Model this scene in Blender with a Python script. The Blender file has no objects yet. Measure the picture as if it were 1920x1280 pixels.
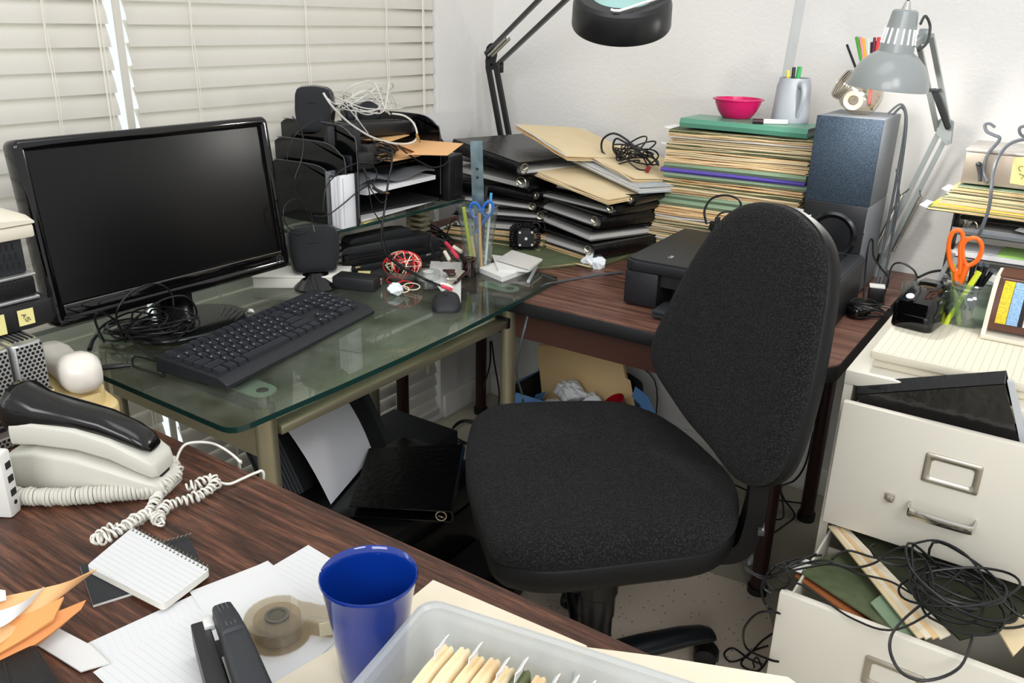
import bpy, bmesh, math, random
from mathutils import Vector as V, Matrix as M, Euler
R = math.radians
rnd = random.Random(11)
SC = bpy.context.scene
COL = SC.collection
# ------------------------------------------------------------------ camera (solved from the room's lines), metres, corner of the room at the origin
YAW, PIT, ROL, FPX = -0.59306783, 0.36666746, 0.02319127, 1585.82
CF = V((math.sin(YAW)*math.cos(PIT), math.cos(YAW)*math.cos(PIT), -math.sin(PIT)))
_r0 = V((math.cos(YAW), -math.sin(YAW), 0)); _u0 = _r0.cross(CF)
CR = _r0*math.cos(ROL)+_u0*math.sin(ROL); CU = -_r0*math.sin(ROL)+_u0*math.cos(ROL)
def ray(px, py): return CF+CR*((px-960)/FPX)-CU*((py-640)/FPX)
_d = ray(916, 733); CAM = V((-_d.x, -_d.y, -_d.z))*(1.345/-_d.z)
def at(px, py, z=None, x=None, y=None):
    q = ray(px, py)
    t = (z-CAM.z)/q.z if z is not None else (x-CAM.x)/q.x if x is not None else (y-CAM.y)/q.y
    return CAM+q*t
def on(px, py, P, n):
    q = ray(px, py); return CAM+q*((P-CAM).dot(n)/q.dot(n))
cd = bpy.data.cameras.new('camera'); co = bpy.data.objects.new('camera', cd); COL.objects.link(co)
cd.sensor_width = 36; cd.lens = FPX/1920*36; cd.clip_start = .05; cd.clip_end = 60
_m = M((CR, CU, -CF)).transposed().to_4x4(); _m.translation = CAM; co.matrix_world = _m
SC.camera = co
# ------------------------------------------------------------------ materials
def lin(h):
    h = h.lstrip('#'); o = []
    for i in (0, 2, 4):
        c = int(h[i:i+2], 16)/255; o.append(c/12.92 if c <= .04045 else ((c+.055)/1.055)**2.4)
    return (*o, 1)
MATS = {}
class NT:
    def __init__(s, name):
        s.m = bpy.data.materials.new(name); s.m.use_nodes = True; s.t = s.m.node_tree; s.t.nodes.clear()
        s.out = s.n('ShaderNodeOutputMaterial')
    def n(s, k, **kw):
        o = s.t.nodes.new(k)
        for a, v in kw.items(): setattr(o, a, v)
        return o
    def l(s, a, b): s.t.links.new(a, b)
    def co(s, scale=(1, 1, 1), rot=(0, 0, 0), kind='Object'):
        c = s.n('ShaderNodeTexCoord'); mp = s.n('ShaderNodeMapping'); s.l(c.outputs[kind], mp.inputs['Vector'])
        mp.inputs['Scale'].default_value = scale; mp.inputs['Rotation'].default_value = rot; return mp.outputs[0]
    def noise(s, vec, scale, detail=3, rough=.5):
        o = s.n('ShaderNodeTexNoise'); s.l(vec, o.inputs['Vector']); o.inputs['Scale'].default_value = scale
        o.inputs['Detail'].default_value = detail; o.inputs['Roughness'].default_value = rough; return o.outputs[0]
    def ramp(s, fac, stops):
        o = s.n('ShaderNodeValToRGB'); s.l(fac, o.inputs[0]); e = o.color_ramp.elements
        while len(e) < len(stops): e.new(.5)
        for el, (p, c) in zip(e, stops): el.position = p; el.color = lin(c) if isinstance(c, str) else (c, c, c, 1)
        return o.outputs[0]
    def math(s, op, a, b=None, c=None):
        o = s.n('ShaderNodeMath', operation=op)
        for i, v in enumerate((a, b, c)):
            if v is None: continue
            if isinstance(v, (int, float)): o.inputs[i].default_value = v
            else: s.l(v, o.inputs[i])
        return o.outputs[0]
    def sep(s, vec):
        o = s.n('ShaderNodeSeparateXYZ'); s.l(vec, o.inputs[0]); return o.outputs
    def mixc(s, fac, a, b):
        o = s.n('ShaderNodeMix', data_type='RGBA'); 
        if isinstance(fac, (int, float)): o.inputs[0].default_value = fac
        else: s.l(fac, o.inputs[0])
        for i, v in ((6, a), (7, b)):
            if isinstance(v, str): o.inputs[i].default_value = lin(v)
            else: s.l(v, o.inputs[i])
        return o.outputs[2]
    def bsdf(s, color=None, rough=.5, metal=0, spec=.5, coat=0, bump=None, bstr=.2, bdist=.001, sheen=0, trans=0, ior=1.45, sss=0):
        p = s.n('ShaderNodeBsdfPrincipled'); I = p.inputs
        if isinstance(color, str): I['Base Color'].default_value = lin(color)
        elif color is not None: s.l(color, I['Base Color'])
        if isinstance(rough, (int, float)): I['Roughness'].default_value = rough
        else: s.l(rough, I['Roughness'])
        I['Metallic'].default_value = metal; I['Specular IOR Level'].default_value = spec
        I['Coat Weight'].default_value = coat; I['Sheen Weight'].default_value = sheen
        I['Transmission Weight'].default_value = trans; I['IOR'].default_value = ior
        if bump is not None:
            b = s.n('ShaderNodeBump'); b.inputs['Strength'].default_value = bstr; b.inputs['Distance'].default_value = bdist
            s.l(bump, b.inputs['Height']); s.l(b.outputs[0], I['Normal'])
        return p.outputs[0]
    def surf(s, sh): s.l(sh, s.out.inputs['Surface']); return s.m
    def mixs(s, fac, a, b):
        o = s.n('ShaderNodeMixShader')
        if isinstance(fac, (int, float)): o.inputs[0].default_value = fac
        else: s.l(fac, o.inputs[0])
        s.l(a, o.inputs[1]); s.l(b, o.inputs[2]); return o.outputs[0]
def mk(name, color='', rough=.5, metal=0, spec=.5, coat=0, grain=0, gs=200, var=None, vs=8, sheen=0):
    """plain coloured material with optional fine bump (grain) and a soft colour variation"""
    if name in MATS: return MATS[name]
    t = NT(name); c = color
    if var: c = t.ramp(t.noise(t.co(), vs, 4), [(.3, color), (.7, var)])
    b = t.noise(t.co(), gs, 2) if grain else None
    MATS[name] = t.surf(t.bsdf(c, rough, metal, spec, coat, b, grain, .002, sheen)); return MATS[name]
def front_fresnel(t, f):
    """mirror share of the outer faces only; thin walls do not trap light inside"""
    g = t.n('ShaderNodeNewGeometry'); return t.math('MULTIPLY', f.outputs[0], t.math('SUBTRACT', 1.0, g.outputs['Backfacing']))
def thin(name, tint, gloss=.06, rough=.03, body=0, bodycol='ffffff', ior=1.45):
    """thin glass or clear plastic: tinted see-through plus mirror, with an optional milky body"""
    if name in MATS: return MATS[name]
    t = NT(name); tr = t.n('ShaderNodeBsdfTransparent'); tr.inputs[0].default_value = lin(tint)
    g = t.n('ShaderNodeBsdfGlossy'); g.inputs['Roughness'].default_value = rough
    f = t.n('ShaderNodeFresnel'); f.inputs[0].default_value = ior
    base = tr.outputs[0]; fo = front_fresnel(t, f)
    if body:
        d = t.n('ShaderNodeBsdfDiffuse'); d.inputs[0].default_value = lin(bodycol); base = t.mixs(body, base, d.outputs[0])
    MATS[name] = t.surf(t.mixs(t.math('ADD', fo, gloss), base, g.outputs[0])); return MATS[name]
def wood(name, a, b, c, axis='x', scale=1.0, rough=.42):
    t = NT(name); sc = {'x': (1.2, 22, 22), 'y': (22, 1.2, 22)}[axis]
    v = t.co(tuple(k*scale for k in sc)); n1 = t.noise(v, 2.2, 8, .62)
    v2 = t.co(tuple(k*scale*4 for k in sc)); n2 = t.noise(v2, 3.5, 4, .6)
    f = t.math('ADD', t.math('MULTIPLY', n1, .7), t.math('MULTIPLY', n2, .3))
    col = t.ramp(f, [(.36, a), (.5, b), (.64, c)])
    return t.surf(t.bsdf(col, rough, 0, .4, bump=n2, bstr=.15, bdist=.0006))
# ------------------------------------------------------------------ mesh builder
MW = {}
def rrect(w, d, r, n=4):
    o = []
    for cx, cy, a0 in ((w/2-r, d/2-r, 0), (-w/2+r, d/2-r, 90), (-w/2+r, -d/2+r, 180), (w/2-r, -d/2+r, 270)):
        for i in range(n+1):
            a = R(a0+90*i/n); o.append((cx+r*math.cos(a), cy+r*math.sin(a)))
    return o
def smooth(pts, k=6, closed=False):
    P = [V(p) for p in pts]; n = len(P)
    if n < 3 or k < 2: return P
    o = []
    for i in range(n if closed else n-1):
        a, b, c, d = (P[(i-1) % n], P[i], P[(i+1) % n], P[(i+2) % n]) if closed else (P[max(i-1, 0)], P[i], P[i+1], P[min(i+2, n-1)])
        for j in range(k):
            t = j/k
            o.append(.5*((2*b)+(c-a)*t+(2*a-5*b+4*c-d)*t*t+(3*b-a-3*c+d)*t**3))
    if not closed: o.append(P[-1])
    return o
def TR(loc=(0, 0, 0), rot=(0, 0, 0), s=1):
    return M.Translation(V(loc)) @ Euler(rot, 'XYZ').to_matrix().to_4x4() @ M.Scale(s, 4)
def FR(o, z, x=(1, 0, 0)):
    """frame at o with its z axis along z"""
    z = V(z).normalized(); x = V(x); x = (x-z*x.dot(z))
    if x.length < 1e-4: x = V((0, 1, 0))-z*z.y
    x.normalize(); y = z.cross(x); m = M((x, y, z)).transposed().to_4x4(); m.translation = V(o); return m
class B:
    def __init__(s, T=None): s.bm = bmesh.new(); s.T = T or M(); s.mi = 0
    def _new(s, vs, fs, T=None):
        X = s.T @ T if T is not None else s.T
        q = [s.bm.verts.new(X @ V(v)) for v in vs]
        for f in fs:
            try: g = s.bm.faces.new([q[i] for i in f]); g.material_index = s.mi
            except ValueError: pass
        return s
    def _merge(s, b, T=None):
        b.verts.index_update(); vs = [v.co.copy() for v in b.verts]; fs = [[v.index for v in f.verts] for f in b.faces]; b.free()
        return s._new(vs, fs, T)
    def box(s, c, d, rot=(0, 0, 0), bv=0, seg=2, T=None):
        b = bmesh.new(); bmesh.ops.create_cube(b, size=1); bmesh.ops.scale(b, vec=d, verts=b.verts)
        if bv: bmesh.ops.bevel(b, geom=b.edges[:], offset=bv, segments=seg, profile=.5, affect='EDGES', clamp_overlap=True)
        X = TR(c, rot); return s._merge(b, T @ X if T is not None else X)
    def bx(s, x0, x1, y0, y1, z0, z1, bv=0, T=None):
        return s.box(((x0+x1)/2, (y0+y1)/2, (z0+z1)/2), (abs(x1-x0), abs(y1-y0), abs(z1-z0)), bv=bv, T=T)
    def prism(s, pts, z0, z1, bv=0, seg=2, T=None, top=None):
        """polygon pts (x,y) raised from z0 to z1; top: scale of the upper outline"""
        b = bmesh.new(); n = len(pts); cx = sum(p[0] for p in pts)/n; cy = sum(p[1] for p in pts)/n; k = top or 1
        lo = [b.verts.new((p[0], p[1], z0)) for p in pts]; hi = [b.verts.new((cx+(p[0]-cx)*k, cy+(p[1]-cy)*k, z1)) for p in pts]
        ft = b.faces.new(hi); b.faces.new(lo[::-1])
        for i in range(n): b.faces.new((lo[i], lo[(i+1) % n], hi[(i+1) % n], hi[i]))
        bmesh.ops.recalc_face_normals(b, faces=b.faces)
        if bv: bmesh.ops.bevel(b, geom=[e for f in (ft,) for e in f.edges]+[e for e in b.edges if all(v in lo for v in e.verts)], offset=bv, segments=seg, profile=.5, affect='EDGES', clamp_overlap=True)
        return s._merge(b, T)
    def lathe(s, prof, n=28, T=None, a0=0, a1=360):
        full = a1-a0 >= 360; k = n if full else n+1; vs = []; fs = []
        for r, z in prof:
            for i in range(k):
                a = R(a0+(a1-a0)*i/n); vs.append((r*math.cos(a), r*math.sin(a), z))
        for j in range(len(prof)-1):
            for i in range(n):
                i2 = (i+1) % k; fs.append((j*k+i, j*k+i2, (j+1)*k+i2, (j+1)*k+i))
        return s._new(vs, fs, T)
    def cyl(s, r, z0, z1, n=20, T=None, r2=None):
        r2 = r if r2 is None else r2
        return s.lathe([(1e-5, z0), (r, z0), (r2, z1), (1e-5, z1)], n, T)
    def tube(s, pts, r, n=6, k=5, closed=False, flat=None, T=None):
        P = smooth(pts, k, closed); m = len(P); vs = []; fs = []; N = None; rr = r if callable(r) else (lambda t: r)
        for i, p in enumerate(P):
            t = (P[(i+1) % m]-P[i-1]) if closed else (P[min(i+1, m-1)]-P[max(i-1, 0)])
            if t.length < 1e-9: t = V((0, 0, 1))
            t.normalize()
            if N is None: N = t.orthogonal().normalized() if flat is None else (V(flat)-t*V(flat).dot(t)).normalized()
            else:
                N = N-t*N.dot(t); N = N.normalized() if N.length > 1e-6 else t.orthogonal().normalized()
            Bn = t.cross(N)
            q = rr(i/max(m-1, 1))
            for j in range(n):
                a = 2*math.pi*j/n; vs.append(p+N*(math.cos(a)*q)+Bn*(math.sin(a)*q))
        for i in range(m if closed else m-1):
            for j in range(n):
                a, b = i*n, ((i+1) % m)*n; fs.append((a+j, a+(j+1) % n, b+(j+1) % n, b+j))
        if not closed: fs.append(tuple(range(n))[::-1]); fs.append(tuple((m-1)*n+j for j in range(n)))
        return s._new(vs, fs, T)
    def bar(s, a, b, w, h, up=(0, 0, 1), bv=0):
        """rectangular bar from a to b, w across, h along up"""
        a, b = V(a), V(b); z = (b-a); L = z.length; m = FR((a+b)/2, z, V(up)); return s.box((0, 0, 0), (h, w, L), bv=bv, T=m)
    def grid(s, rows, th=0, T=None):
        """surface through rows of points; th > 0 gives it a thickness downwards along its normals"""
        b = bmesh.new(); q = [[b.verts.new(V(p)) for p in r] for r in rows]
        for i in range(len(q)-1):
            for j in range(len(q[0])-1): b.faces.new((q[i][j], q[i][j+1], q[i+1][j+1], q[i+1][j]))
        bmesh.ops.recalc_face_normals(b, faces=b.faces)
        if th: bmesh.ops.solidify(b, geom=b.faces[:], thickness=th)
        return s._merge(b, T)
    def ball(s, c, r, sub=2, sc=(1, 1, 1), jit=0, T=None):
        b = bmesh.new(); bmesh.ops.create_icosphere(b, subdivisions=sub, radius=1)
        for v in b.verts: v.co = V((v.co.x*r*sc[0], v.co.y*r*sc[1], v.co.z*r*sc[2]))*(1+rnd.uniform(-jit, jit))+V(c)
        return s._merge(b, T)
    def done(s, name, mat, parent=None, local=False, ang=35, flat=False, recalc=True, origin=None):
        if recalc: bmesh.ops.recalc_face_normals(s.bm, faces=s.bm.faces)
        me = bpy.data.meshes.new(name)
        if parent is not None:
            if not local: s.bm.transform(MW[parent.name].inverted()); 
            W = MW[parent.name].copy()
        elif local: W = M()
        else:
            vs = s.bm.verts; xs = [v.co.x for v in vs]; ys = [v.co.y for v in vs]; zs = [v.co.z for v in vs]
            o = V(origin) if origin else V(((min(xs)+max(xs))/2, (min(ys)+max(ys))/2, min(zs))); W = M.Translation(o); s.bm.transform(W.inverted())
        s.bm.to_mesh(me); s.bm.free()
        if not flat: me.shade_smooth(); me.set_sharp_from_angle(angle=R(ang))
        for m in (mat if isinstance(mat, (list, tuple)) else [mat]): me.materials.append(m)
        o = bpy.data.objects.new(name, me); COL.objects.link(o)
        if parent is not None: o.parent = parent
        else: o.matrix_world = W
        MW[o.name] = W; return o
def tag(o, label=None, cat=None, group=None, kind=None):
    for k, v in (('label', label), ('category', cat), ('group', group), ('kind', kind)):
        if v: o[k] = v
    return o
def thing(name, label, cat, loc=(0, 0, 0), rz=0, group=None, rot=None):
    o = bpy.data.objects.new(name, None); COL.objects.link(o); o.empty_display_size = .05
    o.location = loc; o.rotation_euler = rot or (0, 0, rz); MW[o.name] = TR(loc, rot or (0, 0, rz)); return tag(o, label, cat, group)
def dup(root, loc, rz=0, label=None, rot=None, scale=None):
    r = root.copy(); COL.objects.link(r); r.location = loc; r.rotation_euler = rot or (0, 0, rz)
    if scale: r.scale = scale
    MW[r.name] = TR(loc, rot or (0, 0, rz))
    if label: r['label'] = label
    for ch in list(root.children):
        c = ch.copy(); COL.objects.link(c); c.parent = r
        for g in list(ch.children):
            d = g.copy(); COL.objects.link(d); d.parent = c
    return r
def struct(o): o['kind'] = 'structure'; return o
def ell(c, rx, ry, n=24, a0=0, a1=360):
    return [(c[0]+rx*math.cos(R(a0+(a1-a0)*i/n)), c[1]+ry*math.sin(R(a0+(a1-a0)*i/n))) for i in range(n)]
FONT = {  # simple stroke letters in a unit cell
 'A': [[(0, 0), (.5, 1), (1, 0)], [(.2, .4), (.8, .4)]], '5': [[(1, 1), (.1, 1), (0, .55), (.7, .6), (1, .3), (.6, 0), (0, .1)]], 'C': [[(1, .9), (.4, 1), (0, .5), (.4, 0), (1, .1)]],
 '7': [[(0, 1), (1, 1), (.4, 0)]], 'L': [[(0, 1), (0, 0), (1, 0)]], 'T': [[(0, 1), (1, 1)], [(.5, 1), (.5, 0)]], 'R': [[(0, 0), (0, 1), (.8, .9), (.8, .6), (0, .5), (1, 0)]]}
# ------------------------------------------------------------------ shared materials
BLK = mk('black_plastic', '131416', .45, grain=.15, gs=900)
BLKG = mk('black_gloss', '060607', .08, spec=.6)
BLKM = mk('black_matte', '17181a', .7)
DGR = mk('dark_grey_plastic', '2b2e32', .5, grain=.2, gs=800)
CHROME = mk('chrome', 'd8d6d0', .16, 1)
STEEL = mk('steel', 'a9a69d', .32, 1)
WHT = mk('white_plastic', 'e2e1dc', .3)
PAPER = mk('paper', 'd0cfcc', .8)
CORD = mk('black_cord', '0d0e10', .42)
GCORD = mk('grey_cord', '4c5054', .45)
WCORD = mk('white_cord', 'dedcd2', .4)
BEIGE = mk('cream_metal', 'd2cdc0', .42, var='cec9bb', vs=3)
MANILA = mk('manila', 'dac8a4', .75, var='d6c198', vs=14)
MANILA2 = mk('manila_worn', 'd9b27c', .78, var='e6c79a', vs=30)
OLIVE = mk('olive_folder', '5a6346', .8, grain=.3, gs=500, var='4c5638', vs=40)
GREENF = mk('green_folder', '7b9075', .75, grain=.2, gs=500)
VINYL = mk('black_vinyl', '0b0b0d', .26, grain=.5, gs=60)
CREAM = mk('cream_plastic', 'ddd6c3', .4)
YEL = mk('sticky_yellow', 'e6dc94', .8)
WALN = wood('walnut_laminate', '22140d', '482c20', '744c38', 'x', 2.6)
WALN2 = wood('walnut_laminate_light', '3a241d', '634439', '83604f', 'x', 1.3, rough=.36)
DKWOOD = mk('dark_brown_steel', '2a1613', .4)
def wallmat(name, c):
    t = NT(name); v = t.co(); n = t.math('ADD', t.noise(v, 90, 4, .6), t.math('MULTIPLY', t.noise(v, 30, 2), .6))
    return t.surf(t.bsdf(c, .75, 0, .25, bump=n, bstr=.3, bdist=.004))
WALL = wallmat('wall_paint', 'dedcd8')
def carpetmat():
    t = NT('carpet'); v = t.co(); n = t.noise(v, 420, 3, .7); m = t.noise(v, 9, 3)
    c = t.mixc(t.math('MULTIPLY', m, .35), t.ramp(n, [(.3, '978d78'), (.55, 'cdc5af'), (.75, 'e2dbc8')]), '8d846f')
    return t.surf(t.bsdf(c, .95, 0, .1, bump=n, bstr=.8, bdist=.006, sheen=.2))
CARPET = carpetmat()
# ------------------------------------------------------------------ the room
struct(B().bx(-.14, 3.4, -4, .12, -.05, 0).done('floor', CARPET))
struct(B().bx(-.14, 3.4, 0, .12, 0, 2.6).done('wall_back', WALL))
WY0, WY1, WZ0, WZ1 = -3.6, -.29, .02, 2.25
struct(B().bx(-.14, 0, WY1, 0, 0, 2.6).bx(-.14, 0, -4, WY0, 0, 2.6).bx(-.14, 0, WY0, WY1, WZ1, 2.6).bx(-.14, 0, WY0, WY1, 0, WZ0).done('wall_left', WALL))
struct(B().bx(0, .014, -.28, 0, 0, .085, .004).done('baseboard_left', mk('trim_white', 'dedcd6', .45)))
struct(B().bx(.014, 1.42, -.014, 0, 0, .085, .004).done('baseboard_back', mk('trim_white', '', 0)))
fr = B().bx(-.13, -.08, WY0, WY0+.05, WZ0, WZ1).bx(-.13, -.08, WY1-.16, WY1, WZ0, WZ1).bx(-.13, -.08, WY0, WY1, WZ1-.05, WZ1).bx(-.13, -.08, WY0, WY1, WZ0, WZ0+.04).bx(-.125, -.075, -1.40, -1.335, WZ0, WZ1)
win = struct(fr.done('window_1', mk('window_frame', 'd3cbb9', .5)))
B().bx(-.108, -.102, WY0+.05, -1.40, WZ0+.04, WZ1-.05).bx(-.108, -.102, -1.335, WY1-.16, WZ0+.04, WZ1-.05).done('pane', thin('window_glass', 'f4f8f6', .0, .02), win)
# ------------------------------------------------------------------ horizontal blinds, one unit each side of the gap
SLAT = mk('blind_slat', 'cac6bc', .45, spec=.4, var='d0ccc3', vs=2)
CORDW = mk('blind_cord', 'e4e0d4', .7)
def blind(y0, y1, ladders, label, cords=(), wand=None):
    t = thing('window_blind', label, 'blind', (-.02, (y0+y1)/2, 0), group='slatted blinds in the window')
    b = B(); pitch = .0455; k = 0; z = .065
    while z < 2.2:
        # a slat: shallow arc, room edge low, tilted shut
        pts = [V((-.02+.009-.017*u+.0035*math.sin(math.pi*u), 0, z-.0265+.053*u)) for u in (0, .2, .4, .6, .8, 1)]
        dz = rnd.uniform(-.0006, .0006); e0 = rnd.uniform(-.003, .003)
        b.grid([[p+V((0, y0+e0, dz)) for p in pts], [p+V((0, y1+e0*.3, dz)) for p in pts]], .0026)
        z += pitch
    b.done('slats', SLAT, t, ang=50)
    B().bx(-.04, .0, y0, y1, .021, .045, .004).done('bottom_rail', SLAT, t)
    B().bx(-.06, .01, y0, y1, 2.2, 2.25, .003).done('head_rail', SLAT, t)
    for y in ladders:
        c = B(); n = 46
        c.tube([(-.002+.003*math.sin(i*1.9), y+.0015*math.sin(i*2.3), .045+i*2.15/n) for i in range(n+1)], .0011, 4, 1)
        c.tube([(.0+.003*math.sin(i*1.3+1), y+.004+.001*math.sin(i*3), .045+i*2.15/n) for i in range(n+1)], .0009, 4, 1)
        c.done('ladder_cord', CORDW, t)
    for y, z0 in cords:
        B().tube([(.008, y, z0), (.010, y+.002, 1.0), (.008, y+.004, 2.2)], .0016, 5).tube([(.008, y+.009, z0), (.006, y+.012, 1.0), (.008, y+.011, 2.2)], .0016, 5).done('lift_cord', CORDW, t)
    return t
blind(-1.302, -.296, (-1.155, -.815, -.515), 'wide cream slatted blind behind the letter tray, right of the bright gap', cords=((-.372, .2),))
bl2 = blind(-2.6, -1.346, (-1.485, -2.2), 'cream slatted window blind behind the left edge of the monitor, left of the bright gap', cords=((-1.385, .4),))
B().bx(-.002, .003, -1.339, -1.3235, .1, 2.2).done('side_strip', SLAT, bl2)
# ------------------------------------------------------------------ walnut desk in front
T = thing('desk', 'walnut-topped desk in the foreground carrying the telephones and loose papers', 'desk', (.8, -2.2, 0))
b = B().prism([(-.05, -1.752), (-.05, -2.7), (1.50, -2.7), (1.50, -1.752)], .712, .74, .002); b.done('desktop', WALN, T)
for y in (-1.79, -2.66): B().bx(0, 1.46, y, y+.02, .62, .712).done('apron', DKWOOD, T)
for x in (.02, 1.43):
    for y in (-1.80, -2.64): B().bx(x, x+.04, y, y+.04, 0, .712, .004).done('leg', DKWOOD, T)
# ------------------------------------------------------------------ brown desk along the back wall
T = thing('desk', 'brown laminate desk along the back wall under binders, folders and printer', 'desk', (.75, -.45, 0))
fx = 1.405
top = [(.03, -.012), (.03, -.80), (.05, -.845), (1.36, -.845), (1.375, -.84), (fx-.004, -.80), (fx, -.785), (fx, -.012)]
B().prism(top, .716, .728).done('desktop', WALN2, T)
B().prism([(x+(.0015 if x > 1 else -.0015), y-(.0015 if y < -.5 else 0)) for x, y in top], .692, .7255, .004).done('edge_band', BLK, T)
for y in (-.79, -.05): B().bx(.10, 1.36, y, y+.02, .61, .692).done('apron', mk('brown_steel', '45281f', .45), T)
for x in (.088, 1.262):
    for y in (-.587, -.17):
        l = B().cyl(.0195, .0, .692, 16, TR((x, y, 0))).done('leg', DKWOOD, T)
        B().cyl(.025, 0, .022, 16, TR((x, y, 0))).done('foot_cap', BLK, l)
    B().bx(x-.016, x+.016, -.57, -.19, .60, .63).done('stretcher', DKWOOD, T)
B().bar((1.262, -.21, .50), (1.262, -.78, .63), .03, .03).done('side_brace', DKWOOD, T)
# ------------------------------------------------------------------ glass computer desk by the window
CHAMP = mk('champagne_metal', 'a39b82', .36, .75, grain=.05, gs=600)
def deskglass():
    t = NT('desk_glass'); tr = t.n('ShaderNodeBsdfTransparent'); tr.inputs[0].default_value = lin('d9e0d9')
    d = t.n('ShaderNodeBsdfDiffuse'); d.inputs[0].default_value = lin('c9cdc2')
    dust = t.ramp(t.noise(t.co((1, 1, 1)), 7, 6, .65), [(.42, .02), (.66, .12)])
    g = t.n('ShaderNodeBsdfGlossy'); g.inputs['Roughness'].default_value = .03
    f = t.n('ShaderNodeFresnel'); f.inputs[0].default_value = 1.5
    return t.surf(t.mixs(t.math('ADD', front_fresnel(t, f), .005), t.mixs(dust, tr.outputs[0], d.outputs[0]), g.outputs[0]))
DG = deskglass(); DGE = mk('glass_edge', '16322e', .12, spec=.7)
def glasstop(name, pts, z0, z1, parent):
    b = B(); b.prism(pts, z0, z1); b.bm.normal_update(); b.bm.faces.ensure_lookup_table()
    for f in b.bm.faces: f.material_index = 0 if abs(f.normal.z) > .9 else 1
    return b.done(name, [DG, DGE], parent, recalc=False)
def perf():
    t = NT('perforated_metal'); v = t.sep(t.co((1, 1, 1)))
    s = 1/.0062; u = t.math('MULTIPLY', v[1], s); w = t.math('MULTIPLY', v[0], s)
    u = t.math('ADD', u, t.math('MULTIPLY', t.math('FLOOR', w), .5))
    a = t.math('SUBTRACT', t.math('FRACT', u), .5); c = t.math('SUBTRACT', t.math('FRACT', w), .5)
    r = t.math('ADD', t.math('MULTIPLY', a, a), t.math('MULTIPLY', c, c)); hole = t.math('LESS_THAN', r, .075)
    tr = t.n('ShaderNodeBsdfTransparent')
    return t.surf(t.mixs(hole, t.bsdf('d2cdb8', .6, .1), tr.outputs[0]))
PERF = perf()
T = thing('glass_desk', 'glass-topped computer desk with champagne metal frame beside the window', 'desk', (.42, -1.2, 0))
def rc(pts, r, n=5):
    """round the corners of a polygon; r: radius per corner"""
    o = []; m = len(pts)
    for i in range(m):
        p, a, c = V(pts[i]), V(pts[i-1]), V(pts[(i+1) % m]); q = r[i] if isinstance(r, (list, tuple)) else r
        if q <= 0: o.append(tuple(p)); continue
        A = p+(a-p).normalized()*q; C = p+(c-p).normalized()*q
        for k in range(n+1):
            s = k/n; o.append(tuple(A*(1-s)**2+p*2*s*(1-s)+C*s*s))
    return o
glasstop('glass_top', rc([(.07, -1.68), (.722, -1.685), (.745, -1.2), (.690, -.664), (.07, -.62)], [.03, .03, .45, .02, .03]), .73, .74, T)
for x, y in ((.622, -1.542), (.626, -.790), (.155, -.79), (.15, -1.542)):
    r = .0195
    l = B().cyl(r, 0, .700, 24, TR((x, y, 0))).done('leg', CHAMP, T)
    B().cyl(.011, .700, .730, 16, TR((x, y, 0))).done('standoff', STEEL, l)
    B().prism([(x+p[0]-(.032 if x > .4 else -.032), y+p[1]) for p in rrect(.11, .05, .0245, 6)], .7265, .7296).done('glass_pad', mk('frosted_pad', 'b9c2b8', .5), l)
for q in ((.15, .62, -1.555, -1.53, .60, .69), (.155, .62, -.80, -.78, .64, .69), (.14, .16, -1.54, -.79, .60, .69)): B().bx(*q).done('frame_rail', CHAMP, T)
tr = B().bx(.604, .637, -1.520, -.814, .637, .655, .003).done('keyboard_tray', CHAMP, T)
B().bx(.16, .606, -1.52, -.814, .652, .654).done('perforated_sheet', PERF, tr)
B().bx(.600, .640, -.816, -.803, .634, .661, .003).done('end_clip', BLK, tr)
# raised glass shelf on its two slotted posts
S = thing('glass_shelf', 'small raised glass shelf on slotted metal posts carrying the black letter tray', 'shelf', (.16, -.8, .74))
glasstop('shelf_glass', rc([(.04, -1.09), (.285, -1.09), (.29, -.8), (.285, -.505), (.04, -.505)], [.01, .06, 0, .03, .01]), .855, .863, S)
for y in (-1.0, -.66):
    p = B()
    for k in range(7): p.bx(.20, .255, y-.02, y+.02, .7415+k*.0155, .7505+k*.0155, .002)
    p.bx(.20, .214, y-.018, y+.018, .7415, .855)
    p.done('slotted_post', CHAMP, S)
# ------------------------------------------------------------------ clear mat on the carpet
def matmat():
    t = NT('chair_mat_vinyl'); v = t.co(); vv = t.sep(v)
    vo = t.n('ShaderNodeTexVoronoi'); vo.inputs['Scale'].default_value = 58; vo.inputs['Randomness'].default_value = .55
    mp = t.co((1.0, .55, 1), (0, 0, .5)); t.l(mp, vo.inputs['Vector'])
    dot = t.math('LESS_THAN', vo.outputs['Distance'], .12)
    n = t.noise(v, 300, 3, .7)
    base = t.mixc(n, 'cdbca8', 'e0d2c0'); c = t.mixc(dot, base, '94867a')
    return t.surf(t.bsdf(c, .3, 0, .35, bump=n, bstr=.15, bdist=.002))
mp = [at(880, 1040, z=0), at(1290, 1062, z=0), at(1400, 1098, z=0), at(1432, 1120, z=0), at(1480, 1290, z=0), V((1.36, -1.9, 0)), V((.75, -1.9, 0))]
tag(B().prism(rc([(p.x, p.y) for p in mp], [.05, .02, .02, .03, .05, .05, .05]), .001, .0045).done('chair_mat', matmat()), 'translucent flecked chair mat on the carpet under the swivel chair', 'floor mat')
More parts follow.
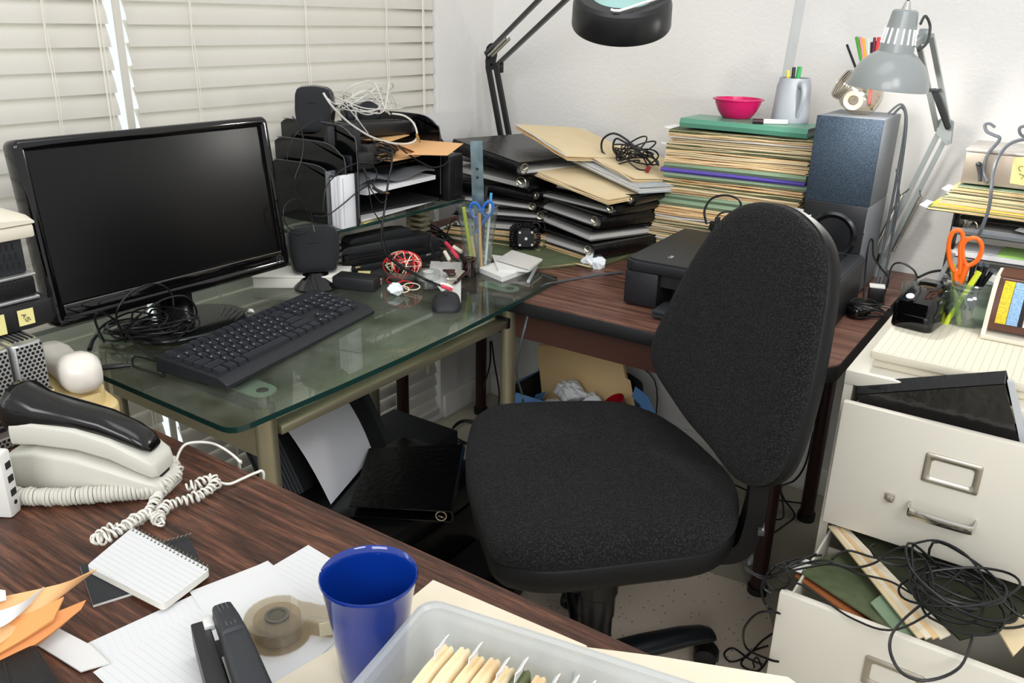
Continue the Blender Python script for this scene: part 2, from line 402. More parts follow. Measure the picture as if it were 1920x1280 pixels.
# ------------------------------------------------------------------ light
def area(name, loc, to, sx, sy, w, col=(1, 1, 1)):
    l = bpy.data.lights.new(name, 'AREA'); l.shape = 'RECTANGLE'; l.size = sx; l.size_y = sy; l.energy = w; l.color = col
    o = bpy.data.objects.new(name, l); COL.objects.link(o); o.location = loc
    o.rotation_euler = (V(to)-V(loc)).to_track_quat('-Z', 'Y').to_euler(); return o
area('ceiling_light', (1.15, -1.35, 2.55), (1.1, -1.3, 0), 1.2, .8, 8, (.98, .99, 1))
area('room_light', (2.9, -2.7, 2.4), (.9, -1.0, .3), .9, .9, 26, (.985, .99, 1))
area('room_fill', (2.2, -5.4, 2.9), (.7, -.5, .5), 2.4, 1.4, 84, (.985, .99, 1))  # unseen fill behind the camera, added to brighten beneath the desks
area('window_daylight', (-.75, -1.6, 1.2), (0, -1.5, 1.1), 3.4, 2.2, 70, (.93, .95, 1))
SKYE = NT('daylight_sky'); _e = SKYE.n('ShaderNodeEmission'); _e.inputs[0].default_value = (.94, .95, 1, 1); _e.inputs[1].default_value = 1.25; SKYE = SKYE.surf(_e.outputs[0])
struct(B().bx(-1.45, -1.4, -5, 1.2, -.5, 3).done('sky_backdrop', SKYE))
w = bpy.data.worlds.new('world'); SC.world = w; w.use_nodes = True
w.node_tree.nodes['Background'].inputs[0].default_value = (.98, .99, 1, 1); w.node_tree.nodes['Background'].inputs[1].default_value = .88
SC.view_settings.view_transform = 'Standard'; SC.view_settings.look = 'None'; SC.view_settings.exposure = 0; SC.view_settings.gamma = 1
# ------------------------------------------------------------------ extra builders
RX = M.Rotation(R(90), 4, 'X')     # polygon (x, y) raised along z  ->  profile (x, z) raised along -y
def loft(b, secs, cap=True, T=None):
    n = len(secs[0]); vs = [p for s in secs for p in s]; fs = []
    for i in range(len(secs)-1):
        for j in range(n): fs.append((i*n+j, i*n+(j+1) % n, (i+1)*n+(j+1) % n, (i+1)*n+j))
    if cap: fs.append(tuple(range(n))[::-1]); fs.append(tuple((len(secs)-1)*n+j for j in range(n)))
    return b._new(vs, fs, T)
def ovalx(x, zc, w, h, n=16, p=2.6, yc=0):
    """super-ellipse cross-section at x (across y, up z)"""
    o = []
    for i in range(n):
        a = 2*math.pi*i/n; c, s = math.cos(a), math.sin(a)
        o.append((x, yc+w/2*math.copysign(abs(c)**(2/p), c), zc+h/2*math.copysign(abs(s)**(2/p), s)))
    return o
def coil(b, path, Rc, r, turns, n=6, per=12, jit=0):
    P = smooth(path, 10); L = [0]
    for i in range(1, len(P)): L.append(L[-1]+(P[i]-P[i-1]).length)
    pts = []; N = None; tot = L[-1]; k = 0; steps = int(turns*per)
    for i in range(steps+1):
        d = tot*i/steps
        while k < len(P)-2 and L[k+1] < d: k += 1
        f = (d-L[k])/max(L[k+1]-L[k], 1e-9); p = P[k].lerp(P[k+1], f); t = (P[k+1]-P[k]).normalized()
        N = (t.orthogonal() if N is None else N-t*N.dot(t)).normalized(); Bn = t.cross(N); a = 2*math.pi*i/per
        q = Rc*(1+jit*math.sin(i*.37)*.5+jit*math.sin(i*.11)*.5)
        pts.append(p+N*(q*math.cos(a))+Bn*(q*math.sin(a)))
    return b.tube(pts, r, n, 1)
def perfmat(name, metal, hole, s, rr, axes=(1, 2), m=.8):
    """metal sheet punched with rows of small round holes"""
    t = NT(name); v = t.sep(t.co()); u = t.math('MULTIPLY', v[axes[0]], 1/s); w = t.math('MULTIPLY', v[axes[1]], 1/(s*.87))
    u = t.math('ADD', u, t.math('MULTIPLY', t.math('FLOOR', w), .5))
    a = t.math('SUBTRACT', t.math('FRACT', u), .5); c = t.math('MULTIPLY', t.math('SUBTRACT', t.math('FRACT', w), .5), .87)
    h = t.math('LESS_THAN', t.math('ADD', t.math('MULTIPLY', a, a), t.math('MULTIPLY', c, c)), rr*rr)
    return t.surf(t.mixs(h, t.bsdf(metal, .34, m), t.bsdf(hole, .8)))
def sticky(name, x, y, z, w, h, label, strokes, parent=None, tilt=0):
    """a yellow note on a face that looks along +x; strokes: (letter, u, v, size)"""
    b = B(TR((x, y, z), (tilt, 0, 0))); b.bx(0, .0008, -w/2, w/2, -h/2, h/2)
    o = b.done(name, YEL, parent)
    if strokes:
        i = B(TR((x, y, z), (tilt, 0, 0)))
        for ch, u, v, s, rot in strokes:
            for st in FONT[ch]:
                pp = []
                for a, c in st:
                    a, c = (a-.5)*s, (c-.5)*s; pp.append((.0012, u+a*math.cos(rot)-c*math.sin(rot), v+a*math.sin(rot)+c*math.cos(rot)))
                i.tube(pp, .0006, 4, 1)
        i.done('handwriting', mk('ink', '3b3b38', .7), o)
    if label: tag(o, label, 'note')
    return o
# ------------------------------------------------------------------ white telephone with a black shoulder rest
PHW = mk('telephone_white', 'c9c7bc', .33, spec=.45)
T = thing('telephone', 'white corded telephone with a black shoulder rest on its handset', 'telephone', (.700, -1.890, .74), R(25.5))
sec = []
for x, w, h in ((-.103, .062, .040), (-.097, .078, .052), (-.06, .082, .060), (0, .082, .056), (.05, .080, .044), (.085, .074, .032), (.104, .060, .022), (.110, .05, .016)):
    sec.append([(x, y*w/.08, max(0, z)) for _, y, z in ovalx(x, h/2, .08, h, 24, 9)])
b = B(); loft(b, sec); b.done('base', PHW, T, local=True, ang=40)
sec = []
for x, zc, w, h in ((-.099, .074, .05, .018), (-.093, .076, .062, .032), (-.06, .080, .064, .034), (0, .077, .062, .032), (.045, .066, .06, .030), (.08, .050, .058, .028), (.098, .040, .052, .024), (.104, .036, .04, .014)):
    sec.append(ovalx(x, zc, w, h, 24, 7))
b = B(); loft(b, sec); hs = b.done('handset', PHW, T, local=True, ang=40)
sec = []
for x, zc, w, h in ((-.112, .098, .03, .03), (-.107, .100, .053, .056), (-.096, .103, .062, .074), (-.080, .105, .063, .070), (-.058, .102, .058, .048), (-.02, .100, .052, .036), (.03, .092, .047, .031), (.065, .080, .044, .025), (.085, .070, .038, .018), (.093, .064, .028, .008)):
    sec.append(ovalx(x, zc, w, h, 24, 2.4))
b = B(); loft(b, sec); tag(b.done('shoulder_rest', mk('rest_black', '0b0b0c', .16, spec=.6), hs, local=True, ang=60), 'glossy black shoulder rest')
B().bx(.088, .103, -.010, .010, .024, .034).done('jack', BLKM, T, local=True)
b = B(); w = at
coil(b, [at(322, 868, z=.752), at(318, 892, z=.750), at(297, 915, z=.751), at(200, 925, z=.752), at(110, 931, z=.752), at(20, 928, z=.752), at(-60, 915, z=.752)], .0095, .0026, 62, 6, 12, .12)
tag(b.done('coiled_cord', PHW, T), 'thick white coiled cord')
b = B()
coil(b, [at(322, 872, z=.757), at(335, 885, z=.752), at(318, 908, z=.748), at(300, 925, z=.747), at(285, 950, z=.748), at(245, 985, z=.748), at(215, 990, z=.75), at(190, 1000, z=.75), at(178, 1012, z=.75), at(205, 1005, z=.755), at(240, 982, z=.757), at(280, 962, z=.755), at(300, 978, z=.75), at(300, 962, z=.75), at(320, 945, z=.75), at(370, 930, z=.75), at(403, 908, z=.75), at(395, 895, z=.752), at(370, 908, z=.75), at(350, 912, z=.749)], .0058, .0016, 66, 5, 10, .35)
b.tube([at(408, 903, z=.747), at(430, 907, z=.744), at(455, 897, z=.744), at(480, 886, z=.745), at(494, 886, z=.742), V((.86, -1.742, .70)), V((.85, -1.73, .5)), V((.86, -1.735, .2))], .0019, 6)
b.tube([at(300, 862, z=.765), at(318, 868, z=.756), at(326, 880, z=.75), at(335, 850, z=.765), at(350, 832, z=.775), at(385, 829, z=.77), at(415, 838, z=.755), at(450, 866, z=.745), V((.80, -1.735, .71)), V((.79, -1.73, .45)), V((.80, -1.735, .1))], .0019, 6)
tag(b.done('tangled_cord', WCORD, T), 'thin tangled white coil cord')
# ------------------------------------------------------------------ old cream telephone behind
OLD = mk('old_cream_plastic', 'e0c88f', .38); IVO = mk('ivory_plastic', 'e3ddd2', .28)
T = thing('telephone', 'yellowed cream telephone with an ivory handset behind the white telephone', 'telephone', (.470, -1.785, .74), R(-12))
def slab(pts, z0, z1, bv): return B().prism(pts, z0, z1, bv, 3)
slab(rc([(-.085, -.042), (.07, -.046), (.10, 0), (.07, .046), (-.085, .042)], [.012, .02, .03, .02, .012]), 0, .028, .006).done('base', OLD, T, local=True)
slab(rc([(-.078, -.030), (.055, -.032), (.082, 0), (.055, .032), (-.078, .030)], [.01, .018, .025, .018, .01]), .026, .050, .006).done('cradle', OLD, T, local=True)
B().bx(-.03, -.005, -.0315, -.0300, .036, .0385).done('badge', mk('badge_dark', '5b5140', .5), T, local=True)
b = B(); loft(b, [ovalx(x, zc, w_, h, 20, 2.6, yc) for x, zc, w_, h, yc in ((-.115, .068, .02, .02, .002), (-.11, .068, .05, .036, .0), (-.08, .069, .056, .040, 0), (-.04, .070, .050, .038, 0), (.0, .074, .050, .044, 0), (.025, .080, .058, .058, 0), (.055, .083, .06, .062, 0), (.072, .080, .05, .048, 0), (.08, .078, .02, .02, 0))])
b.done('handset', IVO, T, local=True, ang=60)
# ------------------------------------------------------------------ stacked boxes at the left edge
PDRV = perfmat('punched_aluminium', 'c9cac9', '0c0c0d', .0068, .36); ALU = mk('aluminium', 'c2c3c2', .36, .85)
def tower(y0, label):
    y1 = y0+.048; T = thing('external_drive', label, 'drive', (.42, (y0+y1)/2, .74), group='perforated silver drives')
    B().prism(rrect(.19, .046, .010, 4), 0, .150, .004).done('case', ALU, T, local=True)
    m = .004
    B().bx(.0945, .0965, -.018, .018, .066, .146).bx(-.08, .08, -.018, .018, .1497, .1512).done('vent_panel', PDRV, T, local=True)
    B().bx(.0945, .0963, -.018, .018, .004, .018).done('vent_strip', PDRV, T, local=True)
    for z, h in ((.030, .006), (.040, .005), (.050, .008)): B().bx(.094, .0968, -.016, -.004, z, z+h).done('port', BLK, T, local=True)
    return T
tower(-1.934, 'perforated silver drive at the left edge, further from the telephones of the two')
t2 = tower(-1.885, 'perforated silver drive beside the old cream telephone, with a yellow note low on its face')
sticky('note', .5165, -1.8945, .804, .030, .036, 'yellow sticky note on the silver drives above the black shoulder rest', [('R', -.006, .008, .006, 0), ('L', .003, .007, .006, 0)])
sticky('note', .5165, -1.853, .795, .03, .03, 'plain yellow sticky note half hidden between silver drive and cream telephone', [])
T = thing('drive_box', 'long black box with yellow notes lying on the silver drives', 'electronics', (.38, -1.88, .893))
B().prism([(.30, -2.02), (.45, -2.02), (.47, -1.83), (.465, -1.795), (.44, -1.788), (.30, -1.788)], .893, .931, .003).done('case', mk('box_black', '151517', .5), T)
B().box((.4545, -1.795, .911), (.02, .012, .03), (0, 0, R(-45))).done('vent', perfmat('punched_black', '1c1c1e', '050505', .003, .33, (1, 2), 0), T)
sticky('note', .4695, -1.836, .913, .023, .024, 'yellow sticky note reading A5 on the long black box', [('A', -.003, .003, .006, -1.2), ('5', .001, -.004, .006, -1.2)])
sticky('note', .4715, -1.884, .911, .034, .030, 'plain yellow sticky note at the left edge on the long black box', [])
T = thing('drive_box', 'black perforated box with silver rims, under the ridged black box', 'electronics', (.38, -1.88, .932))
B().bx(.30, .455, -2.0, -1.806, .938, .968, .004).done('case', perfmat('punched_dark', '1a1a1b', '040404', .0075, .34, (1, 2), .2), T)
B().bx(.298, .458, -2.0, -1.8045, .968, .973, .002).done('top_rim', ALU, T); B().bx(.298, .458, -2.0, -1.8045, .932, .938, .002).done('bottom_rim', ALU, T)
T = thing('drive_box', 'ridged black box under the cream modem', 'electronics', (.38, -1.9, .973))
B().bx(.30, .450, -2.0, -1.812, .973, 1.026, .004).done('case', mk('ridge_black', '222427', .55), T)
b = B()
for r_ in range(3):
    for k in range(9):
        y = -1.82-.0085*k-.003*r_; z = .982+.014*r_; b.bx(.4495, .4512, y-.0022, y, z, z+.010)
b.done('slots', BLKM, T)
T = thing('modem', 'cream plastic desktop modem on top of the stack at the left edge', 'modem', (.38, -1.9, 1.026))
B().bx(.32, .462, -2.05, -1.797, 1.026, 1.046, .004).done('lower_case', CREAM, T)
b = B(); loft(b, [[(.30, y, 1.047), (.463, y, 1.047), (.463, y, 1.047+h), (.44, y, 1.050+h*2.0), (.30, y, 1.05+h*2.2)] for y, h in ((-2.06, .012), (-1.88, .012), (-1.81, .006), (-1.796, .003))]); b.done('upper_case', CREAM, T, ang=25)
B().prism(ell((.43, -1.862), .012, .016), 1.072, 1.0765, .001).done('button', mk('cream_button', 'cdbf9e', .4), T)
# white hub at the left edge
T = thing('network_hub', 'slim white hub with ports standing upright at the left edge', 'hub', (.64, -2.06, .74))
p0, p1 = at(27, 968, z=.741), at(-6, 850, z=.80)
d = V((.16, .23, 0)).normalized()
b = B(FR((p0.x, p0.y, .74), (0, 0, 1), (.52, -.85, 0))); b.bx(-.018, .004, -.14, 0, 0, .090, .004); b.done('case', WHT, T)
q = B(FR((p0.x, p0.y, .74), (0, 0, 1), (.52, -.85, 0)))
for k in range(3): q.bx(-.013, -.003, -.0008, .0006, .028+k*.019, .037+k*.019)
q.cyl(.003, 0, .001, 12, TR((-.008, -.0004, .018), (R(-90), 0, 0))); q.done('ports', BLKM, T)
# ------------------------------------------------------------------ notepads
LINEP = {}
def ruled(name, ang, pitch, linecol, margin=None, org=(0, 0)):
    """white paper with printed lines across (object space, rotated by ang)"""
    t = NT(name); v = t.sep(t.co((1, 1, 1), (0, 0, -ang)))
    f = t.math('FRACT', t.math('MULTIPLY', t.math('ADD', v[1], 1+org[1]), 1/pitch)); l = t.math('LESS_THAN', f, .07)
    c = t.mixc(l, 'd0d0cf', linecol)
    if margin is not None:
        q = t.math('ABSOLUTE', t.math('SUBTRACT', v[0], margin)); c = t.mixc(t.math('LESS_THAN', q, .0004), c, 'd79aa0')
    return t.surf(t.bsdf(c, .8))
def quadbox(b, P, z0, z1, bv=0): return b.prism([(p.x, p.y) for p in P], z0, z1, bv)
T = thing('notebook', 'small black spiral notebook under the white spiral notepad', 'notebook', (.92, -1.96, .74))
P = [at(175, 1135, z=.744), at(266, 1108, z=.744), at(372, 1045, z=.744), at(352, 1003, z=.744), at(305, 1012, z=.744), at(168, 1080, z=.744)]
P = [at(174, 1133, z=.744), at(385, 1068, z=.744), at(352, 1003, z=.744), at(150, 1060, z=.744)]
quadbox(B(), P, .7402, .7432).done('pages', PAPER, T); quadbox(B(), P, .7432, .7440).done('cover', mk('cover_black', '1b1d22', .4), T)
sp = B(); a, c = at(296, 1022, z=.744), at(353, 1006, z=.744)
for k in range(8):
    p = a.lerp(c, k/7); sp.tube([p+V((0, 0, .000)), p+V((.002, .003, .0045)), p+V((.003, .006, 0)), p+V((.002, .004, -.003))], .0005, 4, 3)
sp.done('spiral', STEEL, T)
P = [at(162, 1060, z=.753), at(305, 1133, z=.753), at(394, 1066, z=.753), at(248, 988, z=.753)]
vx = (P[2]-P[3]); ang = math.atan2(vx.y, vx.x)
T = thing('notepad', 'white ruled spiral notepad lying askew on the black notebook', 'notepad', (P[0]+P[2])/2*1.0-V((0, 0, .753-.7445)))
def rq(P, r=.006): return rc([(p.x, p.y) for p in P], r)
B().prism(rq(P), .7445, .7520).done('pages', mk('page_edges', 'd8d5cc', .85), T)
B().prism(rq(P), .7521, .7527).done('top_page', ruled('ruled_small', ang, .0068, 'a9b4bd'), T)
sp = B(); a, c = P[3].lerp(P[2], .04), P[3].lerp(P[2], .97); inn = (P[0]-P[3]).normalized()
ho = B()
for k in range(20):
    p = a.lerp(c, k/19); i0 = p+inn*.004; ho.cyl(.0011, 0, .0003, 8, TR((i0.x, i0.y, .7527)))
    sp.tube([i0+V((0, 0, .0)), p+V((0, 0, .0035))-inn*.001, p-inn*.003+V((0, 0, 0)), p-inn*.001+V((0, 0, -.006)), i0+V((0, 0, -.007))], .0005, 4, 3)
sp.done('spiral', STEEL, T); ho.done('holes', BLKM, T)
# ------------------------------------------------------------------ loose ruled sheets
def sheet(name, P, z, mat, label, cat='paper', curl=0.0, th=.0003, n=8):
    """a sheet of paper through four corners, faintly curled"""
    rows = []
    for i in range(n+1):
        u = i/n; rows.append([(P[0].lerp(P[1], j/n)).lerp(P[3].lerp(P[2], j/n), u)+V((0, 0, curl*(max(0, u-.75)/.25)**2+curl*.6*(max(0, j/n-.8)/.2)**2)) for j in range(n+1)])
    b = B(); b.grid([[V((p.x, p.y, z+(p.z-P[0].z))) for p in r] for r in rows], th)
    return tag(b.done(name, mat), label, cat)
d1 = (at(500, 1050, z=.742)-at(165, 1203, z=.742)).normalized(); n1 = V((d1.y, -d1.x, 0))
A0 = at(162, 1204, z=.742); L1 = (at(502, 1049, z=.742)-A0).length
a1 = math.atan2(d1.y, d1.x)
sheet('ruled_sheet', [A0, A0+d1*L1, A0+d1*L1+n1*.23, A0+n1*.23], .7407, ruled('ruled_wide', a1+R(82), .0071, 'b9cbe0', None), 'large ruled sheet under the stapler, with slanting blue lines', curl=0)
B0 = at(578, 1020, z=.742); d2 = (at(626, 1049, z=.742)-B0).normalized(); n2 = V((d2.y, -d2.x, 0)); e2 = (at(500, 1066, z=.742)-B0).normalized()
sheet('ruled_sheet', [B0, B0+d2*.12, B0+d2*.12+e2*.27, B0+e2*.27], .7411, ruled('ruled_mid', math.atan2(d2.y, d2.x)+R(4), .0075, 'b5c0c8'), 'ruled sheet reaching furthest under the blue mug', curl=0)
C0 = at(500, 1050, z=.742); C1 = C0+(at(330, 1240, z=.742)-C0)*1.15
mr = (C1-C0); d3 = mr.normalized(); n3 = V((-d3.y, d3.x, 0))
sheet('ruled_sheet', [at(355, 1108, z=.742), at(500, 1052, z=.742), at(640, 1190, z=.742), at(500, 1330, z=.742)], .7415, ruled('ruled_faint', R(-60), .007, 'ccd4da'), 'faintly ruled sheet directly under the tape dispenser')
# ------------------------------------------------------------------ stapler, standing open-jawed on its side edge of the desk
STB = mk('stapler_black', '1d1e20', .38, grain=.2, gs=900)
a, c = at(400, 1140, z=.79), at(452, 1300, z=.79)
dd = (c-a); dd.z = 0; L = .155; dd.normalize()
T = thing('stapler', 'black stapler lying on the ruled sheets left of the tape dispenser', 'stapler', (0, 0, 0))
T.matrix_world = FR((a.x, a.y, .7425), (0, 0, 1), dd); MW[T.name] = FR((a.x, a.y, .7425), (0, 0, 1), dd)
B().prism(rc([(0, -.022), (L, -.024), (L, .022), (0, .018)], .006), 0, .010, .003).done('base', STB, T, local=True)
B().prism(rc([(.0, -.023), (L, -.025), (L, -.005), (0, -.006)], .002), .010, .037, .003).done('magazine_arm', STB, T, local=True)
B().bx(-.0015, .016, -.012, -.002, .034, .0405, .001).done('staple_plate', mk('plate_white', 'e2e2e0', .3, .3), T, local=True)
b = B(); loft(b, [ovalx(x, z, w_, h, 16, 4.5, yc) for x, z, w_, h, yc in ((-.001, .036, .014, .012, .008), (.003, .040, .020, .026, .008), (.03, .044, .022, .032, .009), (.055, .045, .024, .034, .010), (.057, .044, .026, .030, .010), (L, .047, .030, .036, .011))])
b.done('handle', DGR, T, local=True)
b = B()
for k in range(3): b.bar((.006, .003+.004*k, .0545), (.050, .005+.004*k, .0615), .0008, .0008)
b.done('grip_lines', mk('line_grey', '5a5d61', .5), T, local=True)
B().bx(.060, L, -.0045, -.001, .020, .036).done('steel_rail', CHROME, T, local=True)
# ------------------------------------------------------------------ tape dispenser
SMOKE = thin('smoky_plastic', 'efeae0', .03, .06, .06, 'c2b9aa')
T = thing('tape_dispenser', 'smoky translucent tape dispenser beside the blue mug', 'tape dispenser', (1.138, -1.955, .7425), R(52))
def dring(z0, z1): return B()
out = [(-.0*1, 0)]
sh = ell((0, 0), .033, .033, 20, 62, 342)+[(.033*math.cos(R(342)), .033*math.sin(R(342))), (.05, -.020), (.074, -.022), (.076, -.006), (.060, .000), (.045, .004), (.034, .012), (.026, .016), (.022, .020)]
B().prism(sh, 0, .0016, T=None).done('side_plate', SMOKE, T, local=True)
B().prism(sh, .0225, .0240).done('side_plate', SMOKE, T, local=True)
b = B(); n = len(sh)
loop = sh
for i in range(n-1):
    b._new([(loop[i][0], loop[i][1], .0016), (loop[i+1][0], loop[i+1][1], .0016), (loop[i+1][0], loop[i+1][1], .0225), (loop[i][0], loop[i][1], .0225)], [(0, 1, 2, 3)])
b.done('rim_wall', SMOKE, T, local=True)
B().lathe([(.0125, .002), (.024, .002), (.024, .022), (.0125, .022), (.0125, .002)], 28).done('tape_roll', thin('clear_tape', 'e6dfd0', .03, .1, .22, 'd8cfb8'), T, local=True)
B().lathe([(.0095, .001), (.0125, .001), (.0125, .0248), (.0095, .0248), (.0095, .001)], 24).done('hub', mk('hub_grey', '57544d', .25), T, local=True)
b = B(); b.bx(.066, .0675, -.020, -.004, 0, .034).bx(.058, .0675, -.020, -.018, .02, .034); b.done('cutter', SMOKE, T, local=True)
B().bx(.040, .0735, -.021, -.0195, .004, .020).done('tape_end', mk('tape_film', 'c9bfa4', .2), T, local=True)
# ------------------------------------------------------------------ blue mug
MUGB = mk('mug_blue', '082c80', .10, spec=.6, coat=.5)
T = B().lathe([(1e-5, .743), (.029, .743), (.031, .746), (.0355, .79), (.0405, .83), (.0445, .853), (.0462, .8565), (.0455, .8585), (.0437, .857), (.0418, .848), (.038, .82), (.032, .77), (.028, .752), (1e-5, .750)], 48, TR((1.2545, -1.938, 0))).done('mug', MUGB, ang=60)
tag(T, 'empty cobalt blue ceramic mug standing on the ruled sheets', 'mug')
# ------------------------------------------------------------------ manila folders on the desk's right
def flatpoly(name, P, z, th, mat, label, cat, parent=None):
    o = B().prism([(p.x, p.y) for p in P], z, z+th).done(name, mat, parent)
    return tag(o, label, cat) if label else o
P = [at(812, 1087, z=.743), at(1240, 1229, z=.743)]
q = at(735, 1150, z=.743)
PM = mk('manila_pale', 'e6dcc6', .75, var='e0d4ba', vs=10)
flatpoly('file_folder', [P[0], at(1100, 1210, z=.743), V((1.45, -1.86, 0)), V((1.40, -2.06, 0)), V((1.18, -2.05, 0)), q], .7420, .0012, PM, 'pale manila folder lying flat beneath the clear plastic bin', 'folder')
flatpoly('file_folder', [at(1060, 1205, z=.748), at(1235, 1227, z=.748), at(1478, 1266, z=.748), at(1492, 1276, z=.748), at(1540, 1400, z=.748), V((1.47, -2.0, 0)), V((1.36, -1.9, 0))], .7440, .0022, PM, 'cream manila folder overhanging the walnut desk edge at bottom right', 'folder')
# ------------------------------------------------------------------ clear plastic bin with hanging files
BINM = thin('milky_bin', 'e9edf0', .03, .12, .32, 'd3d7da')
ztop = .838
F = [at(800, 1118, z=ztop), at(1075, 1203, z=ztop)]
ux = (at(1300, 1300, z=ztop)-F[0]); ux.z = 0; ux.normalize(); ux = (at(1075, 1206, z=ztop)-F[0]); ux.z = 0; ux.normalize()
uy = (at(600, 1288, z=ztop)-F[0]); uy.z = 0; uy.normalize(); uy = V((ux.y, -ux.x, 0))
O = F[0]; X = FR((O.x, O.y, .7465), (0, 0, 1), ux)   # local y points away from camera; the bin spans -y
T = thing('storage_bin', 'clear milky plastic bin of hanging files at the bottom of the picture', 'bin', (0, 0, 0)); T.matrix_world = X; MW[T.name] = X
W_, D_, H_ = .30, .22, ztop-.7465
def ringp(ins, r=.018): return [(x+W_/2, y-D_/2) for x, y in rrect(W_-2*ins, D_-2*ins, r, 6)]
b = B(); n = 28
prof = [(.014, .0), (.011, .03), (.007, H_-.018), (.006, H_-.014), (.0, H_-.012), (.0, H_), (.004, H_+.001), (.007, H_-.001), (.0085, H_-.02), (.0125, .03), (.016, .003)]
vs = []; 
for ins, z in prof: vs.append([(x, y, z) for x, y in ringp(ins)])
loft(b, vs, cap=False); m_ = len(vs[0])
b._new(vs[0], [tuple(range(m_))]); b._new(vs[-1], [tuple(range(m_))]); b.done('body', BINM, T, local=True)
B().bx(.0095, .0105, -.10, -.098, .01, H_-.02).done('rib', BINM, T, local=True); B().bx(.15, .1515, -.012, -.0095, .01, H_-.02).done('rib', BINM, T, local=True)
FC = ['e8d2a6', 'ead9b4', 'e3c996', 'd8b888', 'e8d5ae', '59603f', 'dcb888', 'e6cfa0', '5f6748', 'e4caa0', 'e9d6b0']
fl = []
for k in range(11):
    dk = FC[k][0] == '5'
    t = thing('hanging_file', ('olive' if dk else 'manila')+' hanging file in the clear bin, '+['first from its corner beside the mug', 'second from its corner beside the mug', 'third from its corner beside the mug', 'fourth from its corner beside the mug', 'fifth from its corner beside the mug', 'the dark one among pale ones', 'seventh from its corner beside the mug', 'eighth from its corner beside the mug', 'the second dark one', 'tenth from its corner beside the mug', 'furthest right of the row'][k], 'file', (O.x, O.y, .75), group='hanging files in the clear bin')
    mW = X @ TR((.034+.0150*k, 0, 0)); t.matrix_world = mW; MW[t.name] = mW
    b = B(); w0, w1 = -.200, -.030-rnd.uniform(0, .004); hh = H_-.012+rnd.uniform(-.002, .002)
    secs = []; wv = [rnd.uniform(-.0015, .0015) for _ in range(6)]
    for j in range(6):
        y = w0+(w1-w0)*j/5; h2 = hh+wv[j]*(0 if j in (0, 5) else 1)-(.003 if j == 5 else 0); o = wv[j]*.6
        secs.append([(o, y, .004), (o, y, h2-.005), (o+.0016, y, h2-.001), (o+.0045, y, h2), (o+.0052, y, h2-.0025), (o+.0062, y, h2-.002), (o+.0092, y, h2+.0004), (o+.0112, y, h2-.002), (o+.0116, y, h2-.006), (o+.0116, y, .004)])
    loft(b, secs)
    b.done('pocket', mk('file_'+FC[k], FC[k], .78, var={'5': '6d7450'}.get(FC[k][0], 'f0e0bd'), vs=20), t, local=True)
    if k in (0, 2, 4, 5, 7, 8, 9):
        ty = w1-(.004, 0, .0, 0, .006, .002, 0, .004, .0, .002)[k]
        b = B(); b.grid([[(.004, ty-.018, hh-.004), (.004, ty, hh-.004)], [(.005, ty-.018, hh+.008), (.005, ty, hh+.008)], [(.009, ty-.018, hh+.013), (.009, ty, hh+.013)]], .0008)
        b.done('tab', mk('tab_white', 'f2f2f2', .35), t, local=True)
# ------------------------------------------------------------------ envelopes and pocket book at bottom left
ORG = mk('envelope_orange', 'e3b07a', .7); ORG2 = mk('envelope_deep_orange', 'd68c52', .7)
def bent(name, edge, back, th, mat, label, cat='envelope'):
    """a paper thing as a ruled surface between a seen edge and a hidden edge"""
    A = smooth(edge, 4); C = smooth(back, 4); m = max(len(A), len(C)); 
    def rs(P, k): 
        f = k/(m-1)*(len(P)-1); i = min(int(f), len(P)-2); return P[i].lerp(P[i+1], f-i)
    rows = [[rs(A, k) for k in range(m)], [rs(A, k).lerp(rs(C, k), .5) for k in range(m)], [rs(C, k) for k in range(m)]]
    b = B(); b.grid(rows, th); o = b.done(name, mat)
    return tag(o, label, cat) if label else o
bent('envelope', [at(182, 1068, z=.776), at(110, 1095, z=.783), at(-30, 1125, z=.782)], [at(165, 1080, z=.772), at(60, 1160, z=.77), at(-30, 1230, z=.765)], .0015, ORG, 'pale orange envelope on top of the pile at the lower left')
bent('letter', [at(83, 1100, z=.7845), at(40, 1130, z=.787), at(-20, 1150, z=.786)], [at(60, 1130, z=.780), at(20, 1165, z=.78), at(-20, 1185, z=.779)], .001, PAPER, 'folded white letter tucked between the orange envelopes', 'letter')
bent('letter', [at(10, 1106, z=.789), at(-20, 1102, z=.789)], [at(12, 1124, z=.786), at(-20, 1132, z=.786)], .001, PAPER, 'torn white slip at the left edge on the orange envelopes', 'letter')
bent('envelope', [at(162, 1124, z=.768), at(60, 1165, z=.769), at(-30, 1200, z=.767)], [at(152, 1142, z=.763), at(70, 1205, z=.757), at(-30, 1262, z=.752)], .006, ORG2, 'deep orange envelope under the pale one, its ragged end towards the ruled sheets')
bent('envelope', [at(120, 1118, z=.774), at(50, 1150, z=.775), at(-30, 1172, z=.774)], [at(100, 1160, z=.770), at(40, 1200, z=.765), at(-30, 1240, z=.760)], .003, mk('envelope_mid', 'e39a5a', .7), 'orange envelope in the middle of the pile at the lower left')
tag(B().prism([(p.x, p.y) for p in (at(62, 1198, z=.7475), at(110, 1172, z=.7475), at(168, 1202, z=.7475), at(204, 1236, z=.7475), at(150, 1252, z=.7475))], .7420, .7435).done('envelope', PAPER), 'white envelope beside the black pocket book', 'envelope')
P = [at(66, 1204, z=.757), at(112, 1278, z=.757), at(70, 1330, z=.757), at(-40, 1255, z=.757)]
T = thing('pocket_book', 'black leather pocket book at the bottom left corner', 'wallet', (.99, -2.15, .7445))
B().prism(rq(P, .008), .7445, .7575, .003).done('cover', mk('leather_black', '0f1011', .5, grain=.4, gs=500), T)
B().prism([(p.x, p.y) for p in (at(5, 1240, z=.758), at(9, 1239, z=.758), at(22, 1290, z=.758), at(17, 1292, z=.758))], .7575, .7582).done('seam', BLKM, T)
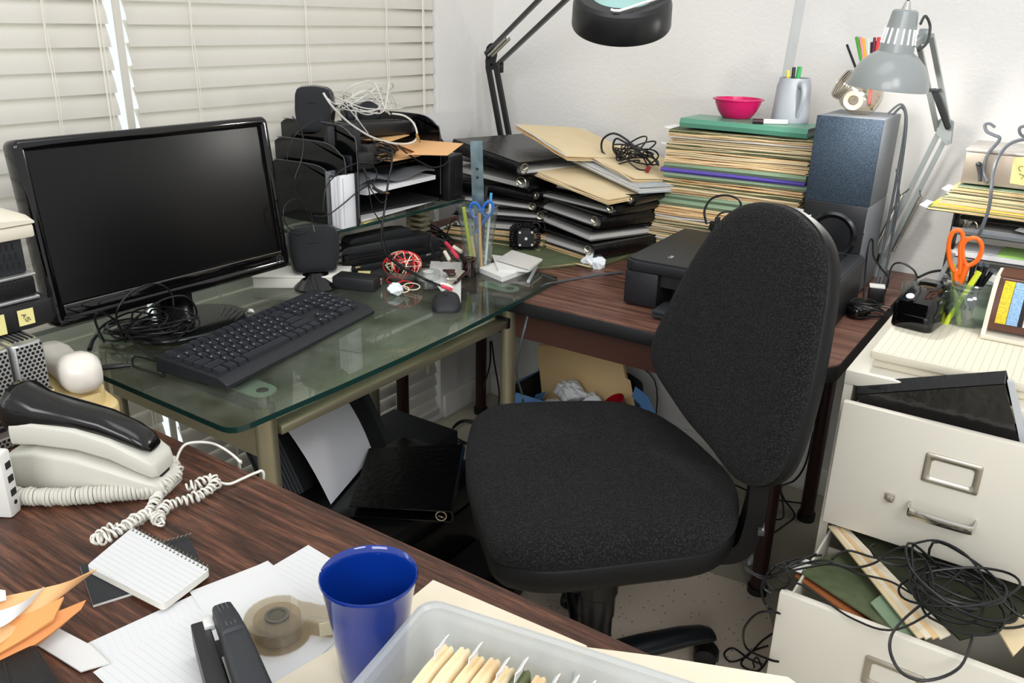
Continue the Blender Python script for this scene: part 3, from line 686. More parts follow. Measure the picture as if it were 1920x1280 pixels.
# ------------------------------------------------------------------ monitor
def rings(b, prof, W, H, r, n=5, T=None, fill=(False, False)):
    """nested rounded rectangles: prof = (inset, depth); lies in x/z, depth along y"""
    secs = []
    for ins, y in prof:
        rr = max(r-ins, .001); secs.append([(px_, y, pz) for px_, pz in rrect(W-2*ins, H-2*ins, rr, n)])
    loft(b, secs, cap=False, T=T); m = len(secs[0])
    if fill[0]: b._new(secs[0], [tuple(range(m))], T)
    if fill[1]: b._new(secs[-1], [tuple(range(m))], T)
    return b
mloc, mrot = V((.262, -1.431, .806)), (R(-7.4), 0, R(89))
T = thing('monitor', 'black wide-screen monitor, switched off, on the glass desk', 'monitor', mloc, rot=mrot)
MX = MW[T.name]; W_, H_ = .532, .329; Cn = TR((0, 0, H_/2))
b = B(); rings(b, [(.02, .045), (.006, .035), (0, .02), (0, -.010), (.003, -.0155), (.008, -.017), (.019, -.0135), (.0205, -.006)], W_, H_, .014, T=Cn, fill=(True, False)); b.done('bezel', BLKG, T, local=True, ang=50)
SCRN = mk('screen_matte', '030304', .25, spec=.4)
B().bx(-W_/2+.02, W_/2-.02, -.0065, -.004, .040, H_-.02).done('screen', SCRN, T, local=True)
B().bx(-W_/2+.02, W_/2-.02, -.0150, -.0062, .018, .0395, .001).done('lower_bezel', BLKG, T, local=True)
B().bx(-W_/2+.02, W_/2-.02, -.0158, -.0145, .0375, .0392).done('chrome_strip', STEEL, T, local=True)
b = B(); b.lathe([(.0078, -.0002), (.0086, -.0002), (.0086, .0006), (.0078, .0006), (.0078, -.0002)], 24, TR((W_/2-.028, -.0162, .022), (R(90), 0, 0)))
for x in (-.0022, .0012): b.bar((W_/2-.028+x, -.0166, .018), (W_/2-.028+x+.0016, -.0166, .026), .0008, .0008, (0, -1, 0))
b.done('badge', mk('badge_silver', '7d7f82', .3, .7), T, local=True)
b = B(); rings(b, [(.06, .075), (.04, .07), (.02, .045), (.0, .03)], W_-.03, H_-.06, .04, T=Cn, fill=(True, False)); b.done('back_shell', BLK, T, local=True)
B().prism([(p[0]-.02, p[1]) for p in rrect(.035, .075, .012)], .742, .90, 0, T=TR((.245, -1.431, 0))).done('stand_neck', BLKG, T)
b = B(); b.prism([(.275+x*.095, -1.435+y*.125) for x, y in ell((0, 0), 1, 1, 40)], .7405, .752, .004, 3, top=.97); st = b.done('stand_base', mk('base_gloss', '111213', .15), T)
b = B()
for k in range(6): b.bar((.243+.017*k, -1.338+.006*k-.0012*k*k, .7528), (.285+.013*k, -1.372-.002*k, .7528), .0012, .0012)
b.done('base_ribs', mk('rib_grey', '3c3e40', .4), st)
# ------------------------------------------------------------------ keyboard
KBM = mk('keyboard_black', '1b1d22', .48, grain=.25, gs=900); KEY = mk('key_black', '22252b', .42, grain=.15, gs=900)
k0, k1 = at(427, 722, z=.752), at(704, 580, z=.752); dx = (k1-k0); dx.z = 0; KL = dx.length; dx.normalize()
KX = FR((k0.x, k0.y, .7402), (0, 0, 1), dx)
T = thing('keyboard', 'black full-size computer keyboard on the glass desk in front of the monitor', 'keyboard', (0, 0, 0)); T.matrix_world = KX; MW[T.name] = KX
KD = .165
def kz(y): return .017+.016*y/KD
b = B(); loft(b, [[(x, .0+e, .004), (x, KD-e, .006), (x, KD-e, kz(KD)-.004), (x, KD-e-.004, kz(KD)), (x, .020, kz(.02)), (x, .004+e, .013), (x, e, .010)] for x, e in ((.0, .004), (.004, 0), (KL-.004, 0), (KL, .004))]); b.done('body', KBM, T, local=True, ang=20)
u = (KL-.018)/22.6; rows = [
 [(0, 1), (2, 1), (3, 1), (4, 1), (5, 1), (6.5, 1), (7.5, 1), (8.5, 1), (9.5, 1), (11, 1), (12, 1), (13, 1), (14, 1), (15.3, 1), (16.3, 1), (17.3, 1)],
 [(i, 1) for i in range(13)]+[(13, 2)]+[(15.3+i, 1) for i in range(3)]+[(18.6+i, 1) for i in range(4)],
 [(0, 1.5)]+[(1.5+i, 1) for i in range(12)]+[(13.5, 1.5)]+[(15.3+i, 1) for i in range(3)]+[(18.6+i, 1) for i in range(4)],
 [(0, 1.75)]+[(1.75+i, 1) for i in range(11)]+[(12.75, 2.25)]+[(18.6+i, 1) for i in range(3)],
 [(0, 2.25)]+[(2.25+i, 1) for i in range(10)]+[(12.25, 2.75), (16.3, 1)]+[(18.6+i, 1) for i in range(4)],
 [(0, 1.25), (1.25, 1.25), (2.5, 1.25), (3.75, 6.25), (10, 1.25), (11.25, 1.25), (12.5, 1.25), (13.75, 1.25), (15.3, 1), (16.3, 1), (17.3, 1), (18.6, 2), (20.6, 1)]]
b = B(); kb = B()
for r_, row in enumerate(rows):
    y = KD-.012-(r_+1)*.0212-(.003 if r_ else 0)
    for x, w_ in row:
        X0, X1, Y0, Y1 = .009+x*u+.0007, .009+(x+w_)*u-.0007, y+.0007, y+.0205; z = kz(y)-.004
        h = .0125; i1, i2 = .0024, .003
        lo = [(X0, Y0, z), (X1, Y0, z), (X1, Y1, z), (X0, Y1, z)]; hi = [(X0+i1, Y0+i1*1.2, z+h-.0008), (X1-i1, Y0+i1*1.2, z+h-.0008), (X1-i1, Y1-i2*.6, z+h+.001), (X0+i1, Y1-i2*.6, z+h+.001)]
        cx = [(X0+i1+.0015, Y0+i1*1.2+.001, z+h-.0014), (X1-i1-.0015, Y0+i1*1.2+.001, z+h-.0014), (X1-i1-.0015, Y1-i2*.6-.001, z+h+.0002), (X0+i1+.0015, Y1-i2*.6-.001, z+h+.0002)]
        b._new(lo+hi+cx, [(0, 1, 5, 4), (1, 2, 6, 5), (2, 3, 7, 6), (3, 0, 4, 7), (4, 5, 9, 8), (5, 6, 10, 9), (6, 7, 11, 10), (7, 4, 8, 11), (8, 9, 10, 11)])
        if r_ > 0 and w_ == 1: kb.bx(X0+.005, X0+.0068, Y1-.0078, Y1-.0052, z+h-.0009, z+h+.0004)
b.done('keys', KEY, T, local=True, ang=20); kb.done('legends', mk('legend_grey', 'a9adb2', .6), T, local=True)
# ------------------------------------------------------------------ cable heaps
def heap(b, c, rx, ry, h, loops, r, seed, per=9, z0=None, rot=0, tilt=.5):
    """one cable wound loosely in overlapping, differently tilted rings"""
    q = random.Random(seed); pts = []; a = q.random()*6; z0 = z0 if z0 is not None else c[2]
    for l in range(loops):
        ox, oy = q.uniform(-.35, .35)*rx, q.uniform(-.35, .35)*ry; sx, sy = q.uniform(.5, 1), q.uniform(.5, 1); ph = q.random()*6; up = q.random()*h; tl = q.uniform(0, tilt)*h
        for i in range(per):
            a += 2*math.pi/per*q.uniform(.8, 1.2); x, y = ox+rx*sx*math.cos(a), oy+ry*sy*math.sin(a)
            pts.append(V((c[0]+x*math.cos(rot)-y*math.sin(rot), c[1]+x*math.sin(rot)+y*math.cos(rot), z0+r+max(0, up*.5+tl*(1+math.sin(a+ph))*.8))))
    b.tube(pts, r, 6, 4); return pts
b = B(); C0 = at(285, 625, z=.745)
heap(b, (C0.x+.01, C0.y, .7405), .075, .055, .045, 9, .0019, 5, rot=.7); heap(b, (C0.x-.005, C0.y-.02, .7405), .07, .055, .05, 8, .0021, 8, rot=.7)
def cab(b, pts, r, n=6, k=6): b.tube(pts, r, n, k)
cab(b, [at(235, 640, z=.75), at(218, 590, x=.36), at(245, 548, x=.36), at(290, 532, x=.36), at(320, 548, x=.36), at(325, 585, x=.36), at(318, 620, z=.76)], .0019)
cab(b, [at(225, 630, z=.76), at(262, 590, x=.37), at(305, 562, x=.37), at(345, 555, x=.37), at(366, 575, x=.36), at(365, 600, z=.775), at(330, 640, z=.76)], .0019)
cab(b, [at(195, 640, z=.75), at(178, 600, x=.34), at(188, 585, x=.34), at(215, 600, z=.79), at(250, 640, z=.775), at(290, 672, z=.752)], .0022)
cab(b, [at(300, 680, z=.745), at(255, 668, z=.745), at(250, 685, z=.743), at(285, 698, z=.743), at(308, 705, z=.743), at(304, 694, z=.743), at(320, 688, z=.743)], .0019)
cb = tag(b.done('cable_heap', CORD), 'tangled heap of black cables in front of the monitor', 'cables')
B().tube([at(187, 690, z=.7455), at(215, 687, z=.7455), at(245, 684, z=.7445)], lambda t: .0048 if t < .7 else .003, 10, 3).done('jack_plug', mk('plug_black', '17181b', .3), cb)
B().tube([at(168, 655, z=.752), at(173, 640, z=.758), at(182, 628, z=.765)], lambda t: .0045-.0015*t, 8, 3).done('strain_relief', BLK, cb)
def lump(name, c, r, mat, label, cat, sc=(1, 1, .6), seed=1):
    b = B(); bm = bmesh.new(); bmesh.ops.create_icosphere(bm, subdivisions=4, radius=1); q = random.Random(seed)
    ds = [(V((q.uniform(-1, 1), q.uniform(-1, 1), q.uniform(-1, 1))).normalized(), q.uniform(.45, .95)) for _ in range(26)]
    for v in bm.verts:
        d = v.co.normalized(); k = 1.0
        for n, o in ds: 
            t = d.dot(n)
            if t > o*.9+.05: k = min(k, (o*.85+.12)/t)
        k *= 1+.16*abs(math.sin(d.x*7+q.random()*.05+seed)+math.cos(d.y*9+d.z*6))*.5
        v.co = V((d.x*r*sc[0]*k, d.y*r*sc[1]*k, d.z*r*sc[2]*k))+V(c)
    b._merge(bm); return tag(b.done(name, mat, ang=12), label, cat)
lump('paper_scrap', at(470, 582, z=.745), .011, PAPER, 'small torn white paper scrap behind the keyboard', 'paper', (1, .7, .5), 3)
# ------------------------------------------------------------------ desktop mouse
m0, m1 = at(836, 586, z=.742), at(838, 541, z=.755); d = (m1-m0); d.z = 0; d.normalize()
MOX = FR((*(m0+d*.052).xy, .7402), (0, 0, 1), d)
T = thing('computer_mouse', 'black wireless mouse with a scroll wheel on the glass desk', 'mouse', (0, 0, 0)); T.matrix_world = MOX; MW[T.name] = MOX
def mo(x, w_, h, n=20): return [(x, w_/2*math.copysign(abs(math.cos(a))**.75, math.cos(a)), h*max(0, math.sin(a))**.7 if math.sin(a) > 0 else .0) for a in [2*math.pi*i/n for i in range(n)]]
b = B(); loft(b, [mo(x, w_, h) for x, w_, h in ((-.052, .03, .006), (-.050, .044, .011), (-.042, .056, .018), (-.025, .064, .0255), (0, .064, .029), (.025, .060, .0265), (.042, .052, .021), (.050, .040, .016), (.053, .024, .009))]); b.done('shell', mk('mouse_black', '1a1b1e', .55), T, local=True, ang=60)
b = B(); loft(b, [[(x, -.005, z-.006), (x, .005, z-.006), (x, .005, z), (x, -.005, z)] for x, z in ((-.012, .0285), (.002, .0299), (.020, .0285), (.034, .0250), (.047, .0188))]); b.done('wheel_slot', BLKM, T, local=True)
B().cyl(.011, -.003, .003, 20, TR((.016, 0, .0205), (R(90), 0, 0))).done('scroll_wheel', mk('wheel_grey', '33363a', .35), T, local=True)
# ------------------------------------------------------------------ small satellite speaker on the desk
GRIL = mk('speaker_cloth', '1d1f22', .85, grain=.6, gs=700)
def satellite(name, label, loc, rz, base=True, kx=1):
    T = thing(name, label, 'speaker', loc, rz)
    z0 = .028 if base else 0; tl = M.Rotation(R(-10), 4, 'X')
    out = [(-.038, .005), (.038, .005), (.046, .055), (.045, .10), (.036, .113), (0, .117), (-.036, .113), (-.045, .10), (-.046, .055)]
    pr_ = rc(out, .010, 4)
    b = B(); secs = []
    for y, k in ((-.010, .97), (.0, 1.03), (.028, .96), (.05, .7), (.058, .45)): secs.append([((p[0])*k*kx, y, z0+.06+(p[1]-.06)*k) for p in pr_])
    loft(b, secs, T=tl); b.done('cabinet', BLKG if not base else mk('speaker_case', '3a3c3e', .35, .4), T, local=True, ang=60)
    b = B(); secs = []
    for y, k in ((-.009, .96), (-.014, .94), (-.019, .82), (-.021, .6), (-.0215, .3)): secs.append([(p[0]*k*kx, y, z0+.06+(p[1]-.06)*k) for p in pr_])
    loft(b, secs, T=tl); b.done('grille', GRIL, T, local=True, ang=60)
    if base:
        b = B(); loft(b, [[(x*sx+.0, y*sy+yo, z) for x, y in ell((0, 0), 1, 1, 24)] for sx, sy, yo, z in ((.052, .045, -.012, .0), (.053, .046, -.012, .004), (.040, .032, -.004, .016), (.026, .020, .006, .034))]); b.done('foot', BLKG, T, local=True)
    return T
sp = at(588, 545, z=.74)
satellite('desk_speaker', 'small black desktop speaker on its stand to the right of the monitor', (sp.x-.022, sp.y+.030, .7402), R(52), kx=1.28)
# white flat box behind the speaker
T = thing('flat_box', 'white flat cardboard box behind the desktop speaker', 'box', (.24, -1.12, .7402))
v0, v1 = at(500, 540, z=.74), at(652, 540, z=.74); dv = (v1-v0); dv.z = 0; Lb = dv.length; FX = FR((v0.x, v0.y, .7402), (0, 0, 1), dv)
B(FX).bx(-.03, Lb, 0, .09, 0, .024, .001).done('box_body', mk('box_white', 'dcd9cf', .7), T); B(FX).bx(-.032, Lb+.001, -.001, .091, .0245, .028, .001).done('lid', mk('box_lid', 'e3e0d8', .65), T)
# ------------------------------------------------------------------ long black hole punch
v0, v1 = at(636, 517, z=.74), at(830, 482, z=.74); dv = (v1-v0); dv.z = 0; Lb = dv.length; PX = FR((v0.x, v0.y, .7402), (0, 0, 1), dv)
T = thing('hole_punch', 'long black desktop hole punch behind the ball of rubber bands', 'hole punch', (0, 0, 0)); T.matrix_world = PX; MW[T.name] = PX
HPB = mk('punch_black', '1a1c1f', .42, grain=.2, gs=500)
B().prism(rc([(0, 0), (Lb, 0), (Lb, .10), (0, .10)], .01), 0, .016, .003).done('base', HPB, T, local=True)
b = B(); b.prism(rc([(.0, .016), (.006, .05), (.03, .064), (Lb*.48, .066), (Lb-.02, .062), (Lb, .045), (Lb, .016)], .008), -.085, -.012, .004, T=RX @ M.Scale(1, 4)); b.done('housing', HPB, T, local=True)
b = B(); b.bx(.02, Lb-.05, -.0, .0125, .030, .034).bx(.02, Lb-.05, .004, .0125, .044, .047).bx(.018, .03, .002, .0125, .03, .047); b.done('ledge', BLK, T, local=True)
b = B(); b.prism(rc([(.045, .064), (.055, .078), (Lb*.62, .086), (Lb*.75, .082), (Lb*.78, .064)], .008), -.075, -.03, .004, T=RX); b.done('lever', BLKM, T, local=True)
for x in (.045, Lb-.052): B().bx(x, x+.014, -.002, .004, .012, .0165).done('clip', CHROME, T, local=True)
# ------------------------------------------------------------------ black adapter brick and sticky pad
v0, v1 = at(701, 549, z=.74), at(727, 530, z=.74); dv = (v1-v0); dv.z = 0; AX = FR((v0.x, v0.y, .7402), (0, 0, 1), dv)
T = thing('power_adapter', 'black power adapter brick left of the ball of rubber bands', 'adapter', (0, 0, 0)); T.matrix_world = AX; MW[T.name] = AX
B().bx(0, .052, 0, .105, 0, .030, .004).done('case', mk('adapter_black', '1c1d1f', .5), T, local=True); B().bx(.038, .050, -.004, .002, .006, .024, .002).done('socket', STEEL, T, local=True)
P = [at(664, 536, z=.74), at(690, 530, z=.74), at(695, 512, z=.74), at(672, 512, z=.74)]
tag(B().prism([(p.x, p.y) for p in P], .7402, .7460).done('sticky_pad', YEL), 'yellow sticky note pad beside the black power adapter', 'sticky notes')
# ------------------------------------------------------------------ rubber bands in a clear dish
GL = thin('clear_glass', 'f4f8f6', .045, .02, .04, 'e8eeec')
dc = at(757, 525, z=.74)
T = thing('glass_dish', 'round clear glass dish holding the ball of rubber bands', 'dish', (dc.x, dc.y, .7402))
B().lathe([(1e-5, 0), (.028, 0), (.042, .012), (.046, .028), (.044, .028), (.040, .014), (.027, .004), (1e-5, .004)], 40).done('bowl', GL, T, local=True)
FL = M.Translation((dc.x-.004, dc.y+.002, .7402+.038)) @ M.Diagonal((1.12, 1.12, .78, 1))
b = B(FL)
RED = mk('rubber_red', 'd2242f', .5); CRM = mk('rubber_cream', 'e9dcc0', .5); BKR = mk('rubber_black', '151515', .5); GRN = mk('rubber_olive', 'b8b58a', .5)
b.ball((0, 0, 0), .037, 3, jit=.03); 
bands = [(RED, .0016), (CRM, .0016), (RED, .0014), (BKR, .0016), (CRM, .0014), (RED, .0018), (GRN, .0014), (BKR, .0014), (CRM, .0018), (RED, .0014)]
T = tag(b.done('rubber_band_ball', BKR), 'tangled ball of red, cream and black rubber bands in the clear glass dish', 'rubber bands')
for i in range(36):
    m, r_ = bands[i % 10]; t = B(FL @ TR((0, 0, 0), (rnd.uniform(0, 6), rnd.uniform(0, 6), rnd.uniform(0, 6)))); R0 = .0388+rnd.uniform(0, .002)
    e = rnd.uniform(.86, 1.06); t.tube([(R0*math.cos(a)*e, R0*math.sin(a), .004*math.sin(a*2+i)+rnd.uniform(-.001, .001)) for a in [2*math.pi*j/18 for j in range(18)]], r_*.8, 5, 2, closed=True); t.done('rubber_band', m, T)
e0 = at(755, 520, z=.755)
for i, (px_, py_, m) in enumerate(((740, 528, RED), (760, 536, RED), (752, 545, CRM), (772, 540, CRM))):
    p = at(px_, py_, z=.747); t = B(); t.tube([(p.x+.02*math.cos(a), p.y+.009*math.sin(a+.5), p.z+.006*math.sin(a)+.004) for a in [2*math.pi*j/14 for j in range(14)]], .0013, 5, 3, closed=True); t.done('rubber_band', m, T)
lump('tissue', at(752, 536, z=.752)+V((.012, -.03, 0)), .022, mk('tissue_white', 'dfe4e8', .9), 'crumpled white tissue in front of the ball of rubber bands', 'tissue', (1, 1, .7), 5)
# ------------------------------------------------------------------ clear tape, staple remover, paper
tc = at(803, 522, z=.74)
T = thing('tape_roll', 'roll of clear tape lying flat beside the ball of rubber bands', 'tape', (tc.x, tc.y, .7402))
B().lathe([(.013, 0), (.030, 0), (.030, .018), (.013, .018), (.013, 0)], 36).done('tape', thin('tape_clear', 'eef0ee', .05, .08, .22, 'e8eae8'), T, local=True)
B().lathe([(.0115, -.0), (.0132, 0), (.0132, .0185), (.0115, .0185), (.0115, 0)], 30).done('core', mk('core_white', 'd8d8d4', .5), T, local=True)
P = [at(808, 490, z=.74), at(865, 492, z=.74), at(864, 568, z=.74), at(832, 552, z=.74), at(803, 515, z=.74)]
tag(B().prism([(p.x, p.y) for p in P], .7403, .7410).done('paper_slip', PAPER), 'white paper slip under the brown staple remover', 'paper')
rc0 = at(848, 530, z=.745)
T = thing('staple_remover', 'brown and steel staple remover on the white paper slip', 'staple remover', (rc0.x, rc0.y, .7412), R(120)); T.scale = (1.35, 1.35, 1.35)
BRN = mk('remover_brown', '3b2420', .35)
for s in (-1, 1):
    X = TR((0, 0, .010), (0, s*R(8), s*R(15)))
    b = B(X); b.prism(rc([(0, -.007), (.035, -.008), (.052, -.012), (.054, .012), (.035, .008), (0, .007)], .004), .004*s-.002+(.004 if s > 0 else -.004), .004*s+.002+(.004 if s > 0 else -.004), .001); b.done('grip', BRN, T, local=True)
    b = B(X); b.bx(-.016, .044, -.006, .006, s*.0025-.0008, s*.0025+.0008); b.done('jaw', mk('remover_steel', 'd5cfc0', .3, .6), T, local=True)
B().cyl(.0035, -.009, .009, 12, TR((-.002, 0, .010), (R(90), 0, 0))).done('pivot', STEEL, T, local=True)
# ------------------------------------------------------------------ brown glass, tall glass with its contents
g = at(881, 521, z=.74); BG = thin('brown_glass', 'a5766c', .05, .04, .12, '4a2a26')
T = thing('shot_glass', 'small brown glass pot in front of the tall glass', 'glass', (g.x-.014, g.y+.016, .7402))
B().lathe([(1e-5, 0), (.0185, 0), (.0195, .006), (.0192, .036), (.0200, .042), (.0195, .0445), (.012, .0445), (.010, .041), (.0165, .038), (.0170, .008), (1e-5, .005)], 32).done('pot', BG, T, local=True)
for k in range(9):
    B().tube([(rnd.uniform(-.011, .011), rnd.uniform(-.011, .011), .007+rnd.uniform(0, .006)) for _ in range(3)], .0009, 4, 2).done('clip', mk('copper', 'a2563e', .3, .8), T, local=True)
gx, gy = .482, -.728
T = thing('pint_glass', 'tall clear glass holding scissors, pencils and a steel ruler', 'glass', (gx, gy, .7402))
B().lathe([(1e-5, 0), (.033, 0), (.034, .004), (.040, .07), (.0515, .164), (.0500, .165), (.0385, .07), (.032, .014), (1e-5, .012)], 44).done('tumbler', GL, T, local=True)
def stick(name, a, c, r, mat, label, cat, n=8, tip=None):
    a, c = V(a), V(c); d = (c-a).normalized(); b = B(); b.cyl(r, 0, (c-a).length, n, FR(a, d)); 
    T = b.done(name, mat); tag(T, label, cat)
    if tip: B().cyl(r*1.02, (c-a).length-tip[1], (c-a).length+.0005, n, FR(a, d)).done('cap', tip[0], T)
    return T
G = V((gx, gy, .752))
bl = mk('scissors_blue', '1f62b8', .3)
S = thing('scissors', 'blue-handled scissors standing in the tall glass', 'scissors', (gx, gy, .752))
n_ = (CAM-G); n_.z = 0; n_.normalize(); sx = V((-n_.y, n_.x, 0))
hc = at(901, 392, y=gy-.0)
for s, (px_, py_) in ((-1, (891, 394)), (1, (915, 392))):
    c = on(px_, py_, G+n_*.02, n_); loop = [c+sx*(.0125*math.cos(a)*1.0)+V((0, 0, 1))*(.0185*math.sin(a))+sx*(.003*math.sin(a)*s) for a in [2*math.pi*i/16 for i in range(16)]]
    b = B(); b.tube(loop, .0036, 8, 3, closed=True); low = c-V((0, 0, .0185)); e = G+n_*.012+V((0, 0, .085))-sx*(.003*s)
    b.tube([low, low.lerp(e, .4)-sx*.003*s, e], lambda t: .0045, 8, 4); b.done('handle', bl, S)
    b = B(); b.bar(e+V((0, 0, .01)), G+n_*.002+sx*.004*s+V((0, 0, .004)), .010, .0016, n_); b.done('blade', STEEL, S)
q = at(896, 262, y=gy+.02); q0 = at(899, 415, y=gy+.02)
RUL = mk('ruler_steel', '9fb4bb', .22, .85, var='6d8790', vs=30)
T = thing('ruler', 'steel ruler standing upright in the tall glass', 'ruler', (gx, gy, .752))
a_, c_ = on(899, 460, V((gx, gy+.02, .75)), n_), on(893, 264, V((gx, gy+.02, .75)), n_)
b = B(); b.bar(a_+V((0, 0, -.0)), c_, .0300, .0012, n_); b.done('strip', RUL, T)
for f in (.66, .74): B().cyl(.0035, .0006, .0012, 14, FR(a_.lerp(c_, f), n_)).done('hole', BLKM, T)
stick('pencil', G+n_*.025+sx*.010, on(899, 400, G+n_*.034, n_), .0037, mk('pencil_yellow', 'e0a044', .4), 'yellow pencil at the front of the tall glass', 'pencil', 6)
stick('highlighter', G-sx*.012+n_*.01, on(869, 388, G, n_), .0048, mk('marker_lime', 'bcc93a', .4), 'lime green marker leaning on the left of the tall glass', 'marker', 10)
stick('stirrer', G+n_*.020-sx*.004, on(884, 443, G+n_*.024, n_), .0042, mk('stick_wood', 'dab98c', .7), 'pale wooden stirring stick in the tall glass', 'stick', 6)
stick('pen', G+sx*.02, on(921, 362, G-n_*.01, n_), .0035, mk('pen_white', 'e4e6e8', .3), 'white pen with a blue band on the right of the tall glass', 'pen', 8, tip=(mk('pen_blue', '4ea0cf', .3), .02))
stick('pen', G+sx*.008-n_*.01, on(912, 350, G-n_*.02, n_), .0042, BLKM, 'black pen behind the blue scissors in the tall glass', 'pen', 8)
stick('marker', on(893, 410, G-n_*.01, n_), on(855, 392, G-n_*.015, n_), .006, BLK, 'black marker lying across the rim of the tall glass', 'marker', 10)
stick('pen', G-n_*.02-sx*.01, on(880, 400, G-n_*.02, n_), .0034, mk('pen_silver', 'b4b7bb', .3), 'silver pen at the back of the tall glass', 'pen', 8)
# ------------------------------------------------------------------ small white notebooks right of the glass
def book(name, P, z, h, label, mat, pages=None):
    T = thing(name, label, 'notebook', (sum(p.x for p in P)/4, sum(p.y for p in P)/4, z))
    b = B(); b.prism(rq(P, .004), z+.0008, z+h-.0008); b.done('pages', pages or PAPER, T)
    B().prism(rq(P, .004), z+h-.0008, z+h).done('cover', mat, T); B().prism(rq(P, .004), z, z+.0008).done('back_cover', mat, T)
    return T
WB = mk('notebook_white', 'e0dfdb', .5)
def zq(pts, z): return [at(x, y, z=z) for x, y in pts]
book('notebook', zq([(898, 502), (942, 520), (1005, 497), (955, 482)], .752), .7405, .012, 'lowest of the three little white notebooks right of the tall glass', WB)
book('notebook', zq([(934, 506), (992, 507), (1012, 490), (922, 477)], .757), .7528, .0045, 'middle one of the three little white notebooks right of the tall glass', WB)
book('notebook', zq([(932, 484), (993, 502), (1018, 484), (960, 467)], .766), .7600, .004, 'topmost of the three little white notebooks right of the tall glass', mk('notebook_grey', 'cfccc5', .45))
stick('pen', at(991, 527, z=.745), at(1006, 500, z=.747), .0045, thin('clear_pen', 'eef2f2', .1, .1, .3, 'dfe5e6'), 'clear plastic pen lying on the glass corner by the notebooks', 'pen', 10)
# grey mains lead leaving the glass corner, black leads under the desk
b = B(); cab(b, [at(1168, 510, z=.733), at(1120, 516, z=.732), at(1060, 526, z=.732), at(1020, 535, z=.738), at(1000, 560, z=.70), at(985, 610, y=-.87), at(968, 690, y=-.86), at(978, 735, y=-.80), at(980, 755, y=-.74), at(972, 768, z=.08), at(985, 790, z=.01)], .0028); tag(b.done('lead', GCORD), 'grey lead from the printer running down past the glass desk leg', 'cable')
# ------------------------------------------------------------------ black letter tray organizer on the glass shelf
TRAY = mk('tray_black', '08090a', .12, spec=.6); EDGE = mk('tray_edge_highlight', '55585c', .3)
T = thing('letter_tray', 'black tiered letter tray on the glass shelf, heaped with cables and papers', 'letter tray', (.16, -.8, .8635))
def side(y, zt, xf, name='side_panel', x0=.045, z0=.864):
    pts = [(x0, z0), (xf-.005, z0), (xf, z0+.01), (xf+.002, zt-.045), (xf-.012, zt-.02), (xf-.048, zt-.001), (xf-.10, zt+.002), (x0+.02, zt), (x0, zt-.012)]
    b = B(); b.prism(rc(pts, [0, 0, .008, .02, .02, .02, .02, .01, 0], 3), -y-.0018, -y+.0018, T=RX); o = b.done(name, TRAY, T)
    q = B(); q.tube([(x, y-.0018, z) for x, z in ((x0+.01, zt-.0005), (xf-.10, zt+.0012), (xf-.048, zt-.003), (xf-.016, zt-.021), (xf+.0, zt-.045), (xf, z0+.02))], .0011, 4, 4); q.done('edge_highlight', EDGE, o)  # pale grey bead along the curve: the edge's highlight put into colour
side(-1.0, 1.006, .270); side(-.982, 1.058, .285); side(-.958, 1.100, .300)
side(-.602, 1.092, .262); side(-.578, 1.045, .268)
for z in (.866, .925, .985): B().bx(.045, .255, -.98 if z < .95 else -.956, -.602, z, z+.003).done('tray_floor', TRAY, T)
B().bx(.045, .049, -.98, -.602, .866, 1.03).done('back_panel', TRAY, T)
def pp(pts, z): return [at(x, y, z=z) for x, y in pts]
def fp(name, P, z, th, mat, label, cat): return tag(B().prism([(p.x, p.y) for p in P], z, z+th).done(name, mat), label, cat)
def R4(cx, cy, w, d, a): 
    c, s = math.cos(R(a)), math.sin(R(a)); return [V((cx+x*c-y*s, cy+x*s+y*c, 0)) for x, y in ((-w/2, -d/2), (w/2, -d/2), (w/2, d/2), (-w/2, d/2))]
fp('paper', R4(.165, -.79, .22, .31, 4), .8692, .004, mk('paper_grey', 'd5d5d6', .7), 'loose pale sheets in the bottom tier of the black letter tray', 'paper')
fp('folder', R4(.155, -.76, .21, .29, -7), .8735, .006, BLKM, 'thin black folder under the white paper stack in the letter tray', 'folder')
fp('paper_stack', [V((.275, -.905, 0)), V((.262, -.625, 0)), V((.06, -.62, 0)), V((.06, -.93, 0))], .9283, .011, mk('paper_bright', 'eeeef1', .75), 'thick stack of white paper in the middle tier of the black letter tray', 'paper')
# bag, envelope
BAGM = mk('grey_film', '7e8287', .16, .1, spec=.7, grain=.6, gs=22)
b = B(); rows = []
for i in range(9):
    u = i/8; rows.append([(.265-.2*u, -.93+.30*v/8, .967-.018*u+.010*math.sin(v*1.1+u*3)+.012*math.sin(u*5+v*.5)*(.4+.6*u)+(.0 if i else -.014)) for v in range(9)])
b.grid(rows, .004); tag(b.done('plastic_bag', BAGM, ang=60), 'grey plastic bag lying across the upper tier of the black letter tray', 'bag')
T = thing('envelope', 'orange padded envelope in the top tier of the black letter tray', 'envelope', (.19, -.72, 1.0))
b = B(); b.grid([[(.265, -.80, 1.002), (.285, -.72, 1.008), (.258, -.622, 1.020)], [(.18, -.83, 1.006), (.18, -.72, 1.012), (.17, -.615, 1.016)], [(.07, -.80, 1.006), (.07, -.7, 1.008), (.07, -.62, 1.010)]], .006); b.done('body', ORG, T)
b = B(); b.grid([[(.245, -.805, 1.012), (.292, -.765, 1.012)], [(.30, -.74, 1.0145), (.2665, -.63, 1.030)], [(.20, -.7, 1.021), (.19, -.615, 1.026)]], .0015); b.done('flap', ORG, T)
fp('envelope', R4(.17, -.73, .10, .13, 20), 1.041, .002, mk('envelope_tan', 'd9ae74', .7), 'small tan envelope peeping out under the black power strip', 'envelope')
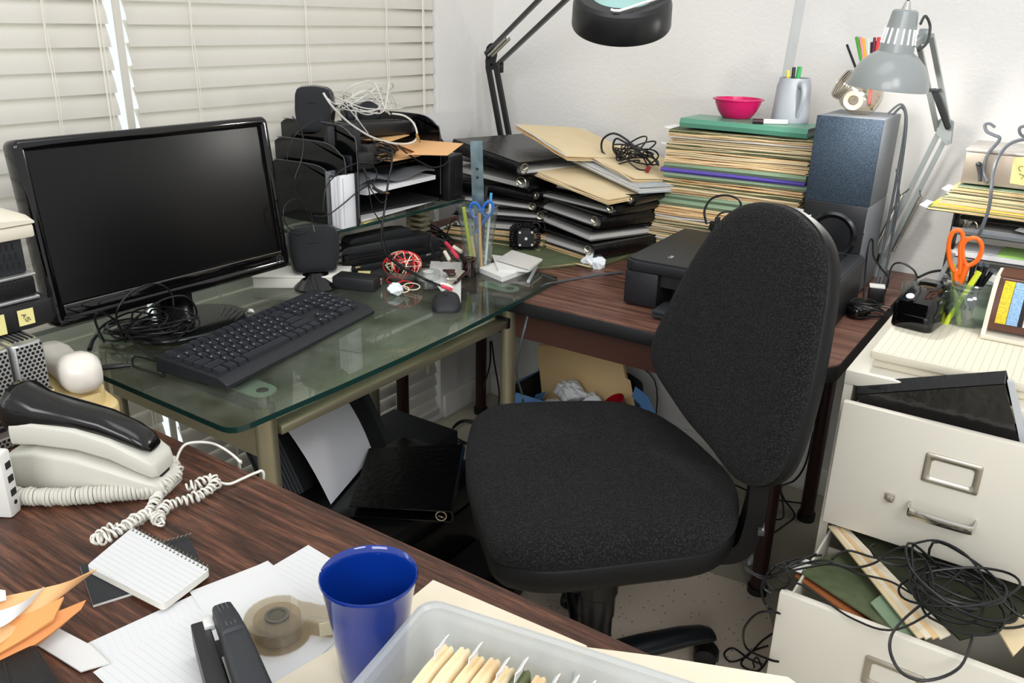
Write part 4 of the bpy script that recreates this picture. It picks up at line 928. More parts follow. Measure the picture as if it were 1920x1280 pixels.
# power strip, chargers, headset
T = thing('power_strip', 'black power strip lying on the cables in the top of the letter tray', 'power strip', (.15, -.75, 1.06))
v0, v1 = V((.155, -.885, 1.073)), V((.160, -.632, 1.060)); d = (v1-v0)
X = FR(v0, d, (0, 0, 1)); B(X).prism(rrect(.036, .062, .008), 0, d.length, .004).done('case', mk('strip_black', '1b1c1e', .35), T)
B(X).bx(.0175, .0195, -.022, .022, .03, d.length-.03).done('socket_panel', BLKM, T)
B(FR(v0+d*1.0, d, (0, 0, 1))).prism(rrect(.030, .050, .008), 0, .022, .003).done('end_cap', DGR, T)
satellite('desk_speaker', 'small black desktop speaker perched on top of the letter tray, tilted', (.160, -.958, 1.066), R(30), base=False)
PROTO = None
def brick(label, c, rz, dims, tl=0):
    T = thing('power_adapter', label, 'adapter', c, rot=(tl, 0, rz)); B().box((0, 0, dims[2]/2), dims, bv=.004).done('case', mk('adapter_black', '', 0), T, local=True)
    B().cyl(.004, dims[0]/2, dims[0]/2+.012, 10, TR((0, 0, dims[2]/2), (0, R(90), 0))).done('strain_relief', BLK, T, local=True); return T
brick('black power adapter beside the stepped side of the letter tray, above the disc cases', (.262, -.925, .995), R(85), (.075, .05, .036))
brick('black plug adapter in the top tier, left of the orange envelope', (.24, -.872, .998), R(20), (.05, .045, .045))
brick('flat black plug pack leaning behind the stepped panels of the letter tray', (.225, -.93, 1.02), R(70), (.085, .03, .075))
b = B(); heap(b, (.225, -.80, 1.0), .04, .045, .04, 9, .0022, 21); tag(b.done('cable_heap', CORD), 'small heap of black leads between the orange envelope and the power strip', 'cables')
T = thing('headset', 'black headset behind the white cables on top of the letter tray', 'headset', (.10, -.74, 1.07))
for y in (-.80, -.70): B().lathe([(1e-5, 0), (.026, 0), (.031, .006), (.031, .020), (.024, .026), (1e-5, .026)], 24, FR((.10, y, 1.095), (.5, .85 if y < -.75 else -.85, .1))).done('ear_cup', mk('ear_black', '1a1c22', .5), T)
B().tube([(.085, -.82, 1.09), (.06, -.83, 1.105), (.055, -.75, 1.118), (.06, -.68, 1.105), (.085, -.685, 1.09)], .005, 8).done('headband', BLK, T)
# white cable bunch
b = B(); q = random.Random(4)
def wl(pts, r): cab(b, pts, r)
heap(b, (.12, -.755, 1.10), .055, .105, .05, 7, .0016, 31, rot=.1, tilt=.9)
wl([at(745, 205, x=.12), at(735, 180, x=.12), at(700, 170, x=.12), at(665, 180, x=.12), at(660, 200, x=.14), at(690, 215, x=.14), at(730, 200, x=.12)], .0022)
wl([at(660, 180, x=.11), at(670, 160, x=.11), at(690, 153, x=.11), at(712, 170, x=.11), at(708, 190, x=.11)], .0011)
wl([at(690, 165, x=.11), at(715, 157, x=.11), at(731, 172, x=.11), at(728, 188, x=.11), at(715, 198, x=.12)], .0010)
wl([at(616, 192, x=.15), at(625, 170, x=.15), at(648, 178, x=.15), at(665, 185, x=.13), at(720, 175, x=.12), at(735, 200, x=.12), at(690, 208, x=.14)], .0016)
wl([at(722, 180, x=.12), at(725, 205, x=.12), at(731, 214, x=.14)], .0028)
wl([at(606, 174, x=.24), at(622, 198, x=.25), at(645, 222, x=.25), at(668, 240, x=.25), at(700, 258, x=.255), at(740, 269, x=.26), at(770, 268, x=.26), at(782, 256, x=.25), at(776, 232, x=.24), at(758, 217, x=.20), at(735, 213, x=.17)], .0026)
wl([at(690, 250, x=.2), at(650, 200, x=.2), at(628, 195, x=.2), at(615, 185, x=.2)], .0015)
cb = tag(b.done('cable_bunch', mk('white_lead', 'd3d1cb', .4)), 'loose bunch of white and grey leads looping above the letter tray', 'cables')
g_ = B(); g_.tube([at(782, 250, x=.25), at(786, 262, x=.255), at(788, 267, x=.258)], .0022, 8, 3); g_.tube([at(780, 252, x=.25), at(783, 262, x=.262)], .0018, 8, 3); g_.done('gold_plug', mk('gold', 'cda35a', .25, 1), cb)
# thin black leads hanging in front
b = B()
cab(b, [at(548, 218, x=.27), at(562, 238, x=.28), at(569, 265, x=.285), at(565, 300, x=.285), at(553, 335, x=.285), at(556, 365, x=.285), at(566, 375, x=.29), at(575, 395, x=.292), at(585, 415, x=.295), at(587, 428, x=.295)], .0013)
cab(b, [at(587, 425, x=.295), at(570, 432, x=.295), at(545, 430, x=.295), at(532, 408, x=.293), at(535, 385, x=.29), at(555, 373, x=.29), at(575, 385, x=.292), at(586, 410, x=.295), at(584, 425, x=.296), at(565, 440, x=.296), at(540, 437, x=.296)], .0013)
cab(b, [at(605, 222, x=.285), at(580, 232, x=.285), at(552, 255, x=.287), at(539, 290, x=.288), at(543, 318, x=.29), at(558, 350, x=.29), at(565, 370, x=.29)], .0013)
cab(b, [at(606, 396, x=.292), at(612, 350, x=.292), at(640, 320, x=.292), at(670, 306, x=.30), at(705, 306, x=.29), at(730, 292, x=.29), at(733, 275, x=.28), at(710, 262, x=.25)], .0016)
cab(b, [at(588, 404, x=.293), at(612, 404, x=.292), at(640, 385, x=.296), at(670, 360, x=.296), at(700, 340, x=.29), at(707, 325, x=.285), at(698, 308, x=.28)], .0016)
tag(b.done('leads', CORD), 'thin black headphone leads looping in front of the left panels of the letter tray', 'cables')
B().tube([at(586, 420, x=.295), at(589, 434, x=.296)], .002, 8, 2).done('jack', STEEL, bpy.data.objects['leads'])
b = B()
cab(b, [at(735, 282, x=.275), at(734, 310, x=.29), at(728, 340, x=.298), at(723, 380, x=.30), at(717, 420, x=.31), at(715, 445, x=.33), at(725, 478, x=.38), at(760, 505, z=.79), at(795, 522, z=.78), at(815, 531, z=.765), at(828, 536, z=.760)], .0026)
cab(b, [at(682, 318, x=.285), at(690, 345, x=.29), at(698, 390, x=.295), at(715, 420, x=.30), at(722, 455, x=.35), at(738, 485, x=.42), at(775, 510, z=.782), at(800, 527, z=.774), at(822, 535, z=.764)], .0015)
av = tag(b.done('audio_lead', CORD), 'thick black audio lead hanging from the letter tray down to the mouse', 'cable')
B().tube([at(828, 536, z=.760), at(838, 540, z=.757), at(846, 543, z=.756)], .0045, 10, 3).done('plug', mk('plug_red', 'd8455a', .4), av); B().tube([at(826, 532, z=.764), at(840, 535, z=.761), at(850, 541, z=.757)], .0042, 10, 3).done('plug', mk('plug_white', 'dfddd6', .4), av)
b = B(); cab(b, [at(680, 312, x=.285), at(692, 335, x=.30), at(704, 352, x=.305), at(722, 362, x=.305), at(724, 375, x=.306), at(715, 379, x=.306), at(704, 368, x=.306), at(690, 345, x=.30)], .0016)
o = tag(b.done('jack_lead', CORD), 'black lead with a jack plug hanging in front of the white paper stack', 'cable')
b = B(); b.tube([at(700, 352, x=.306), at(712, 360, x=.307), at(722, 361, x=.307)], lambda t: .0045-.002*t, 8, 3); b.done('plug_body', mk('plug_grey', '2b2d30', .45), o); B().tube([at(722, 361, x=.307), at(729, 362, x=.307)], .0016, 8, 2).done('plug_tip', mk('gold', '', 0), o)
b = B(); cab(b, [at(747, 272, x=.27), at(760, 285, x=.28), at(790, 305, x=.28), at(815, 314, x=.285), at(838, 305, x=.285), at(839, 290, x=.28), at(828, 275, x=.27), at(812, 262, x=.25)], .0022); tag(b.done('lead', CORD), 'black lead looping out of the right side of the letter tray', 'cable')
# disc cases beside the tray
JC = mk('disc_case', 'e3e4e8', .25)
for k in range(4):
    T = thing('disc_case', ['white disc case nearest the camera of the row by the letter tray', 'white disc case second in the row by the letter tray', 'white disc case third in the row by the letter tray', 'clear disc case at the back of the row, taller than the white ones'][k], 'disc case', (.26, -.99, .8635), group='disc cases standing by the letter tray')
    x0 = .289-.0115*k-(.0 if k < 3 else .004); zt = .990-.004*k+(.018 if k == 3 else 0)
    b = B(); b.bx(x0-.0098, x0, -.976, -.938+(.0 if k < 3 else .0), .8636, zt, .0008) if False else b.bx(x0-.0098, x0, -.952-.055, -.947, .8640, zt, .0008)
    b.done('case', JC if k < 3 else thin('clear_case', 'e9eef5', .08, .05, .15, 'd8dde6'), T)
    B().bx(x0+.0000, x0+.0006, -1.000, -.998, .870, zt-.006).done('hinge_line', mk('case_line', 'b9bbc2', .4), T)
# wallet-like box at right end, curled sheet behind
T = thing('wallet', 'black leather wallet standing at the right end of the glass shelf', 'wallet', (.25, -.55, .8635))
b = B(); b.prism(rrect(.030, .085, .006), .8636, .985, .003, T=TR((.258, -.548, 0), (0, 0, R(12)))); b.done('body', mk('leather_black', '', 0), T)
B(TR((.258, -.548, 0), (0, 0, R(12)))).bx(.0148, .0160, -.012, -.006, .875, .975).done('zip', mk('zip_grey', '2e3033', .3, .4), T)
b = B(); rows = []
for i in range(9):
    u = i/8; rows.append([(.035+.02*math.sin(v/8*1.5), -.47+.30*v/8*(1-.0*u)-.10*(1-u)*(v/8)**1.5, .87+.20*u-.012*v/8*u) for v in range(9)])
b.grid(rows, .0004); tag(b.done('paper_sheet', PAPER), 'white sheet of paper curling up behind the right side of the letter tray', 'paper')
fp('note', R4(.245, -.90, .07, .08, 15), .8638, .001, YEL, 'yellow note lying on the glass shelf under the black letter tray', 'note')
# ------------------------------------------------------------------ audio leads in the corner
b = B(); c_ = at(845, 462, z=.745); heap(b, (c_.x-.05, c_.y-.01, .7405), .07, .05, .06, 9, .0022, 41); cab(b, [at(808, 436, z=.80), at(806, 455, z=.80), at(815, 478, z=.77), at(828, 490, z=.75)], .0026)
cab(b, [at(838, 440, z=.76), at(845, 418, z=.80), at(855, 410, z=.83), at(866, 425, z=.80)], .0016)
T = tag(b.done('audio_leads', CORD), 'heap of black audio leads with red and white plugs left of the tall glass', 'cables')
for p, q, m in (((836, 455), (850, 470), 'plug_red'), ((848, 470), (858, 482), 'plug_red'), ((834, 472), (842, 486), 'plug_ivory'), ((850, 462), (866, 472), 'plug_ivory'), ((806, 440), (816, 446), 'plug_red')):
    B().tube([at(*p, z=.785), at((p[0]+q[0])/2, (p[1]+q[1])/2, z=.780), at(*q, z=.776)], .005, 8, 2).done('plug', mk(m, 'd23a3a' if 'red' in m else 'e6dfcd', .35), T)
    B().tube([at(*q, z=.776), at(q[0]+6, q[1]+7, z=.774)], .0014, 6, 1).done('plug_pin', CHROME, T)
BD = .7285
# ------------------------------------------------------------------ helpers for stacked paper goods
RING = mk('ring_nickel', 'cfc6ae', .22, .9)
def binder(label, P, z, h, spine=0, lift=0, ring=True, group='black ring binders', pages=True):
    """ring binder lying down: P = four corners (plan), spine on edge P[spine]-P[spine+1]; far covers open by lift"""
    P = [V((p[0], p[1], 0)) for p in P]; P = P[spine:]+P[:spine]; c = sum(P, V())/4
    T = thing('ring_binder', label, 'binder', (c.x, c.y, z), group=group)
    th = .0028; n = (P[3]-P[0]).normalized()
    def cover(z0, dz, nm):
        b = B(); b.grid([[P[0]+V((0, 0, z0)), P[1]+V((0, 0, z0))], [P[3]+V((0, 0, z0+dz)), P[2]+V((0, 0, z0+dz))]], th); b.done(nm, VINYL, T)
    cover(z+th, 0, 'lower_cover'); cover(z+h, lift, 'upper_cover')
    b = B(); a, c2 = P[0], P[1]; m = (a+c2)/2
    rows = []
    for k in range(6):
        f = k/5; bul = .006*math.sin(math.pi*f); rows.append([a-n*bul+V((0, 0, z+h*f)), c2-n*bul+V((0, 0, z+h*f))])
    b.grid(rows, th); b.done('spine', VINYL, T)
    if pages:
        b = B(); I = .012; d = (c2-a).normalized(); hh = max(.003, (h-2*th)*rnd.uniform(.22, .42)+lift*.3)
        q = [a+n*I*1.5+d*I*.4, c2+n*I*1.5-d*I*.4, P[2]-n*I-d*I*.4, P[3]-n*I+d*I*.4]; b.prism([(p.x, p.y) for p in q], z+th+.001, z+th+.001+hh); b.done('pages', mk('binder_pages', 'b9b7b3', .8), T)
    if ring:
        d = (c2-a).normalized(); R_ = max(.006, h*.40)
        for f, s in ((.006, 1), (.994, -1)):
            b = B(); p = a.lerp(c2, f)+n*(R_+.010)+V((0, 0, z+h*.5)); b.tube([p+n*(R_*math.cos(t))+V((0, 0, R_*math.sin(t))) for t in [2*math.pi*i/12 for i in range(12)]], .0016, 5, 2, closed=True)
            b.tube([p-d*s*.006+n*R_*.5+V((0, 0, R_*.3)), p-d*s*.002-n*R_*.2-V((0, 0, R_*.2)), p-d*s*.006-n*R_*.5], .0022, 5, 2); b.done('ring', RING, T)
    return T
def folder(label, P, z, h, mat, group, leaves=3, lip=.008, tabs=0, cat='folder', name='file_folder', tilt=(0, 0), leafm=None, wav=.001, spine=False):
    """a filled folder lying flat: covers, wavy inner sheets, optional white index tabs along its left edge"""
    P = [V((p[0], p[1], 0)) for p in P]; c = sum(P, V())/4; T = thing(name, label, cat, (c.x, c.y, z), group=group)
    tz = lambda p: (p.x-c.x)*tilt[0]+(p.y-c.y)*tilt[1]
    def sheet_(pts, z0, th, m, nm, seed):
        q = random.Random(seed); b = B(); rows = []
        for i in range(3):
            v = i/2; rows.append([pts[0].lerp(pts[1], u/5).lerp(pts[3].lerp(pts[2], u/5), v) for u in range(6)])
        rows = [[p+V((0, 0, z0+tz(p)+q.uniform(-wav, wav)*(0 if nm == 'lower_cover' else 1))) for p in r] for r in rows]; b.grid(rows, th); return b.done(nm, m, T)
    th = .0034 if mat is OLIVE and h > .007 else min(.0016, h*.3); sheet_(P, z+th, th, mat, 'lower_cover', label)
    f = (P[0]-P[3]).normalized(); l = (P[0]-P[1]).normalized()
    for k in range(leaves):
        q = rnd.uniform(.0, lip)-lip*.3; pts = [P[0]+f*q-l*rnd.uniform(0, .006), P[1]+f*q+l*rnd.uniform(0, .006), P[2]+l*.004, P[3]-l*.004]
        hh = (h-2*th)/leaves; sheet_(pts, z+th+hh*(k+1)-.0002, hh*.72, leafm or (PAPER if rnd.random() < .08 else MANILA if rnd.random() < .55 else MANILA2), 'leaf', label+str(k))
    sheet_([P[0]-f*.003, P[1]-f*.003, P[2], P[3]], z+h, th, mat, 'upper_cover', label+'u')
    if spine:
        q = B(); q.grid([[P[0]+V((0, 0, z+.0005+tz(P[0]))), P[1]+V((0, 0, z+.0005+tz(P[1])))], [P[0]+f*.005+V((0, 0, z+h*.5+tz(P[0]))), P[1]+f*.005+V((0, 0, z+h*.5+tz(P[1])))], [P[0]+V((0, 0, z+h+tz(P[0]))), P[1]+V((0, 0, z+h+tz(P[1])))]], .0012); q.done('spine', mat, T)
    for k in range(tabs):
        p = P[0].lerp(P[3], .10+.16*k)+V((0, 0, z+h*.6)); b = B(); b.box(p+l*.008, (.020, .032, .0016), (0, R(-12), math.atan2(l.y, l.x))); b.done('index_tab', mk('tab_white', 'f2f2f2', .35), T)
    return T
def rect(x0, x1, y0, y1, a=0, j=0):
    cx, cy = (x0+x1)/2, (y0+y1)/2; c, s = math.cos(R(a)), math.sin(R(a)); o = []
    for x, y in ((x0, y0), (x1, y0), (x1, y1), (x0, y1)): o.append((cx+(x-cx)*c-(y-cy)*s+rnd.uniform(-j, j), cy+(x-cx)*s+(y-cy)*c+rnd.uniform(-j, j)))
    return o
# ------------------------------------------------------------------ tall stack of folders
col = {'m': (MANILA, 'manila'), 'o': (MANILA2, 'worn orange-brown manila'), 'g': (OLIVE, 'olive green hanging'), 'G': (GREENF, 'sage green'), 'p': (mk('purple_folder', '5646a0', .5), 'purple')}
seq = [('g', .012), ('m', .014), ('g', .011), ('m', .013), ('g', .010), ('m', .012), ('g', .008), ('o', .022), ('m', .010), ('G', .013), ('G', .012), ('m', .014), ('g', .008), ('o', .010), ('G', .010), ('p', .009), ('G', .011), ('o', .014), ('m', .013), ('g', .009), ('m', .013), ('o', .010), ('g', .007)]
tot = sum(h for _, h in seq); zs = BD+.001; kf = (1.080-BD)/tot
ordn = ['lowest', 'second', 'third', 'fourth', 'fifth', 'sixth', 'seventh', 'eighth', 'ninth', 'tenth', 'eleventh', 'twelfth', 'thirteenth', 'fourteenth', 'fifteenth', 'sixteenth', 'seventeenth', 'eighteenth', 'nineteenth', 'twentieth', 'twenty-first', 'twenty-second', 'topmost']
for i, (k, h) in enumerate(seq):
    h *= kf; m, nm = col[k]; x0 = .742+.002*i*.9+rnd.uniform(-.006, .006); x1 = x0+.385+rnd.uniform(-.006, .004)
    if k in 'Gp': x0 += .004
    lab = 'purple folder in the tall stack of folders' if k == 'p' else f'{nm} folder, {ordn[i]} {"of" if i in (0, len(seq)-1) else "from the bottom of"} the tall folder stack'
    folder(lab, rect(x0, x1, -.285+rnd.uniform(-.004, .004), -.045, rnd.uniform(-1, 1)), zs, h*.985, m, 'folders in the tall stack', leaves=2 if k in 'Gpg' else (4 if k == 'o' else 3), tabs=2 if k == 'g' else 0, lip=.0 if k in 'Gp' else -.004 if k == 'g' else .011, leafm=PAPER if k in 'Gp' else None, spine=k in 'Gp', tilt=(.02*i/22, 0), wav=.0018)
    zs += h
zs += .0045
# green book, saucer-like lid, bowl, stein and pens on top
bt = zs
T = thing('book', 'green hardback book on top of the tall folder stack', 'book', (.95, -.2, bt))
GB = mk('book_green', '568f78', .3, grain=.3, gs=40); PB = [(p[0], p[1]) for p in rect(.812, 1.145, -.290, -.165, -.8)]
P2 = [V((*p, 0)) for p in PB]
B().prism(PB, bt, bt+.003).done('lower_cover', GB, T); B().prism(PB, bt+.020, bt+.0225).done('upper_cover', GB, T)
b = B(); b.grid([[V((*PB[0], bt)), V((*PB[1], bt))], [V((PB[0][0], PB[0][1]-.004, bt+.011)), V((PB[1][0], PB[1][1]-.004, bt+.011))], [V((*PB[0], bt+.0225)), V((*PB[1], bt+.0225))]], .003); b.done('spine', GB, T)
B().prism([(PB[0][0]+.004, PB[0][1]+.004), (PB[1][0]-.006, PB[1][1]+.004), (PB[2][0]-.006, PB[2][1]-.006), (PB[3][0]+.004, PB[3][1]-.006)], bt+.003, bt+.020).done('pages', PAPER, T)
bz = bt+.0227
c = at(1375, 222, z=bz)
PNK = mk('bowl_pink', 'c40c5c', .22, spec=.6)
tag(B().lathe([(1e-5, .002), (.032, .002), (.034, 0), (.038, .002), (.05, .018), (.058, .036), (.0605, .045), (.066, .0465), (.066, .0495), (.0595, .0495), (.056, .036), (.047, .018), (.035, .006), (1e-5, .005)], 44, TR((c.x, c.y+.022, bz))).done('bowl', PNK, ang=50), 'hot pink plastic bowl on the green book', 'bowl')
c = at(1473, 230, z=bz); sx_, sy_ = c.x, c.y+.03
STEIN = mk('stein_grey', 'a9adb3', .32, spec=.6, var='9ea3ab', vs=20)
T = thing('stein', 'grey ceramic stein holding pens and a clear ruler on the green book', 'mug', (sx_, sy_, bz))
B().lathe([(1e-5, 0), (.046, 0), (.047, .004), (.0445, .04), (.0425, .075), (.042, .088), (.038, .100), (.0375, .108), (.0345, .108), (.035, .1), (.038, .086), (.039, .06), (.041, .008), (1e-5, .006)], 40).done('body', STEIN, T, local=True)
b = B(); hd = math.atan2(CAM.y-sy_, CAM.x-sx_)+R(22); hx, hy = math.cos(hd), math.sin(hd)
b.tube([(hx*.039, hy*.039, .090), (hx*.056, hy*.056, .094), (hx*.068, hy*.068, .080), (hx*.067, hy*.067, .060), (hx*.056, hy*.056, .038), (hx*.045, hy*.045, .016)], lambda t: .0085-.004*t, 10); b.done('handle', STEIN, T, local=True)
p0 = V((sx_, sy_, bz+.01)); 
q0, q1 = on(1477, 134, V((sx_, sy_+.01, 0)), V((0, -1, 0))), on(1507, -30, V((sx_, sy_+.03, 0)), V((0, -1, 0)))
T = thing('ruler', 'clear plastic ruler standing tall in the grey stein', 'ruler', (sx_, sy_, bz+.01))
b = B(); b.bar(q0-(q1-q0)*.5, q1, .026, .0018, (0, 1, 0)); b.done('strip', thin('clear_ruler', 'f2f4f5', .02, .15, .06, 'dfe4e6'), T)
b = B(); dd = (q1-q0).normalized(); sd = V((dd.z, 0, -dd.x))
for k in range(60):
    p = q0+dd*(.003+.0035*k)-sd*.013+V((0, -.0012, 0)); b.bar(p, p+sd*(.006 if k % 5 == 0 else .003), .0005, .0003, (0, 1, 0))
b.done('scale_marks', mk('mark_grey', '8d9296', .6), T)
stick('highlighter', p0, on(1500, 125, V((sx_, sy_, 0)), V((0, -1, 0))), .006, mk('marker_green', '35a85a', .4), 'green capped marker in the grey stein', 'marker', 10)
stick('pen', p0+V((0, -.01, 0)), on(1489, 126, V((sx_, sy_-.01, 0)), V((0, -1, 0))), .0045, BLK, 'black pen in the grey stein', 'pen', 8)
stick('pen', p0+V((-.01, 0, 0)), on(1478, 132, V((sx_, sy_-.02, 0)), V((0, -1, 0))), .004, mk('marker_yellow', 'e3dc4a', .4), 'yellow pen in the grey stein', 'pen', 8)
a, c2 = at(1411, 227, z=bz+.006), at(1476, 229, z=bz+.006)
stick('marker', a, c2, .0062, mk('marker_white', 'e4e4e0', .35), 'white marker with a dark cap lying in front of the grey stein', 'marker', 12); B().cyl(.0066, -.0, .026, 12, FR(a, c2-a)).done('cap', mk('cap_dark', '2a1417', .4), bpy.data.objects['marker.001'])
# ------------------------------------------------------------------ binder stacks
def zp(pts, z): return [(p.x, p.y) for p in (at(x, y, z=z) for x, y in pts)]
folder('olive hanging folder stack edge, bottom of the left binder pile', rect(.16, .50, -.50, -.20, 6), BD+.001, .016, OLIVE, 'folders under the left binder pile', leaves=4, tabs=3)
folder('olive hanging folder, second from the bottom of the left binder pile', rect(.17, .49, -.49, -.20, 10), BD+.0175, .016, OLIVE, 'folders under the left binder pile', leaves=4, tabs=3)
folder('manila folder, third from the bottom of the left binder pile', rect(.18, .47, -.48, -.18, 14), BD+.034, .008, MANILA2, 'folders under the left binder pile', leaves=3)
z = BD+.043
lay = [(rect(.17, .44, -.47, -.18, 20), .034), (rect(.16, .43, -.46, -.17, 24), .026), (rect(.15, .43, -.45, -.16, 14), .026), (rect(.15, .43, -.44, -.15, 8), .026), (rect(.16, .45, -.44, -.15, -2), .040), (rect(.19, .48, -.46, -.16, -14), .036)]
for i, (P, h) in enumerate(lay):
    tiltl = 0
    binder(f'black ring binder, {ordn[i]} {"binder of" if i == 0 else "binder from the bottom of" if i < 5 else "and highest binder from the bottom of"} the left pile', P, z, h-.001, spine=1 if i < 3 else (1 if i == 4 else 0), lift=.004, group='binders in the left pile').rotation_euler = (0, R((0, 1, 2, 2.5, 4, 6)[i]), 0); z += h+.003+(.006 if i > 2 else 0)
ztl = z
folder('stack of manila folders on top of the left binder pile', rect(.33, .60, -.35, -.10, -24), ztl+.001, .014, MANILA, 'manila folders on the binder piles', leaves=5, tilt=(-.22, 0), wav=.002)
# right pile
folder('olive folder under the black binders of the right pile', rect(.46, .72, -.50, -.20, -8), BD+.001, .010, OLIVE, 'folders under the right binder pile', leaves=3, tabs=2)
folder('manila folder jutting out under the right binder pile', rect(.47, .71, -.46, -.20, -16), BD+.012, .014, MANILA, 'folders under the right binder pile', leaves=4)
z = BD+.027
layr = [(rect(.47, .745, -.47, -.19, -18), .034), (rect(.45, .735, -.44, -.17, -22), .034), (rect(.46, .745, -.43, -.16, -20), .034), (rect(.47, .76, -.42, -.15, -14), .026), (rect(.50, .78, -.40, -.14, -8), .022)]
for i, (P, h) in enumerate(layr):
    binder(f'black ring binder, {ordn[i]} {"binder of" if i == 0 else "binder from the bottom of" if i < 4 else "and highest binder from the bottom of"} the right pile', P, z, h-.001, spine=1 if i != 1 else 3, lift=.002, group='binders in the right pile').rotation_euler = (0, R((0, 2.5, 1.5, .5, 1)[i]), 0); z += h+.0025
ztr = z
folder('manila folders on the right binder pile, tops curling', rect(.47, .77, -.46, -.16, -16), ztr+.001, .012, MANILA, 'manila folders on the binder piles', leaves=5, tilt=(-.10, .05), wav=.002)
folder('pale blue-grey folder stack behind the curling manila folders', rect(.52, .82, -.36, -.10, -20), ztr+.018, .016, mk('folder_greyblue', 'a9b0b3', .5), 'manila folders on the binder piles', leaves=4, tilt=(-.16, 0), leafm=PAPER)
folder('topmost manila folders sloping down between the two binder piles', rect(.50, .80, -.33, -.07, -24), ztr+.038, .012, MANILA, 'manila folders on the binder piles', leaves=5, tilt=(-.20, 0), wav=.002)
# loose dark green folders by the coiled device
folder('olive hanging folders lying askew behind the little white notebooks', rect(.37, .62, -.64, -.41, -32), BD+.001, .011, OLIVE, 'folders by the notebooks', leaves=4, tabs=2)
# coiled device
T = thing('motor', 'black square motor with a coiled cord wound around it, behind the notebooks', 'device', (.49, -.50, BD+.014))
mc = at(985, 447, y=-.50); mX = FR(mc, (CAM-mc)+V((.5, 0, -.1)), (0, 0, 1))
B(mX).prism(rrect(.046, .046, .005), -.034, .010, .001).done('body', BLKM, T)
b = B(mX)
for x in (-.017, .017):
    for y in (-.017, .017): b.cyl(.0032, .010, .0112, 10, TR((x, y, 0)))
b.cyl(.0042, .010, .0125, 12); b.done('screws', CHROME, T)
b = B(mX); coil(b, [(.038*math.cos(a), .038*math.sin(a), -.006) for a in [2*math.pi*i/30 for i in range(31)]], .0055, .0019, 36, 5, 10); b.done('coiled_cord', CORD, T)
b = B(); b.prism(rrect(.06, .05, .004), BD+.012, BD+.07, .002, T=TR((.445, -.47, 0), (0, 0, R(20)))); b.done('housing', BLK, T)
# tangle on the folders
b = B(); c_ = at(1190, 310, y=-.22); heap(b, (c_.x, c_.y-.02, ztr+.030), .06, .05, .07, 9, .0022, 51, tilt=.9)
cab(b, [at(1150, 300, y=-.25), at(1130, 285, y=-.25), at(1130, 262, y=-.25), at(1150, 250, y=-.24), at(1175, 262, y=-.23), at(1205, 290, y=-.22), at(1225, 310, y=-.22)], .0032)
cab(b, [at(1165, 300, y=-.25), at(1150, 280, y=-.24), at(1155, 260, y=-.24), at(1175, 268, y=-.23), at(1215, 285, y=-.22), at(1235, 310, y=-.23)], .003)
T = tag(b.done('cable_heap', CORD), 'knot of black cables on the manila folders beside the tall folder stack', 'cables'); B().tube([at(1125, 296, y=-.26), at(1135, 300, y=-.26)], .0045, 8, 2).done('plug', BLK, T)
B().tube([at(1212, 322, y=-.28), at(1218, 312, y=-.28)], .006, 8, 2).done('plug_end', mk('plug_dark_red', '7e1f24', .4), T)
lump('tissue', at(1108, 500, z=BD)+V((0, 0, .016)), .038, mk('tissue_white', '', 0), 'crumpled white tissue on the brown desk left of the printer', 'tissue', (1.0, .7, .75), 9)
# ------------------------------------------------------------------ inkjet printer
PRB = mk('printer_black', '1a1c20', .42, grain=.3, gs=700)
T = thing('printer', 'black inkjet printer on the brown desk behind the swivel chair', 'printer', (1.1135, -.537, BD), R(2))
pw, pd, ph = .452, .362, .112
o2 = rc([(-pw/2, -pd/2+.012), (-pw/2+.02, -pd/2), (pw/2-.02, -pd/2), (pw/2, -pd/2+.012), (pw/2, pd/2), (-pw/2, pd/2)], [.01, .01, .01, .01, .01, .01])
b = B(); b.prism(o2, .084, ph-.004, .004); b.prism([(x*.985, y*.97) for x, y in o2], ph-.0055, ph, .002); b.done('lid', PRB, T, local=True)
b = B(); b.bx(-pw/2+.002, pw/2-.002, -pd/2+.10, pd/2, 0, .084).bx(-pw/2+.002, -pw/2+.085, -pd/2+.004, -pd/2+.11, .003, .084, .006).bx(pw/2-.085, pw/2-.002, -pd/2+.004, -pd/2+.11, .003, .084, .006).bx(-pw/2+.08, pw/2-.08, -pd/2+.02, -pd/2+.11, .052, .084); b.done('body', PRB, T, local=True)
B().bx(-.075, .075, -pd/2+.0185, -pd/2+.0205, .058, .080).done('door', BLKM, T, local=True)
B().bx(-.10, .19, -.05, pd/2-.03, ph-.0005, ph+.0009).done('glass_panel', BLKG, T, local=True)
b = B(); b.bx(-pw/2+.10, pw/2-.10, -pd/2-.055, -pd/2+.03, .004, .012, .003).bx(-pw/2+.10, -pw/2+.15, -pd/2-.055, -pd/2+.02, .012, .022, .003); b.done('output_tray', DGR, T, local=True)
B().bx(-.085, .09, -pd/2-.050, -pd/2+.08, .0125, .020).done('paper', PAPER, T, local=True)
b = B(); W1 = mk('icon_white', 'cfd2d4', .6)
for x, y in ((-.140, -.118), (-.082, -.122), (-.05, -.145)):
    b.lathe([(.0042, 0), (.0052, 0), (.0052, .0004), (.0042, .0004)], 16, TR((x, y, ph))); b.bx(x-.0005, x+.0005, y, y+.005, ph, ph+.0004); b.bx(x-.004, x+.004, y+.010, y+.0125, ph, ph+.0004)
b.done('button_icons', W1, T, local=True)
b = B(); c_ = at(1352, 428, z=BD+ph+.012)
for k in range(5): b.tube([(c_.x+.028*math.cos(a)+rnd.uniform(-.003, .003), c_.y+.022*math.sin(a), BD+ph+.004+.005*k) for a in [2*math.pi*i/12 for i in range(12)]], .0024, 6, 3, closed=True)
